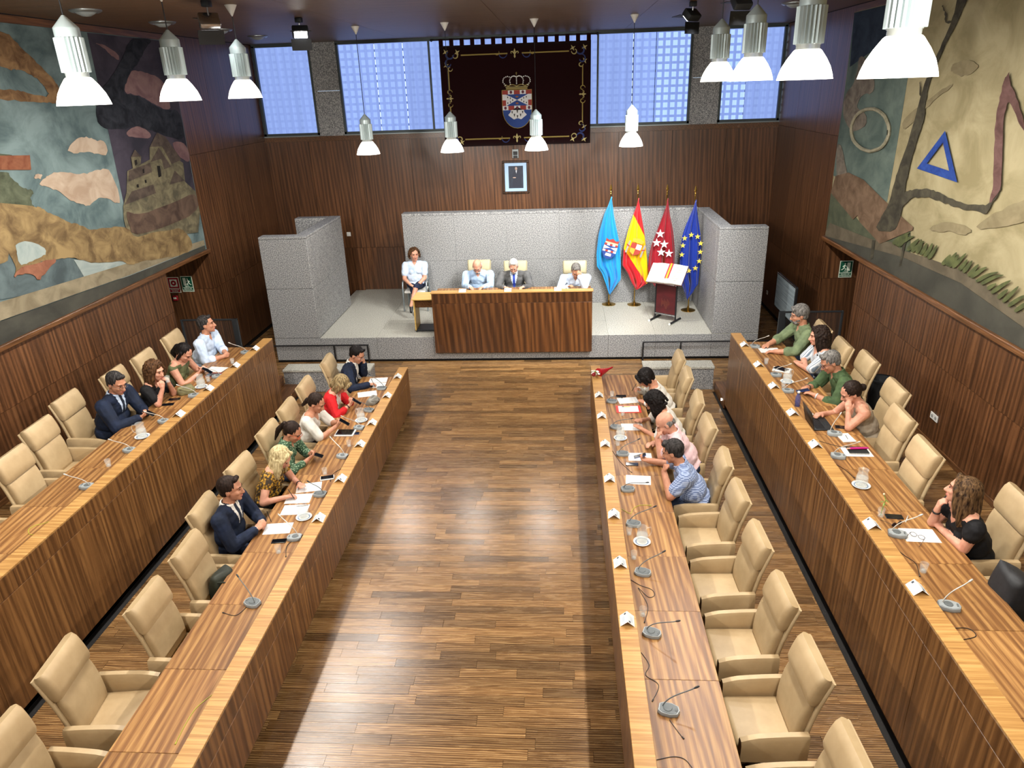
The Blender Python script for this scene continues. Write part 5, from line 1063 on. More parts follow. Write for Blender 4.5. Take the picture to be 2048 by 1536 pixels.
FL = [([(1.512, 2.922), (1.449, 2.744), (1.366, 2.565), (1.25, 2.138), (1.209, 1.7), (1.221, 1.412), (1.324, 1.281), (1.423, 1.019), (1.507, 0.771)], [(1.512, 2.922), (1.54, 2.742), (1.565, 2.56), (1.651, 2.16), (1.719, 1.878), (1.745, 1.466), (1.754, 1.111), (1.601, 0.885), (1.507, 0.771)], 15.85, plain('#1f8fce'), 'blue', 'sky blue flag with a small coat of arms, nearest the presiding table'),
      ([(2.082, 2.886), (2.043, 2.708), (1.988, 2.559), (1.877, 2.195), (1.794, 1.825), (1.773, 1.446), (1.904, 1.251), (1.988, 1.055), (2.094, 0.89)], [(2.082, 2.886), (2.119, 2.706), (2.154, 2.555), (2.246, 2.126), (2.29, 1.783), (2.355, 1.307), (2.365, 1.049), (2.212, 0.937), (2.094, 0.89)], 15.80, spain, 'redgold', 'red and yellow flag with a coat of arms'),
      ([(2.671, 2.896), (2.642, 2.724), (2.592, 2.566), (2.478, 2.247), (2.377, 1.954), (2.323, 1.657), (2.319, 1.354), (2.43, 1.078), (2.57, 0.903)], [(2.671, 2.896), (2.705, 2.722), (2.736, 2.563), (2.816, 2.239), (2.864, 1.944), (2.893, 1.712), (2.913, 1.343), (2.795, 1.072), (2.57, 0.903)], 15.60, plain('#8f1524'), 'crimson', 'crimson flag with white stars, behind the book stand'),
      ([(3.204, 2.895), (3.173, 2.757), (3.128, 2.634), (3.033, 2.385), (2.967, 2.164), (2.948, 1.777), (2.953, 1.282), (3.086, 0.942), (3.144, 0.788)], [(3.204, 2.895), (3.229, 2.756), (3.254, 2.6), (3.344, 2.188), (3.375, 1.866), (3.375, 1.406), (3.375, 1.106), (3.282, 0.939), (3.144, 0.788)], 15.30, plain('#14308f'), 'euroblue', 'dark blue flag with a ring of yellow stars')]
def star(par, c, r, y, m, a0=PI/2, nm='star'):
    MB().poly([V3((c[0]+(r if k % 2 == 0 else r*.4)*math.cos(a0+PI/5*k), y, c[1]+(r if k % 2 == 0 else r*.4)*math.sin(a0+PI/5*k))) for k in range(10)], (0, -1, 0), .003).build(nm, m, par, tri=True)
FOBJ = []
for i, (lp, rp, y, fn, nm, lab) in enumerate(FL):
    px = lp[0][0]-.01; o = (px, y, ZD); t = empty('flag', o, label=lab, cat='flag', group='flags on brass poles')
    zl = [p[1] for p in lp]; 
    def ip(z, P): 
        zz = [p[1] for p in P][::-1]; xx = [p[0] for p in P][::-1]; return float(np.interp(z, zz, xx))
    V_, F_ = [], []; nz, nx = 40, 30
    def depth(u_, z): sfold = (lp[0][1]-z)/2.1; return y-.05-(.045*math.sin(u_*15+i)+.03*math.sin(u_*29+2*i+z*2))*(.35+.8*sfold)
    for j in range(nz+1):
        z = lp[0][1]+(lp[-1][1]-lp[0][1])*j/nz; a, b_ = ip(z, lp), ip(z, rp); b_ = max(b_, a+.012)
        for k in range(nx+1): u_ = k/nx; V_.append(V3((a+(b_-a)*u_, depth(u_, z), z))-V3(o))
    for j in range(nz):
        for k in range(nx): a = j*(nx+1)+k; F_.append((a, a+1, a+nx+2, a+nx+1))
    me_o = MB().add(V_, F_).build('cloth', satin('satin_'+nm, fn), t, 'all'); so = me_o.modifiers.new('t', 'SOLIDIFY'); so.thickness = .004
    MB().tube([(0, 0, .03), (0, 0, 2.46)], .013, 10).build('pole', BRASS, t, True)
    MB().lathe([(.0, .0), (.155, .0), (.155, .012), (.10, .03), (.03, .045), (.018, .10), (.0, .1)], 28).build('base', BRASS, t, True)
    MB().lathe([(.013, 2.44), (.022, 2.46), (.013, 2.48), (.02, 2.50), (.012, 2.52)], 14).build('finial_collar', BRASS, t, True)
    MB().loft([[V3((w_*a, .2*w_*b_, z)) for a, b_ in ((-1, 0), (0, -1), (1, 0), (0, 1))] for w_, z in ((.008, 2.52), (.03, 2.55), (.004, 2.66))]).build('finial_spear', BRASS, t)
    FOBJ.append((t, V3(o), depth))
def on_flag(i, x, z, off=.03): return (x-FL[i][0][0][0]+.01, FOBJ[i][2](.5, z)-FL[i][2]-off-.04, z-ZD)
WST, YST = mat('white_star', '#dfe0e4', .6), mat('yellow_star', '#d9c34a', .6)
for x, z in ((2.536, 2.174), (2.467, 1.986), (2.631, 1.949), (2.573, 1.779), (2.738, 1.749)): p = on_flag(2, x, z); star(FOBJ[2][0], (p[0], p[2]), .098, -.155, WST)
for x, z in ((3.004, 2.128), (3.136, 2.196), (3.268, 2.158), (3.34, 2.015), (3.345, 1.834), (3.335, 1.639), (3.263, 1.489), (3.134, 1.435), (2.975, 1.978), (2.965, 1.784)): p = on_flag(3, x, z); star(FOBJ[3][0], (p[0], p[2]), .062, -.15, YST)
def arms_small(i, cx, cz, w, hh, tilt):
    t = FOBJ[i][0]; p = on_flag(i, cx, cz); ca, sa = math.cos(tilt), math.sin(tilt); yy0 = -.16
    def q(u_, v_, dy=0): return V3((p[0]+(u_*ca-v_*sa), yy0-dy, p[2]+(u_*sa+v_*ca)))
    def pl(nm, pts, m, dy): MB().poly([q(a*w, b_*hh, dy) for a, b_ in pts], (0, -1, 0), .002).build(nm, m, t, tri=True)
    if i == 0:
        pl('arms_shield', [(-.5, .35), (.5, .35), (.5, -.2), (.3, -.45), (0, -.55), (-.3, -.45), (-.5, -.2)], ABLUE, 0)
        for k in range(5):
            for r, zz in ((0, .35), (1, -.02)): pl('arms_check', [(-.5+.2*k, zz), (-.3+.2*k, zz), (-.3+.2*k, zz-.11), (-.5+.2*k, zz-.11)], (ARED, AWHITE)[(k+r) % 2], .003)
        pl('arms_gusset', [(-.5, .22), (0, .12), (-.5, .0)], AWHITE, .003); pl('arms_gusset', [(.5, .22), (0, .12), (.5, .0)], AWHITE, .003); pl('arms_field', [(-.2, -.2), (.2, -.2), (.22, -.36), (-.22, -.36)], AWHITE, .003)
        pl('arms_crown', [(-.45, .38), (.45, .38), (.5, .62), (.25, .55), (0, .66), (-.25, .55), (-.5, .62)], ARED, .003)
        pl('arms_crown_band', [(-.47, .36), (.47, .36), (.47, .44), (-.47, .44)], mat('arms_pale_gold', '#c9b98a', .6), .006)
    else:
        pl('arms_shield', [(-.35, .35), (.35, .35), (.35, -.25), (0, -.45), (-.35, -.25)], ARED, 0); pl('arms_quarter', [(0, .33), (.33, .33), (.33, 0), (0, 0)], AWHITE, .003)
        pl('arms_quarter', [(-.33, 0), (0, 0), (0, -.4), (-.3, -.25)], mat('arms_gold', '#c99a2e', .6), .003); pl('arms_crown', [(-.32, .4), (.32, .4), (.38, .6), (0, .7), (-.38, .6)], mat('arms_gold', '#c99a2e', .6), .003)
        for s2 in (-1, 1): pl('arms_column', [(s2*.45, -.4), (s2*.56, -.4), (s2*.56, .4), (s2*.45, .4)], mat('arms_column_grey', '#8e8a86', .6), .003); pl('arms_scroll', [(s2*.40, .0), (s2*.62, .08), (s2*.62, .16), (s2*.40, .08)], ARED, .006)
arms_small(0, 1.488, 1.80, .30, .38, -.30); arms_small(1, 2.04, 1.82, .34, .34, -.35)
# ---------------------------------------------------------------- book stand with open book
ls = empty('book_stand', (2.60, 14.60, ZD), -.62, label='maroon panelled book stand with black tube legs on the dais', cat='lectern'); MAR = speckle('maroon_panel', [(.3, '#3d0a10'), (.7, '#4e1016')], 8, .45)
for q in (-1, 1):
    MB().tube([(q*.235, 0, .03), (q*.235, 0, .90)], .018, 10).build('upright', M['black'], ls, True); MB().tube([(q*.235+.0, -.24, .022), (q*.235, .24, .022)], .022, 10).build('foot', M['black'], ls, True)
    for e in (-1, 1): MB().lathe([(.0, 0), (.023, 0), (.023, .012), (0, .012)], 12, (q*.235, e*.242, .022), (0, e, 0)).build('foot_cap', M['whitep'], ls, True)
MB().rbox((0, 0, .46), (.44, .025, .62), .005, 1).build('panel', MAR, ls); MB().tube([(-.235, -.02, .78), (.235, -.02, .78)], .013, 8).build('rail', M['chrome'], ls, True); MB().tube([(-.235, -.01, .13), (.235, -.01, .13)], .012, 8).build('rail', M['chrome'], ls, True)
em = MB()
for k in range(9): em.tube([(-.09+.022*k, -.015, .30+.05*math.sin(k)), (-.09+.022*k, -.015, .44+.03*math.cos(k*2))], .004, 5)
em.build('embossed_crest', mat('dull_gold_print', '#6e3b2c', .5), ls)
RB = Euler((math.radians(-38), 0, 0)).to_matrix() if False else Euler((math.radians(40), 0, 0)).to_matrix()
MB().rbox((0, .02, .93), (.52, .40, .02), .005, 1, RB).build('reading_board', MAR, ls)
MB().tube([(-.25, -.15, .82), (.25, -.15, .82)], .012, 8).build('book_rest', M['chrome'], ls, True)
bk = empty('open_book', (2.60, 14.60, ZD+.985), label='large open book with red and yellow ribbon on the book stand', cat='book'); bk.rotation_euler = (math.radians(40), 0, -.5); bk.scale = (1.08,)*3
PAPER = mat('paper_white', '#d5d3cc', .7); INK = mat('grey_print', '#9a9a97', .8)
for q in (-1, 1):
    rings = []
    for k in range(9):
        u_ = k/8; x = q*(.004+.345*u_); zt = .035+.018*math.sin(PI*min(1, u_*1.25))-.012*u_; rings.append([V3((x, -.22, .0)), V3((x, .22, .0)), V3((x, .22, zt)), V3((x, -.22, zt))])
    MB().loft(rings).build('page_block', PAPER, bk)
    for r in range(7):
        if r == 3: continue
        MB().box(min(q*.08, q*.29), max(q*.08, q*.29), .14-.05*r, .146-.05*r, .0505, .0525).build('print_line', INK, bk)
MB().rbox((0, 0, -.006), (.71, .46, .01), .003, 1).build('cover', MAR, bk)
for x, m in ((-.0, '#c22030'), (.028, '#e5c318'), (.056, '#c22030')): MB().box(x-.01-.0, x+.018, -.12, .225, .0525+.001*(x > 0), .0545).build('ribbon', mat('ribbon', m, .5), bk)
# ---------------------------------------------------------------- side table and steel-framed chair of the seated woman
tb = empty('side_table', (-2.36, 14.22, ZD), label='small light wood table at the left end of the presiding desk', cat='table')
OAK = wood('light_oak', ['#a5823f', '#bd9a52', '#cdab63', '#d8b873'], 'X', .35, 12, .6, fig=.1)
MB().rbox((0, 0, .71), (.52, .56, .025), .004, 1).build('table_top', OAK, tb); MB().rbox((-.02, -.12, .60), (.44, .018, .19), .003, 1).build('modesty_panel', M['trim_wood'], tb)
for q in (-1, 1): MB().rbox((q*.23, 0, .37), (.025, .46, .655), .003, 1).build('side_panel', OAK, tb); 
MB().rbox((-.05, .0, .035), (.42, .40, .03), .005, 1).build('foot_tray', M['iron'], tb)
for q in (-1, 1):
    for e in (-1, 1): MB().lathe([(0, -.012), (.02, -.01), (.022, 0), (.02, .01), (0, .012)], 12, (q*.22, e*.2, .0225), (1, 0, 0)).build('caster', M['black'], tb, True)
gc = empty('visitor_chair', (-2.87, 15.74, ZD), label='grey steel-framed chair with white seat under the seated woman on the dais', cat='chair'); GR = mat('silver_grey_tube', '#8d979c', .35, .6)
for q in (-1, 1):
    MB().tube([(q*.27, -.24, .012), (q*.27, -.23, .30), (q*.27, -.21, .56), (q*.27, -.17, .66), (q*.27, -.08, .69), (q*.27, .12, .68)], .017, 10).build('arm_tube', GR, gc, True)
    MB().tube([(q*.26, .26, .012), (q*.255, .22, .40), (q*.245, .22, .62), (q*.24, .23, .86)], .016, 10).build('back_leg', GR, gc, True)
    MB().tube([(q*.27, .12, .68), (q*.248, .215, .66)], .016, 8).build('arm_joint', GR, gc, True)
MB().rbox((0, -.01, .445), (.48, .46, .05), .02, 3).build('seat', M['whitep'], gc, True); MB().rbox((0, .225, .70), (.46, .03, .30), .012, 3).build('backrest', M['whitep'], gc, True)
# ---------------------------------------------------------------- screen on a stand, signs, sockets, bin
tv = empty('television', (4.8, 13.85, 0), label='flat television on a stand in the right corner passage', cat='television')
MB().rbox((-.0, 0, 1.20), (.05, 1.22, .70), .01, 2).build('casing', M['black'], tv); MB().box(-.029, -.0255, -.585, .585, .875, 1.525).build('display_panel', speckle('grey_lit_screen', [(.3, '#76838a'), (.7, '#95a2a8')], 60, .25, 1, stretch=(1, .02, 1)), tv)
MB().rbox((-.027, 0, 1.545), (.01, 1.22, .02), .003, 1).build('silver_bezel', M['chrome'], tv); MB().tube([(.03, 0, .05), (.03, 0, 1.1)], .03, 10).build('post', M['iron'], tv, True); MB().rbox((.0, 0, .025), (.45, .7, .04), .01, 2).build('foot', M['iron'], tv)
def font(txt, size, loc, parent, m, rot=(PI/2, 0, 0), ext=.001, al='CENTER'):
    c = bpy.data.curves.new('lettering', 'FONT'); c.body = txt; c.size = size; c.extrude = ext; c.align_x = al; c.align_y = 'CENTER'; o = bpy.data.objects.new('lettering', c)
    dg = bpy.context.evaluated_depsgraph_get(); COL.objects.link(o); dg = bpy.context.evaluated_depsgraph_get(); me = bpy.data.meshes.new_from_object(o.evaluated_get(dg)); bpy.data.objects.remove(o)
    me.materials.clear(); me.materials.append(m); o = bpy.data.objects.new('lettering', me); link(o, parent); o.location = loc; o.rotation_euler = rot; return o
SG, SW, SRED = mat('sign_green', '#0c4a35', .5), mat('sign_white', '#cfd8c6', .5), mat('sign_red', '#8a1420', .5)
def exit_sign(x, y, z, label, flip):
    t = empty('exit_sign', (x, y, z), label=label, cat='sign', group='green emergency exit signs')
    MB().box(-.12, .12, -.004, 0, 0, .32).build('sign_board', SW, t); MB().box(-.108, .108, -.006, -.0041, .095, .308).build('sign_field', SG, t); MB().box(-.108, .108, -.006, -.0041, .012, .085).build('text_field', SG, t)
    f_ = -1 if flip else 1
    MB().box(min(.015*f_, .075*f_), max(.015*f_, .075*f_), -.008, -.0061, .13, .285).build('door_pictogram', SW, t)
    mb = MB().ell((-.02*f_, -.008, .262), (.014, .002, .014), None, 10, 6)
    for pts in (((-.025, .245), (-.035, .19)), ((-.03, .235), (.005, .215)), ((-.028, .235), (-.062, .205)), ((-.035, .19), (-.005, .165), (-.015, .13)), ((-.035, .19), (-.06, .155), (-.085, .15))): mb.tube([(a*f_, -.0075, b_) for a, b_ in pts], .008, 6)
    mb.build('running_figure', SW, t); MB().poly([V3((a*f_, -.0062, b_)) for a, b_ in ((-.05, .113), (.03, .118), (.03, .125), (.055, .112), (.03, .099), (.03, .106), (-.05, .109))], (0, -1, 0), .002).build('arrow', SW, t, tri=True)
    font('SALIDA DE', .034, (0, -.0062, .064), t, SW); font('EMERGENCIA', .034, (0, -.0062, .032), t, SW); return t
exit_sign(5.80, 13.694, 1.615, 'green and white emergency exit sign in the right doorway recess', False); exit_sign(-7.12, 13.694, 1.545, 'green and white emergency exit sign in the left doorway recess', True)
t = empty('fire_alarm_sign', (-7.40, 13.694, 1.53), label='red and white fire alarm push-button sign in the left doorway recess', cat='sign')
MB().box(-.12, .12, -.004, 0, 0, .32).build('sign_board', SW, t); MB().box(-.108, .108, -.006, -.0041, .095, .308).build('sign_field', SRED, t); MB().box(-.108, .108, -.006, -.0041, .012, .085).build('text_field', SRED, t)
MB().box(-.075, .075, -.008, -.0061, .125, .275).build('button_frame', SW, t); MB().lathe([(0, 0), (.055, 0), (.055, .003), (0, .003)], 20, (0, -.0082, .20), (0, -1, 0)).build('button_ring', SRED, t); MB().lathe([(0, 0), (.018, 0), (.018, .003), (0, .003)], 14, (0, -.0115, .20), (0, -1, 0)).build('button_dot', SW, t)
font('PULSADOR', .034, (0, -.0062, .064), t, SW); font('ALARMA', .034, (0, -.0062, .032), t, SW)
t = empty('fire_call_point', (-7.42, 13.692, 1.37), label='small red fire alarm call point below the red sign', cat='alarm'); MB().rbox((0, -.02, .05), (.10, .04, .10), .006, 1).build('red_case', SRED, t); MB().rbox((0, -.042, .055), (.06, .008, .035), .002, 1).build('white_window', SW, t)
for loc, ax, lab in (((XR-.001, 8.9, .90), 'x', 'white double socket on the right wall'), ((XR-.001, 17.0, .37), 'x', 'white wall socket beside the right granite screen'), ((-4.82, YB-.001, 1.88), 'y', 'white switch on the back wall beside the left granite screen')):
    t = empty('wall_socket', loc, label=lab, cat='socket', group='white wall sockets')
    if ax == 'x':
        MB().rbox((-.006, 0, .05), (.012, .19 if loc[1] < 10 else .1, .09), .004, 2).build('cover_plate', M['whitep'], t)
        for q in ((-.045, .045) if loc[1] < 10 else (0,)): MB().lathe([(0, 0), (.025, 0), (.022, .002), (0, .002)], 14, (-.0125, q, .05), (-1, 0, 0)).build('outlet', mat('grey_outlet', '#8f8f8c', .5), t)
    else: MB().rbox((0, -.006, .05), (.10, .012, .10), .004, 2).build('cover_plate', M['whitep'], t); MB().rbox((0, -.014, .05), (.05, .006, .05), .002, 1).build('rocker', M['whitep'], t)
t = empty('waste_bin', (4.98, 9.72, ZT), label='dark grey cylindrical waste bin at the right wall behind an armchair', cat='bin'); MB().lathe([(.0, 0), (.15, 0), (.17, .60), (.165, .60), (.145, .02), (0, .02)], 24).build('bucket', M['dgrey'], t, True); MB().lathe([(.17, .60), (.178, .605), (.178, .63), (.16, .635)], 24, cap=False).build('rim', M['iron'], t, True)
# ---------------------------------------------------------------- railings
GLASS = mat('dark_glass_panel', '#4a5052', .05, 0, .5, alpha=.08)
for x0, x1, lab, big in ((4.15, 5.22, 'black framed glass guard rail at the end of the right raised row', 0), (-6.48, -5.42, 'black framed glass guard rail at the end of the left raised row', 1)):
    t = empty('guard_rail', ((x0+x1)/2, 12.04, ZT-.012), label=lab, cat='railing', group='glass guard rails'); w2 = (x1-x0)/2; Ht = .94
    MB().rbox((0, 0, Ht-.015), (2*w2, .03, .03), .004, 1).build('top_rail', M['iron'], t); MB().rbox((0, 0, .06), (2*w2, .03, .03), .004, 1).build('bottom_rail', M['iron'], t)
    for q in (-1, 1): wide = .10 if (q > 0) == bool(big) else .03; MB().rbox((q*(w2-wide/2), 0, Ht/2), (wide, .05, Ht), .004, 1).build('post', M['iron'], t)
    MB().box(-w2+.03, w2-.03, -.004, .004, .075, Ht-.03).build('glass_panel', GLASS, t)
for x0, x1, posts, lab in ((-6.1, -3.52, (-4.24, -3.54), 'low black handrail along the dais front on the left'), (2.04, 4.72, (2.05, 2.79), 'low black handrail along the dais front on the right')):
    t = empty('handrail', ((x0+x1)/2, 13.6, 0), label=lab, cat='railing', group='low handrails before the dais'); c0 = (x0+x1)/2
    MB().rbox((0, 0, .39), (x1-x0, .03, .025), .004, 1).build('top_rail', M['black'], t)
    for p in list(posts)+[x0 if x0 < -5 else x1-.02]: MB().rbox((p-c0, 0, .19), (.028, .03, .377), .003, 1).build('post', M['black'], t)

# ---------------------------------------------------------------- things on the desks
ORD = ['first', 'second', 'third', 'fourth', 'fifth', 'sixth', 'seventh', 'eighth', 'ninth', 'tenth']
DESK = {'R1': ('inner right desk', 1, .74, .82, .985), 'L1': ('inner left desk', -1, .74, .82, -2.27), 'R2': ('outer right desk', 1, 1.29, 1.37, 3.24), 'L2': ('outer left desk', -1, 1.29, 1.37, -4.55)}
CARD = mat('white_card', '#d9d9d5', .7); CINK = mat('card_blue_grey_print', '#a9b7c6', .8); CLOGO = mat('card_dark_print', '#3c434d', .8)
def name_card(x, y, z, rz, label, group):
    t = empty('name_card', (x, y, z), rz, label=label, cat='name card', group=group); L2 = .07; hw, hh = .062, .052
    for q in (-1, 1):
        MB().poly([V3((0, -L2, hh)), V3((0, L2, hh)), V3((q*hw, L2, 0.0005)), V3((q*hw, -L2, 0.0005))], (-q*.0006, 0, -.0008), 1).build('folded_leaf', CARD, t)
        n = V3((q*hh, 0, hw)).normalized()*.0012
        def S(u_, v_): return V3((q*hw*u_, v_, hh*(1-u_)))+n
        for r in range(3): MB().poly([S(.38+.13*r, -.045), S(.38+.13*r, .03), S(.45+.13*r, .03), S(.45+.13*r, -.045)], tuple(n), .3).build('print_line', CINK, t)
        MB().poly([S(.16, .04 if q < 0 else -.06), S(.16, .06 if q < 0 else -.04), S(.42, .06 if q < 0 else -.04), S(.42, .04 if q < 0 else -.06)], tuple(n), .3).build('logo_mark', CLOGO, t)
    return t
CY = {'R1': [9.95, 9.22, 8.36, 7.47, 6.70, 5.84, 5.03], 'R2': [10.60, 9.75, 8.96, 8.12, 7.28, 5.71, 4.81], 'L1': [10.76, 9.98, 9.02, 8.36, 7.45, 6.59], 'L2': [10.66, 9.90, 9.0, 8.15]}
for k, ys in CY.items():
    nm, sx, zw, zl, xl = DESK[k]
    for i, y in enumerate(ys): name_card(xl, y, zl, random.uniform(-.06, .06), 'folded white name card on the %s, %s from the far end' % (nm, ORD[i]), 'name cards on the desk ledges')
for i, x in enumerate((-1.52, -.62, .36)):
    name_card(x, 13.68, 1.463, PI/2, ['folded name card on the presiding desk before the bald man', 'folded name card on the presiding desk before the man in grey suit', 'folded name card on the presiding desk before the man hiding his face'][i], 'name cards on the presiding desk')
# microphones
MGREY, MDARK, MLIGHT = mat('mic_grey_plastic', '#939a9c', .4), mat('mic_dark_grey', '#5b6163', .5), mat('mic_silver_neck', '#b9b6ae', .35, .4)
def mic(x, y, z, tx, ty, rz, label, light_neck):
    t = empty('desk_microphone', (x, y, z), label=label, cat='microphone', group='gooseneck desk microphones'); c_, s_ = math.cos(rz), math.sin(rz)
    def Rz(p): return V3((p[0]*c_-p[1]*s_, p[0]*s_+p[1]*c_, p[2]))
    out = [(-.075, -.035), (-.045, -.055), (.02, -.060), (.075, -.040), (.088, 0), (.075, .040), (.02, .060), (-.045, .055), (-.075, .035)]
    MB().loft([[Rz((a*k_, b_*k_, zz)) for a, b_ in out] for k_, zz in ((.97, 0.001), (1.0, .008), (1.0, .022), (.95, .034))]).build('base', MGREY, t, True)
    MB().loft([[Rz((a*k_, b_*k_, zz)) for a, b_ in out] for k_, zz in ((.86, .0345), (.84, .037))]).build('control_plate', MDARK if not light_neck else MGREY, t)
    MB().lathe([(.0, 0), (.034, 0), (.032, .004), (0, .005)], 18, Rz((-.005, 0, .037))).build('speaker_grille', MDARK, t, True)
    MB().rbox(Rz((.058, 0, .039)), (.014, .036, .004), .002, 1, Matrix.Rotation(rz, 3, 'Z')).build('talk_button', MDARK, t)
    p0 = Rz((-.045, .012, .035)); p3 = V3((tx-x, ty-y, .20)); d = (p3-p0)
    if d.length > .36: p3 = p0+d.normalized()*.36; d = p3-p0
    p1 = p0+V3((0, 0, .10))*.8+d*.15; p2 = p3-d*.25; P = []
    for k_ in range(11):
        u_ = k_/10; P.append(p0*(1-u_)**3+p1*3*u_*(1-u_)**2+p2*3*u_*u_*(1-u_)+p3*u_**3)
    MB().tube(P, .0045, 8).build('gooseneck', MLIGHT if light_neck else MDARK, t, True)
    e = (P[-1]-P[-3]).normalized(); MB().tube([P[-1], P[-1]+e*.012, P[-1]+e*.03, P[-1]+e*.042], [.006, .0085, .0085, .005], 10).build('capsule', M['dgrey'] if not light_neck else MLIGHT, t, True)
MICS = {'R1': [(1.17, 9.90, 1.30, 9.62), (1.17, 9.02, 1.36, 8.90), (1.20, 8.24, 1.39, 8.27), (1.19, 7.36, 1.38, 7.20), (1.19, 6.64, 1.40, 6.68), (1.20, 5.80, 1.39, 5.87), (1.19, 4.96, 1.38, 4.90), (1.22, 4.13, 1.41, 4.17)],
        'L1': [(-2.47, 10.46, -2.67, 10.58), (-2.47, 9.62, -2.60, 9.55), (-2.46, 9.02, -2.66, 8.99), (-2.46, 8.17, -2.63, 8.32), (-2.46, 7.22, -2.55, 7.18), (-2.46, 6.33, -2.64, 6.46), (-2.50, 5.27, -2.66, 5.41)],
        'L2': [(-4.73, 10.70, -4.91, 10.62), (-4.73, 9.66, -4.85, 9.56), (-4.74, 8.94, -4.88, 8.86), (-4.74, 8.10, -4.86, 7.98), (-4.74, 7.30, -4.86, 7.20), (-4.74, 6.46, -4.86, 6.38)],
        'R2': [(3.43, 10.74, 3.58, 10.67), (3.43, 9.55, 3.57, 9.47), (3.43, 8.98, 3.62, 8.94), (3.60, 7.71, 3.68, 7.83), (3.45, 7.16, 3.61, 7.12), (3.46, 5.68, 3.62, 5.69), (3.44, 4.70, 3.58, 4.76)]}
for k, L_ in MICS.items():
    nm, sx, zw, zl, xl = DESK[k]
    for i, (x, y, tx, ty) in enumerate(L_): mic(x, y, zw, tx, ty, (0 if sx > 0 else PI)+random.uniform(-.35, .15), 'gooseneck microphone on the %s, %s from the far end' % (nm, ORD[i]), k in ('R2', 'L2') or (k == 'L1' and i in (2, 3, 5)))
# jugs, saucers, tumblers
GL = mat('clear_glass', '#eef4f2', .03, 0, .5, alpha=.13); WAT = mat('water', '#cfdcdc', .05, alpha=.22); POR = mat('white_porcelain', '#dddcd6', .3)
def jug(x, y, z, rz, label):
    sa = empty('saucer', (x, y, z), label='white saucer under '+label, cat='saucer', group='saucers under water jugs'); MB().lathe([(0, .001), (.055, .001), (.088, .012), (.090, .015), (.055, .006), (0, .006)], 28).build('dish', POR, sa, True); MB().lathe([(.06, .0075), (.07, .0095), (.068, .0115), (.058, .0095)], 24, cap=False).build('blue_band', mat('saucer_blue_print', '#6d86a5', .4), sa, True)
    t = empty('water_jug', (x, y, z+.0155), rz, label=label, cat='jug', group='glass water jugs')
    MB().loft([[V3((r*math.cos(2*PI*k/28), r*math.sin(2*PI*k/28), zz)) for k in range(28)] for r, zz in ((.052, .0), (.062, .02), (.060, .09), (.048, .135), (.046, .155), (.052, .175), (.049, .175), (.043, .155), (.045, .135), (.057, .09), (.058, .02), (.048, .006))]).build('glass_body', GL, t, True)
    MB().lathe([(0, .007), (.047, .007), (.0565, .02), (.0555, .085), (.0, .085)], 24).build('water_fill', WAT, t, True)
    MB().tube([(.047, 0, .155), (.085, 0, .16), (.10, 0, .12), (.09, 0, .07), (.06, 0, .05)], .006, 8).build('handle', GL, t, True); MB().loft([[V3((-.048, -.02, .165)), V3((-.048, .02, .165)), V3((-.045, 0, .15))], [V3((-.066, -.006, .178)), V3((-.066, .006, .178)), V3((-.064, 0, .172))]]).build('spout', GL, t)
jug(1.21, 8.70, .74, .3, 'water jug beside the long curly black haired woman'); jug(1.25, 6.32, .74, .2, 'water jug in the empty stretch of the inner right desk')
jug(-2.50, 9.28, .74, 2.6, 'water jug between the women in red and white'); jug(-2.50, 6.74, .74, 2.9, 'water jug between the blonde woman and the man in navy suit')
jug(-4.80, 7.68, 1.29, 3.4, 'water jug in front of the man in dark suit'); jug(-4.80, 9.28, 1.29, 3.0, 'water jug beside the woman drinking'); jug(3.47, 6.55, 1.29, 1.2, 'water jug on the bare stretch of the outer right desk'); jug(3.52, 9.32, 1.29, .5, 'water jug before the woman with striped blouse')
def tumbler(x, y, z, label, paper=True, h_=.085):
    t = empty('glass_tumbler', (x, y, z+.0005), label=label, cat='glass', group='drinking glasses')
    MB().loft([[V3((r*math.cos(2*PI*k/20), r*math.sin(2*PI*k/20), zz)) for k in range(20)] for r, zz in ((.026, 0), (.034, h_), (.0325, h_), (.024, .007))]).build('glass_body', GL, t, True)
    if paper: MB().ell((.002, 0, .02), (.018, .016, .012), None, 8, 6).build('ice_and_water', WAT, t, True)
TUM = [(1.16, 8.50, .74, 'tumbler behind the microphone beside the bald man'), (1.13, 6.46, .74, 'tumbler between two microphones past the man in plaid shirt'), (1.14, 6.04, .74, 'tumbler behind the third microphone from the camera, inner right desk'), (1.14, 5.20, .74, 'tumbler behind the second microphone from the camera, inner right desk'),
       (1.30, 9.44, .74, 'tumbler between the two women on the inner right desk'), (1.19, 10.10, .74, 'tumbler at the far microphone of the inner right desk'),
       (-2.55, 6.08, .74, 'tumbler beside the phone of the man in navy suit'), (-2.46, 8.48, .74, 'tumbler beside the tablet of the woman in white blouse'), (-2.56, 7.72, .74, 'tumbler between the woman in green and the blonde woman'),
       (-4.79, 6.94, 1.29, 'tumbler alone in the empty stretch of the outer left desk'), (-4.74, 10.22, 1.29, 'tumbler beside the man in pale blue shirt'), (-4.80, 9.50, 1.29, 'tumbler before the woman in olive top'),
       (3.42, 10.02, 1.29, 'tumbler next to the second name card of the outer right desk'), (3.42, 9.14, 1.29, 'tumbler beside the jug on the outer right desk'), (3.45, 5.15, 1.29, 'tumbler between the two nearest name cards of the outer right desk'), (3.44, 5.99, 1.29, 'tumbler holding a small plant sprig beside a phone')]
for x, y, z, lab in TUM: tumbler(x, y, z, 'clear glass '+lab)
t = empty('plant_sprig', (3.44, 5.99, 1.299), label='green sprig standing in a glass on the outer right desk', cat='plant'); GRN = mat('leaf_green', '#6f8a3a', .5)
MB().tube([(0, 0, 0), (.01, .01, .08), (.035, .03, .15), (.02, .045, .20)], .004, 6).build('stem', GRN, t, True)
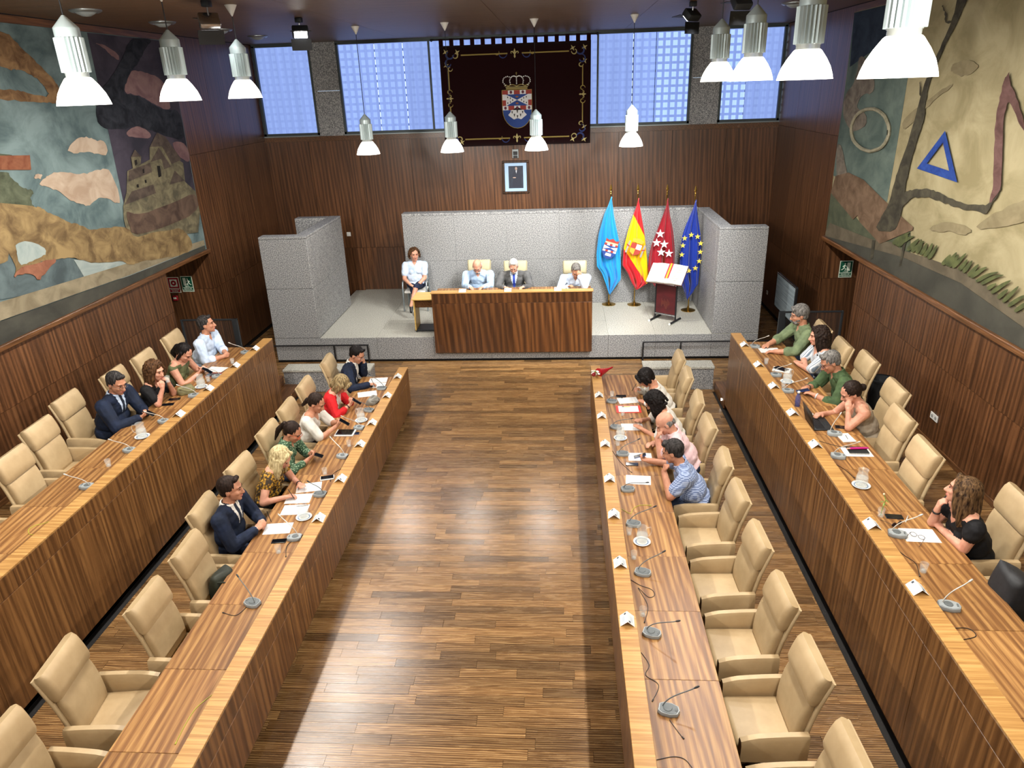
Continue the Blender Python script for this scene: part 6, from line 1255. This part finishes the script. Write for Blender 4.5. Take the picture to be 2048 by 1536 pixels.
for a, zz in ((.3, .10), (2.2, .13), (4.2, .12), (5.4, .16)): MB().ell((.02+.02*math.cos(a), .02+.02*math.sin(a), zz), (.022, .007, .004), Euler((0, .5, a)).to_matrix(), 8, 5).build('leaf', GRN, t, True)
MB().ell((.018, .048, .205), (.010, .010, .012), None, 8, 6).build('bud', mat('pale_bud', '#d9cfae', .6), t, True)
# glass held at the mouth of the drinking woman
# paper, notebooks, phones
def print_mat():
    m, t, b = nt('printed_paper'); q = N(t, 'ShaderNodeTexCoord'); w = N(t, 'ShaderNodeTexWave'); w.bands_direction = 'Y'; w.inputs['Scale'].default_value = 28; w.inputs['Distortion'].default_value = .3
    t.links.new(q.outputs['Object'], w.inputs['Vector']); n = noise(t, coords(t, (3, 60, 1), 20, 'obj'), 1, 1); mu = N(t, 'ShaderNodeMath', operation='MULTIPLY'); t.links.new(w.outputs['Fac'], mu.inputs[0]); t.links.new(n, mu.inputs[1])
    t.links.new(ramp(t, [(.38, '#dcdcda'), (.5, '#b3b7bd')], mu.outputs[0]), b.inputs['Base Color']); b.inputs['Roughness'].default_value = .8; return m
PRINT = print_mat(); PHONE = mat('black_phone_glass', '#0b0d12', .08); PHB = mat('blue_phone_case', '#27407e', .3)
def sheet(x, y, z, rz, label, w=.21, l_=.297, m=None, th=.0012, name='paper_sheet', cat='paper'):
    o = MB().rbox((0, 0, th/2), (w, l_, th), .0003, 1).build(name, m or PRINT, label=label, cat=cat, group='papers on the desks' if cat == 'paper' else None, loc=(x, y, z+.0004), rz=rz); return o
def phone(x, y, z, rz, label, rot=None, m=None, w=.075, l_=.155):
    t = empty('phone', (x, y, z+.0005), rz, label=label, cat='phone', group='phones')
    if rot: t.rotation_euler = rot
    MB().rbox((0, 0, .004), (w, l_, .008), .003, 2).build('case', m or M['black'], t, True); MB().rbox((0, 0, .0085), (w-.006, l_-.006, .001), .0004, 1).build('display', PHONE, t); return t
z1, z2 = .74, 1.29; H2 = PI/2
for a in [(1.42, 9.96, z1, H2+.15, 'printed sheet under the hand of the woman with short black hair'), (1.40, 9.05, z1, H2, 'printed sheet between the hands of the woman with long curly black hair'), (1.42, 8.18, z1, H2-.03, 'printed sheet under the phone hand of the man in plaid shirt'), (1.34, 7.60, z1, H2-.1, 'printed sheet before the man in plaid shirt, nearer the camera'),
          (-2.62, 10.84, z1, H2+.1, 'printed sheet at the far end of the inner left desk'), (-2.60, 10.62, z1, H2+.05, 'printed sheet under the phone of the man in dark jacket'), (-2.66, 10.26, z1, H2+.3, 'note sheet under the writing hand of the man in dark jacket'),
          (-2.66, 7.40, z1, H2+.25, 'printed sheet under the flat hand of the blonde woman'), (-2.70, 7.14, z1+.0015, H2+.1, 'printed sheet the blonde woman writes on'), (-2.66, 6.90, z1, H2+.08, 'printed sheet beside the jug of the inner left desk'), (-2.72, 6.52, z1, H2+.12, 'printed sheet the man in navy suit writes on'),
          (-4.90, 9.98, z2, H2-.15, 'printed sheet before the woman in olive top'), (3.62, 10.60, z2, H2, 'small printed sheet between the hands of the bearded man'), (3.70, 7.28, z2, H2-.04, 'blank sheet under the spiral notebook'), (3.66, 5.68, z2, H2-.06, 'printed sheets under the eyeglasses')]: sheet(*a)
fo = empty('red_folder', (1.40, 9.64, z1), H2, label='red folder holding white sheets on the inner right desk', cat='folder'); MB().rbox((0, 0, .003), (.25, .36, .005), .001, 1).build('cover', mat('red_card', '#c5352f', .5), fo); MB().rbox((0, 0, .007), (.205, .29, .002), .0004, 1).build('sheets', CARD, fo); MB().tube([(.07, -.03, .012), (.07, .06, .012)], .005, 8).build('highlighter', mat('yellow_marker', '#c9cf3c', .4), fo); MB().tube([(.07, .06, .012), (.07, .09, .012)], .0055, 8).build('highlighter_cap', M['black'], fo)
nb_ = empty('spiral_notebook', (3.71, 7.30, z2+.002), H2-.04, label='black spiral notebook with a pink pencil case on it', cat='notebook'); MB().rbox((0, 0, .008), (.15, .21, .012), .002, 1).build('pages', CARD, nb_); MB().rbox((0, 0, .0155), (.155, .215, .003), .001, 1).build('cover', mat('dark_green_cover', '#16201f', .5), nb_)
for k in range(14): MB().tube([(-.078, -.09+.0138*k, .002), (-.084, -.09+.0138*k, .010), (-.078, -.09+.0138*k, .018)], .0013, 5).build('spiral_ring', M['black'], nb_)
pk = empty('pink_marker', (3.73, 7.31, z2+.019), H2+.05, label='thick pink pen lying on the spiral notebook', cat='pen'); MB().tube([(0, -.11, .013), (0, -.085, .013), (0, .10, .013)], [.004, .012, .013], 12).build('barrel', mat('hot_pink', '#c3257f', .4), pk, True); MB().tube([(0, .10, .013), (0, .135, .013)], .009, 10).build('cap', mat('peach_cap', '#d4a58a', .5), pk, True)
pd = empty('paper_pad', (3.70, 7.62, z2), .1, label='white paper pad with a pen on the outer right desk', cat='notepad'); MB().rbox((0, 0, .006), (.15, .21, .012), .002, 1).build('pad', CARD, pd); MB().tube([(.0, -.05, .015), (.02, .05, .015)], .003, 6).build('pen', M['black'], pd)
for a in [(1.33, 10.12, z1, H2, 'black phone lying before the woman with short black hair'), (1.30, 7.98, z1, H2-.08, 'black phone lying before the man in plaid shirt'), (-2.62, 6.28, z1, H2+.12, 'dark phone lying beside the man in navy suit'), (-2.50, 7.62, z1+.012, H2+.3, 'black phone lying on a white notepad by the name cards'), (-2.72, 10.55, z1+.0035, H2, 'black phone lying on the sheets of the man in dark jacket'),
          (-2.50, 8.86, z1, H2+.1, 'blue phone lying beside the woman in white blouse'), (-4.98, 8.84, z2, H2+.2, 'black phone lying nearest the curly haired woman'), (-4.98, 8.66, z2, H2+.2, 'second black phone lying by the curly haired woman'), (3.56, 5.98, z2, H2-.1, 'black phone lying beside the plant sprig'), (3.76, 8.10-.20, z2, H2-.25, 'black phone lying beside the elbow of the woman in taupe top')]:
    phone(*a, m=PHB if 'blue' in a[4] else None)
MB().rbox((0, 0, .006), (.10, .17, .011), .001, 1).build('notepad', CARD, label='white notepad under a black phone on the inner left desk', cat='notepad', loc=(-2.50, 7.62, z1+.0005), rz=H2+.3)
for x, y, z, rz, lab, ps in ((-2.66, 9.67, .875, H2, 'phone held by the woman in red jacket', .6), (-2.63, 8.91, .895, H2, 'phone held by the woman in white blouse', .6), (-2.76, 8.07, .825, H2, 'phone held by the woman in green blouse', .35), (-4.90, 9.71, z2+.09, H2, 'phone held by the woman in olive top', .6), (-4.98, 8.20, z2+.09, H2, 'phone held by the man in dark suit', .5), (1.40, 8.02, .84, H2, 'blue phone held by the man in plaid shirt', -.3), (3.60, 8.90, z2+.05, H2, 'lit phone under the hands of the man in green shirt', -.2)):
    phone(x, y, z, rz, lab, (0, -ps if x < 0 else -ps*.0+ps, 0) if False else Euler((ps, 0, rz)), PHB if 'blue' in lab or 'lit' in lab else None)
# tablets and the white notebook below
t = empty('tablet', (-2.62, 8.86, z1+.022), H2, label='black tablet on a white notebook before the woman in white blouse', cat='tablet'); MB().rbox((0, 0, .004), (.16, .23, .008), .003, 2).build('case', M['black'], t); MB().rbox((0, 0, .0085), (.145, .215, .001), .0004, 1).build('display', PHONE, t)
MB().rbox((0, 0, .010), (.19, .27, .02), .003, 1).build('notebook', CARD, label='thick white notebook under a tablet on the inner left desk', cat='notebook', loc=(-2.62, 8.86, z1+.001), rz=H2)
t = empty('tablet', (3.57, 9.78, z2+.014), .7, label='black tablet on a white notebook before the woman in striped blouse', cat='tablet'); MB().rbox((0, 0, .004), (.12, .19, .008), .003, 2).build('case', M['black'], t); MB().rbox((0, 0, .0085), (.108, .178, .001), .0004, 1).build('display', PHONE, t)
MB().rbox((0, 0, .006), (.17, .24, .012), .002, 1).build('notebook', CARD, label='white notebook under a tablet on the outer right desk', cat='notebook', loc=(3.57, 9.76, z2+.001), rz=H2-.4)
t = empty('tablet', (-4.84, 9.74, z2+.001), H2, label='tablet with red cover before the woman in olive top', cat='tablet'); MB().rbox((0, 0, .005), (.15, .21, .01), .003, 1).build('red_cover', mat('red_cover', '#9d1f2c', .5), t); MB().rbox((-.01, 0, .011), (.13, .19, .002), .0006, 1).build('display', PHONE, t)
# laptop, mouse, bottle
lt = empty('laptop', (3.52, 7.98, z2), H2, label='open black laptop before the woman in taupe top', cat='laptop')
MB().rbox((0, 0, .010), (.34, .23, .018), .004, 2).build('keyboard_deck', M['dgrey'], lt, True); ky = MB()
for r in range(5):
    for c_ in range(13): ky.box(-.15+.0232*c_, -.15+.0232*c_+.019, -.02+.022*r, -.02+.022*r+.018, .0192, .0205)
ky.build('keys', M['black'], lt, kind='stuff'); MB().rbox((0, -.07, .0197), (.10, .06, .001), .0003, 1).build('touchpad', M['iron'], lt)
Rl = Euler((math.radians(-14), 0, 0)).to_matrix(); MB().rbox((0, .115+.027, .125), (.34, .008, .225), .003, 2, Rl).build('screen_lid', M['black'], lt, True); MB().rbox((0, .115+.021, .127), (.315, .002, .195), .0005, 1, Rl).build('display', mat('dark_display', '#20262c', .1), lt)
ms = empty('computer_mouse', (3.48, 8.24, z2+.001), 0, label='white computer mouse under a hand on the outer right desk', cat='mouse'); MB().ell((0, 0, .016), (.055, .032, .018), None, 16, 10).build('shell', M['whitep'], ms, True); MB().box(-.05, -.02, -.001, .001, .028, .033).build('wheel', M['dgrey'], ms)
bo = empty('water_bottle', (3.42, 8.52, z2), label='small plastic water bottle with white cap beside the laptop', cat='bottle'); MB().lathe([(.03, .001), (.033, .02), (.033, .13), (.014, .17), (.013, .185)], 20).build('bottle_body', mat('clear_blue_plastic', '#3c4f8a', .1, alpha=.55), bo, True); MB().lathe([(.0, .185), (.017, .185), (.017, .205), (0, .206)], 16).build('cap', M['whitep'], bo, True)
# glasses on the desk
def spectacles(x, y, z, rz, label, col, lens=None):
    t = empty('spectacles', (x, y, z), rz, label=label, cat='glasses'); fr = mat('spectacle_frame', col, .3); mb = MB()
    for q in (-1, 1):
        ring = [V3((q*.034+.027*math.cos(a), .0, .022+.02*math.sin(a))) for a in [2*PI*k/16 for k in range(16)]]; mb.tube(ring+ring[:2], .0022, 5, False); mb.tube([(q*.062, 0, .03), (q*.065, .07, .02), (q*.062, .13, .003)], .002, 5)
        if lens: MB().poly(ring, (0, .002, 0), 1).build('lens', lens, t)
    mb.tube([(-.008, 0, .026), (.008, 0, .026)], .0022, 5); mb.build('frame', fr, t, True)
spectacles(3.52, 5.83, z2+.001, .4, 'dark sunglasses lying before the woman in black', '#17121c', mat('dark_lens', '#1a1420', .1)); spectacles(3.62, 5.64, z2+.002, 2.4, 'thin framed eyeglasses lying on printed sheets', '#3a3c40')
for x, y, z, rz, lab, c_ in ((3.66, 5.94, z2, 1.0, 'white pen lying near the woman in black', '#d8d6cf'), (-2.60, 6.98, z1+.002, .2, 'silver pen lying on the printed sheet by the jug', '#8e9396')):
    t = empty('pen', (x, y, z+.005), rz, label=lab, cat='pen'); MB().tube([(-.07, 0, 0), (-.055, 0, 0), (.06, 0, 0), (.07, 0, 0)], [.0012, .0045, .0045, .003], 8).build('barrel', mat('pen_barrel', c_, .4), t, True); MB().tube([(.02, 0, .006), (.065, 0, .006)], .0012, 5).build('clip', M['chrome'], t)
for x, y, z, d_, lab in ((-2.61, 10.52, .80, (-.35, .1, .9), 'pen in the hand of the man in dark jacket'), (-2.75, 7.10, .80, (-.5, .2, .8), 'pen in the hand of the blonde woman'), (-2.83, 6.60, .81, (-.3, .2, .9), 'pen in the hand of the man in navy suit'), (1.51, 10.14, .85, (.5, .2, .8), 'pen in the hand of the woman with short black hair')):
    t = empty('pen', (x, y, z), label=lab, cat='pen', group='pens in hands'); dv = V3(d_).normalized(); MB().tube([dv*-.04, dv*-.03, dv*.09, dv*.10], [.001, .0042, .0042, .003], 8).build('barrel', M['black'], t, True); MB().tube([dv*-.045, dv*-.04], [.0006, .001], 5).build('tip', M['chrome'], t)
# glass in the drinking woman's hands
tumbler(-4.965, 8.76, 1.585, 'clear glass held at the mouth of the curly haired woman', True, .09)
# bouquet
bq = empty('bouquet', (.99, 10.73, .82), label='bouquet of white and red flowers wrapped in red, on the desk ledge', cat='bouquet'); RW = mat('red_wrap', '#a3121f', .3); fl = [mat('white_petal', '#d6d3cc', .6), mat('red_petal', '#7d0d18', .5), GRN]
MB().tube([(.27, .33, .03), (.20, .25, .03), (.12, .15, .035), (.03, .04, .05)], [.012, .018, .045, .075], 12).build('wrapping', RW, bq, True); rq = random.Random(4)
for k in range(26):
    a, r = rq.uniform(0, 2*PI), rq.uniform(0, .075); MB().ell((-.02+r*math.cos(a), -.03+r*math.sin(a), .05+rq.uniform(0, .05)), (.022, .022, .016), Euler((rq.random(), rq.random(), a)).to_matrix(), 8, 5).build('flower' if k % 4 else 'leaf', fl[0 if k % 3 else (1 if k % 2 else 2)], bq, True)
MB().ell((-.055, -.075, .065), (.035, .035, .03), None, 10, 8).build('flower', fl[1], bq, True)
# bags
def bag(x, y, z, rz, size, col, label, straps=True, name='handbag', cat='bag'):
    t = empty(name, (x, y, z), rz, label=label, cat=cat); m = speckle('bag_'+name, [(.3, col[0]), (.7, col[1])], 12, .6, 3, 'obj', 0, .2); rings = []
    for k in range(9):
        u_ = k/8; zz = size[2]*u_; w = 1-.25*u_**2-.15*(1-u_)**4; d_ = 1-.55*u_**1.6
        rings.append([V3((size[0]/2*w*math.copysign(abs(math.cos(a))**.6, math.cos(a))*(1+.05*math.sin(3*a+5*u_)), size[1]/2*d_*math.copysign(abs(math.sin(a))**.6, math.sin(a))*(1+.06*math.sin(4*a+7*u_)), .001+zz*(1+.05*math.sin(2*a)))) for a in [2*PI*q/24 for q in range(24)]])
    MB().loft(rings).build('bag_body', m, t, 'all'); MB().tube([(-size[0]*.33, 0, size[2]*.93), (0, 0, size[2]*.99), (size[0]*.33, 0, size[2]*.93)], .006, 6).build('zip', M['black'], t, True)
    if straps: MB().tube([(-size[0]*.4, .0, size[2]*.8), (-size[0]*.3, -size[1]*.5, size[2]*.9), (0, -size[1]*.75, size[2]*.55), (size[0]*.3, -size[1]*.6, size[2]*.35), (size[0]*.42, -size[1]*.2, size[2]*.6)], .008, 8).build('strap', m, t, True)
    return t
bag(-2.49, 9.92, .74, 1.3, (.26, .17, .09), ('#6d6a62', '#8b877d'), 'taupe handbag slumped on the inner left desk beside a name card'); bag(-4.92, 9.06, 1.29, .8, (.26, .15, .11), ('#5f5a3c', '#7d774f'), 'olive handbag on the outer left desk before the drinking woman')
bag(-3.0, 5.70, .515, 1.2, (.30, .24, .26), ('#14170f', '#262b1e'), 'dark green-black bag sitting on an armchair', True); bag(4.00, 4.90, ZT+.515, 1.6, (.36, .26, .44), ('#0e0f11', '#1e2024'), 'black backpack on an armchair at the right edge', True, 'backpack', 'backpack')
# cables
BK, YG = mat('black_cable', '#16171a', .5), mat('yellow_green_wire', '#a7a83a', .5)
def smoothp(P, n=6):
    P = [V3(p) for p in P]; out = []
    for i in range(len(P)-1):
        a, b_, c_, d_ = P[max(i-1, 0)], P[i], P[i+1], P[min(i+2, len(P)-1)]
        for k in range(n):
            t = k/n; out.append(.5*((2*b_)+(c_-a)*t+(2*a-5*b_+4*c_-d_)*t*t+(3*b_-a-3*c_+d_)*t**3))
    return out+[P[-1]]
def cable(pts, z, m, label, r=.003, lift=0):
    P = smoothp([(x, y, z+r+(lift if 0 < i < len(pts)-1 else 0)) for i, (x, y) in enumerate(pts)]); t = empty('cable', (P[0].x, P[0].y, z), label=label, cat='cable', group='cables on the desks'); o = V3((P[0].x, P[0].y, z))
    MB().tube([p-o for p in P], r, 6).build('wire', m, t, True); MB().tube([P[-1]-o, P[-1]-o+(P[-1]-P[-2]).normalized()*.02], r*2, 8).build('plug', m, t)
for pts, z, m, lab in (([(1.08, 5.70), (1.16, 5.62), (1.26, 5.56), (1.28, 5.48), (1.22, 5.45), (1.14, 5.58), (1.16, 5.50), (1.20, 5.32), (1.15, 5.12)], z1, BK, 'looped black cable between the two nearest name cards, inner right desk'), ([(1.08, 4.74), (1.13, 4.60), (1.09, 4.49), (1.18, 4.39), (1.12, 4.24)], z1, BK, 'black cable behind the nearest microphone, inner right desk'),
                      ([(1.22, 4.05), (1.25, 3.98), (1.29, 3.90)], z1, BK, 'short black cable end in front of the nearest microphone'), ([(1.08, 3.70), (1.20, 3.73), (1.28, 3.71), (1.33, 3.62)], z1, BK, 'curved black cable at the lower edge of the picture, inner right desk'), ([(1.08, 8.34), (1.16, 8.04), (1.27, 7.79)], z1, BK, 'thin black cable by the phone of the man in plaid shirt'),
                      ([(1.09, 6.95), (1.18, 6.86), (1.22, 6.96), (1.30, 7.03), (1.41, 7.03)], z1, YG, 'yellow-green wire on the inner right desk past the man in plaid shirt'), ([(-4.66, 5.90), (-4.74, 5.78), (-4.82, 5.73), (-4.84, 5.66), (-4.77, 5.58), (-4.68, 5.57)], z2, YG, 'yellow-green wire loop on the outer left desk'), ([(-2.38, 4.20), (-2.46, 4.05), (-2.47, 3.88), (-2.46, 3.73)], z1, YG, 'green wire on the near part of the inner left desk'),
                      ([(-2.52, 5.34), (-2.55, 5.20), (-2.60, 5.11), (-2.72, 5.14)], z1, BK, 'black cable at the nearest microphone of the inner left desk'), ([(-2.39, 6.40), (-2.50, 6.22), (-2.45, 6.02)], z1, BK, 'black cable behind the tumbler of the inner left desk'), ([(3.34, 5.52), (3.40, 5.36), (3.44, 5.26), (3.40, 5.10)], z2, BK, 'black cable bundle between name cards of the outer right desk'),
                      ([(3.34, 4.46), (3.45, 4.47), (3.49, 4.44), (3.48, 4.38), (3.36, 4.34)], z2, BK, 'black cable loop nearest on the outer right desk'), ([(3.36, 7.56), (3.48, 7.46), (3.58, 7.40), (3.66, 7.44)], z2, BK, 'black cable before the paper pad on the outer right desk'), ([(3.34, 7.05), (3.42, 6.90), (3.46, 6.72)], z2, BK, 'black cable leading to the jug on the outer right desk'), ([(-2.39, 7.86), (-2.46, 7.72), (-2.44, 7.56)], z1, BK, 'black cable between the woman in green and the blonde woman')): cable(pts, z, m, lab)

# ---------------------------------------------------------------- pieces of parts hang under their part
UNDER = {'display': ('case', 'screen_lid', 'red_cover'), 'keys': ('keyboard_deck',), 'touchpad': ('keyboard_deck',), 'lettering': ('text_field',), 'running_figure': ('sign_field',), 'door_pictogram': ('sign_field',), 'arrow': ('sign_field',),
         'button_frame': ('sign_field',), 'button_ring': ('sign_field',), 'button_dot': ('sign_field',), 'star': ('cloth',), 'clip': ('barrel',), 'cap': ('barrel', 'bottle_body'), 'outlet': ('cover_plate',), 'rocker': ('cover_plate',), 'talk_button': ('control_plate',), 'speaker_grille': ('control_plate',),
         'arms_shield': ('cloth',), 'arms_check': ('cloth',), 'arms_gusset': ('cloth',), 'arms_field': ('cloth',), 'arms_crown': ('cloth',), 'arms_crown_band': ('cloth',), 'arms_quarter': ('cloth',), 'arms_column': ('cloth',), 'arms_scroll': ('cloth',),
         'shield_check': ('shield',), 'shield_border': ('shield',), 'shield_gusset': ('shield',), 'ermine_spot': ('shield',), 'lion_motif': ('shield',), 'cauldron_motif': ('shield',), 'white_field': ('shield',), 'plant_motif': ('shield',), 'hanging_loop': ('velvet_cloth',),
         'foot_cap': ('foot',), 'embossed_crest': ('panel',), 'highlighter': ('sheets',), 'highlighter_cap': ('sheets',), 'capsule': ('gooseneck',), 'zip': ('bag_body',), 'plug': ('wire',), 'printed_suit': ('photo_print',), 'printed_face': ('photo_print',), 'printed_shirt': ('photo_print',), 'printed_hands': ('photo_print',)}
for o in list(bpy.data.objects):
    if o.parent is None or not o.parent.get('category'): continue
    k = o.name.split('.')[0]
    if k in UNDER:
        for s_ in o.parent.children:
            if s_ is not o and s_.name.split('.')[0] in UNDER[k]: o.parent = s_; break
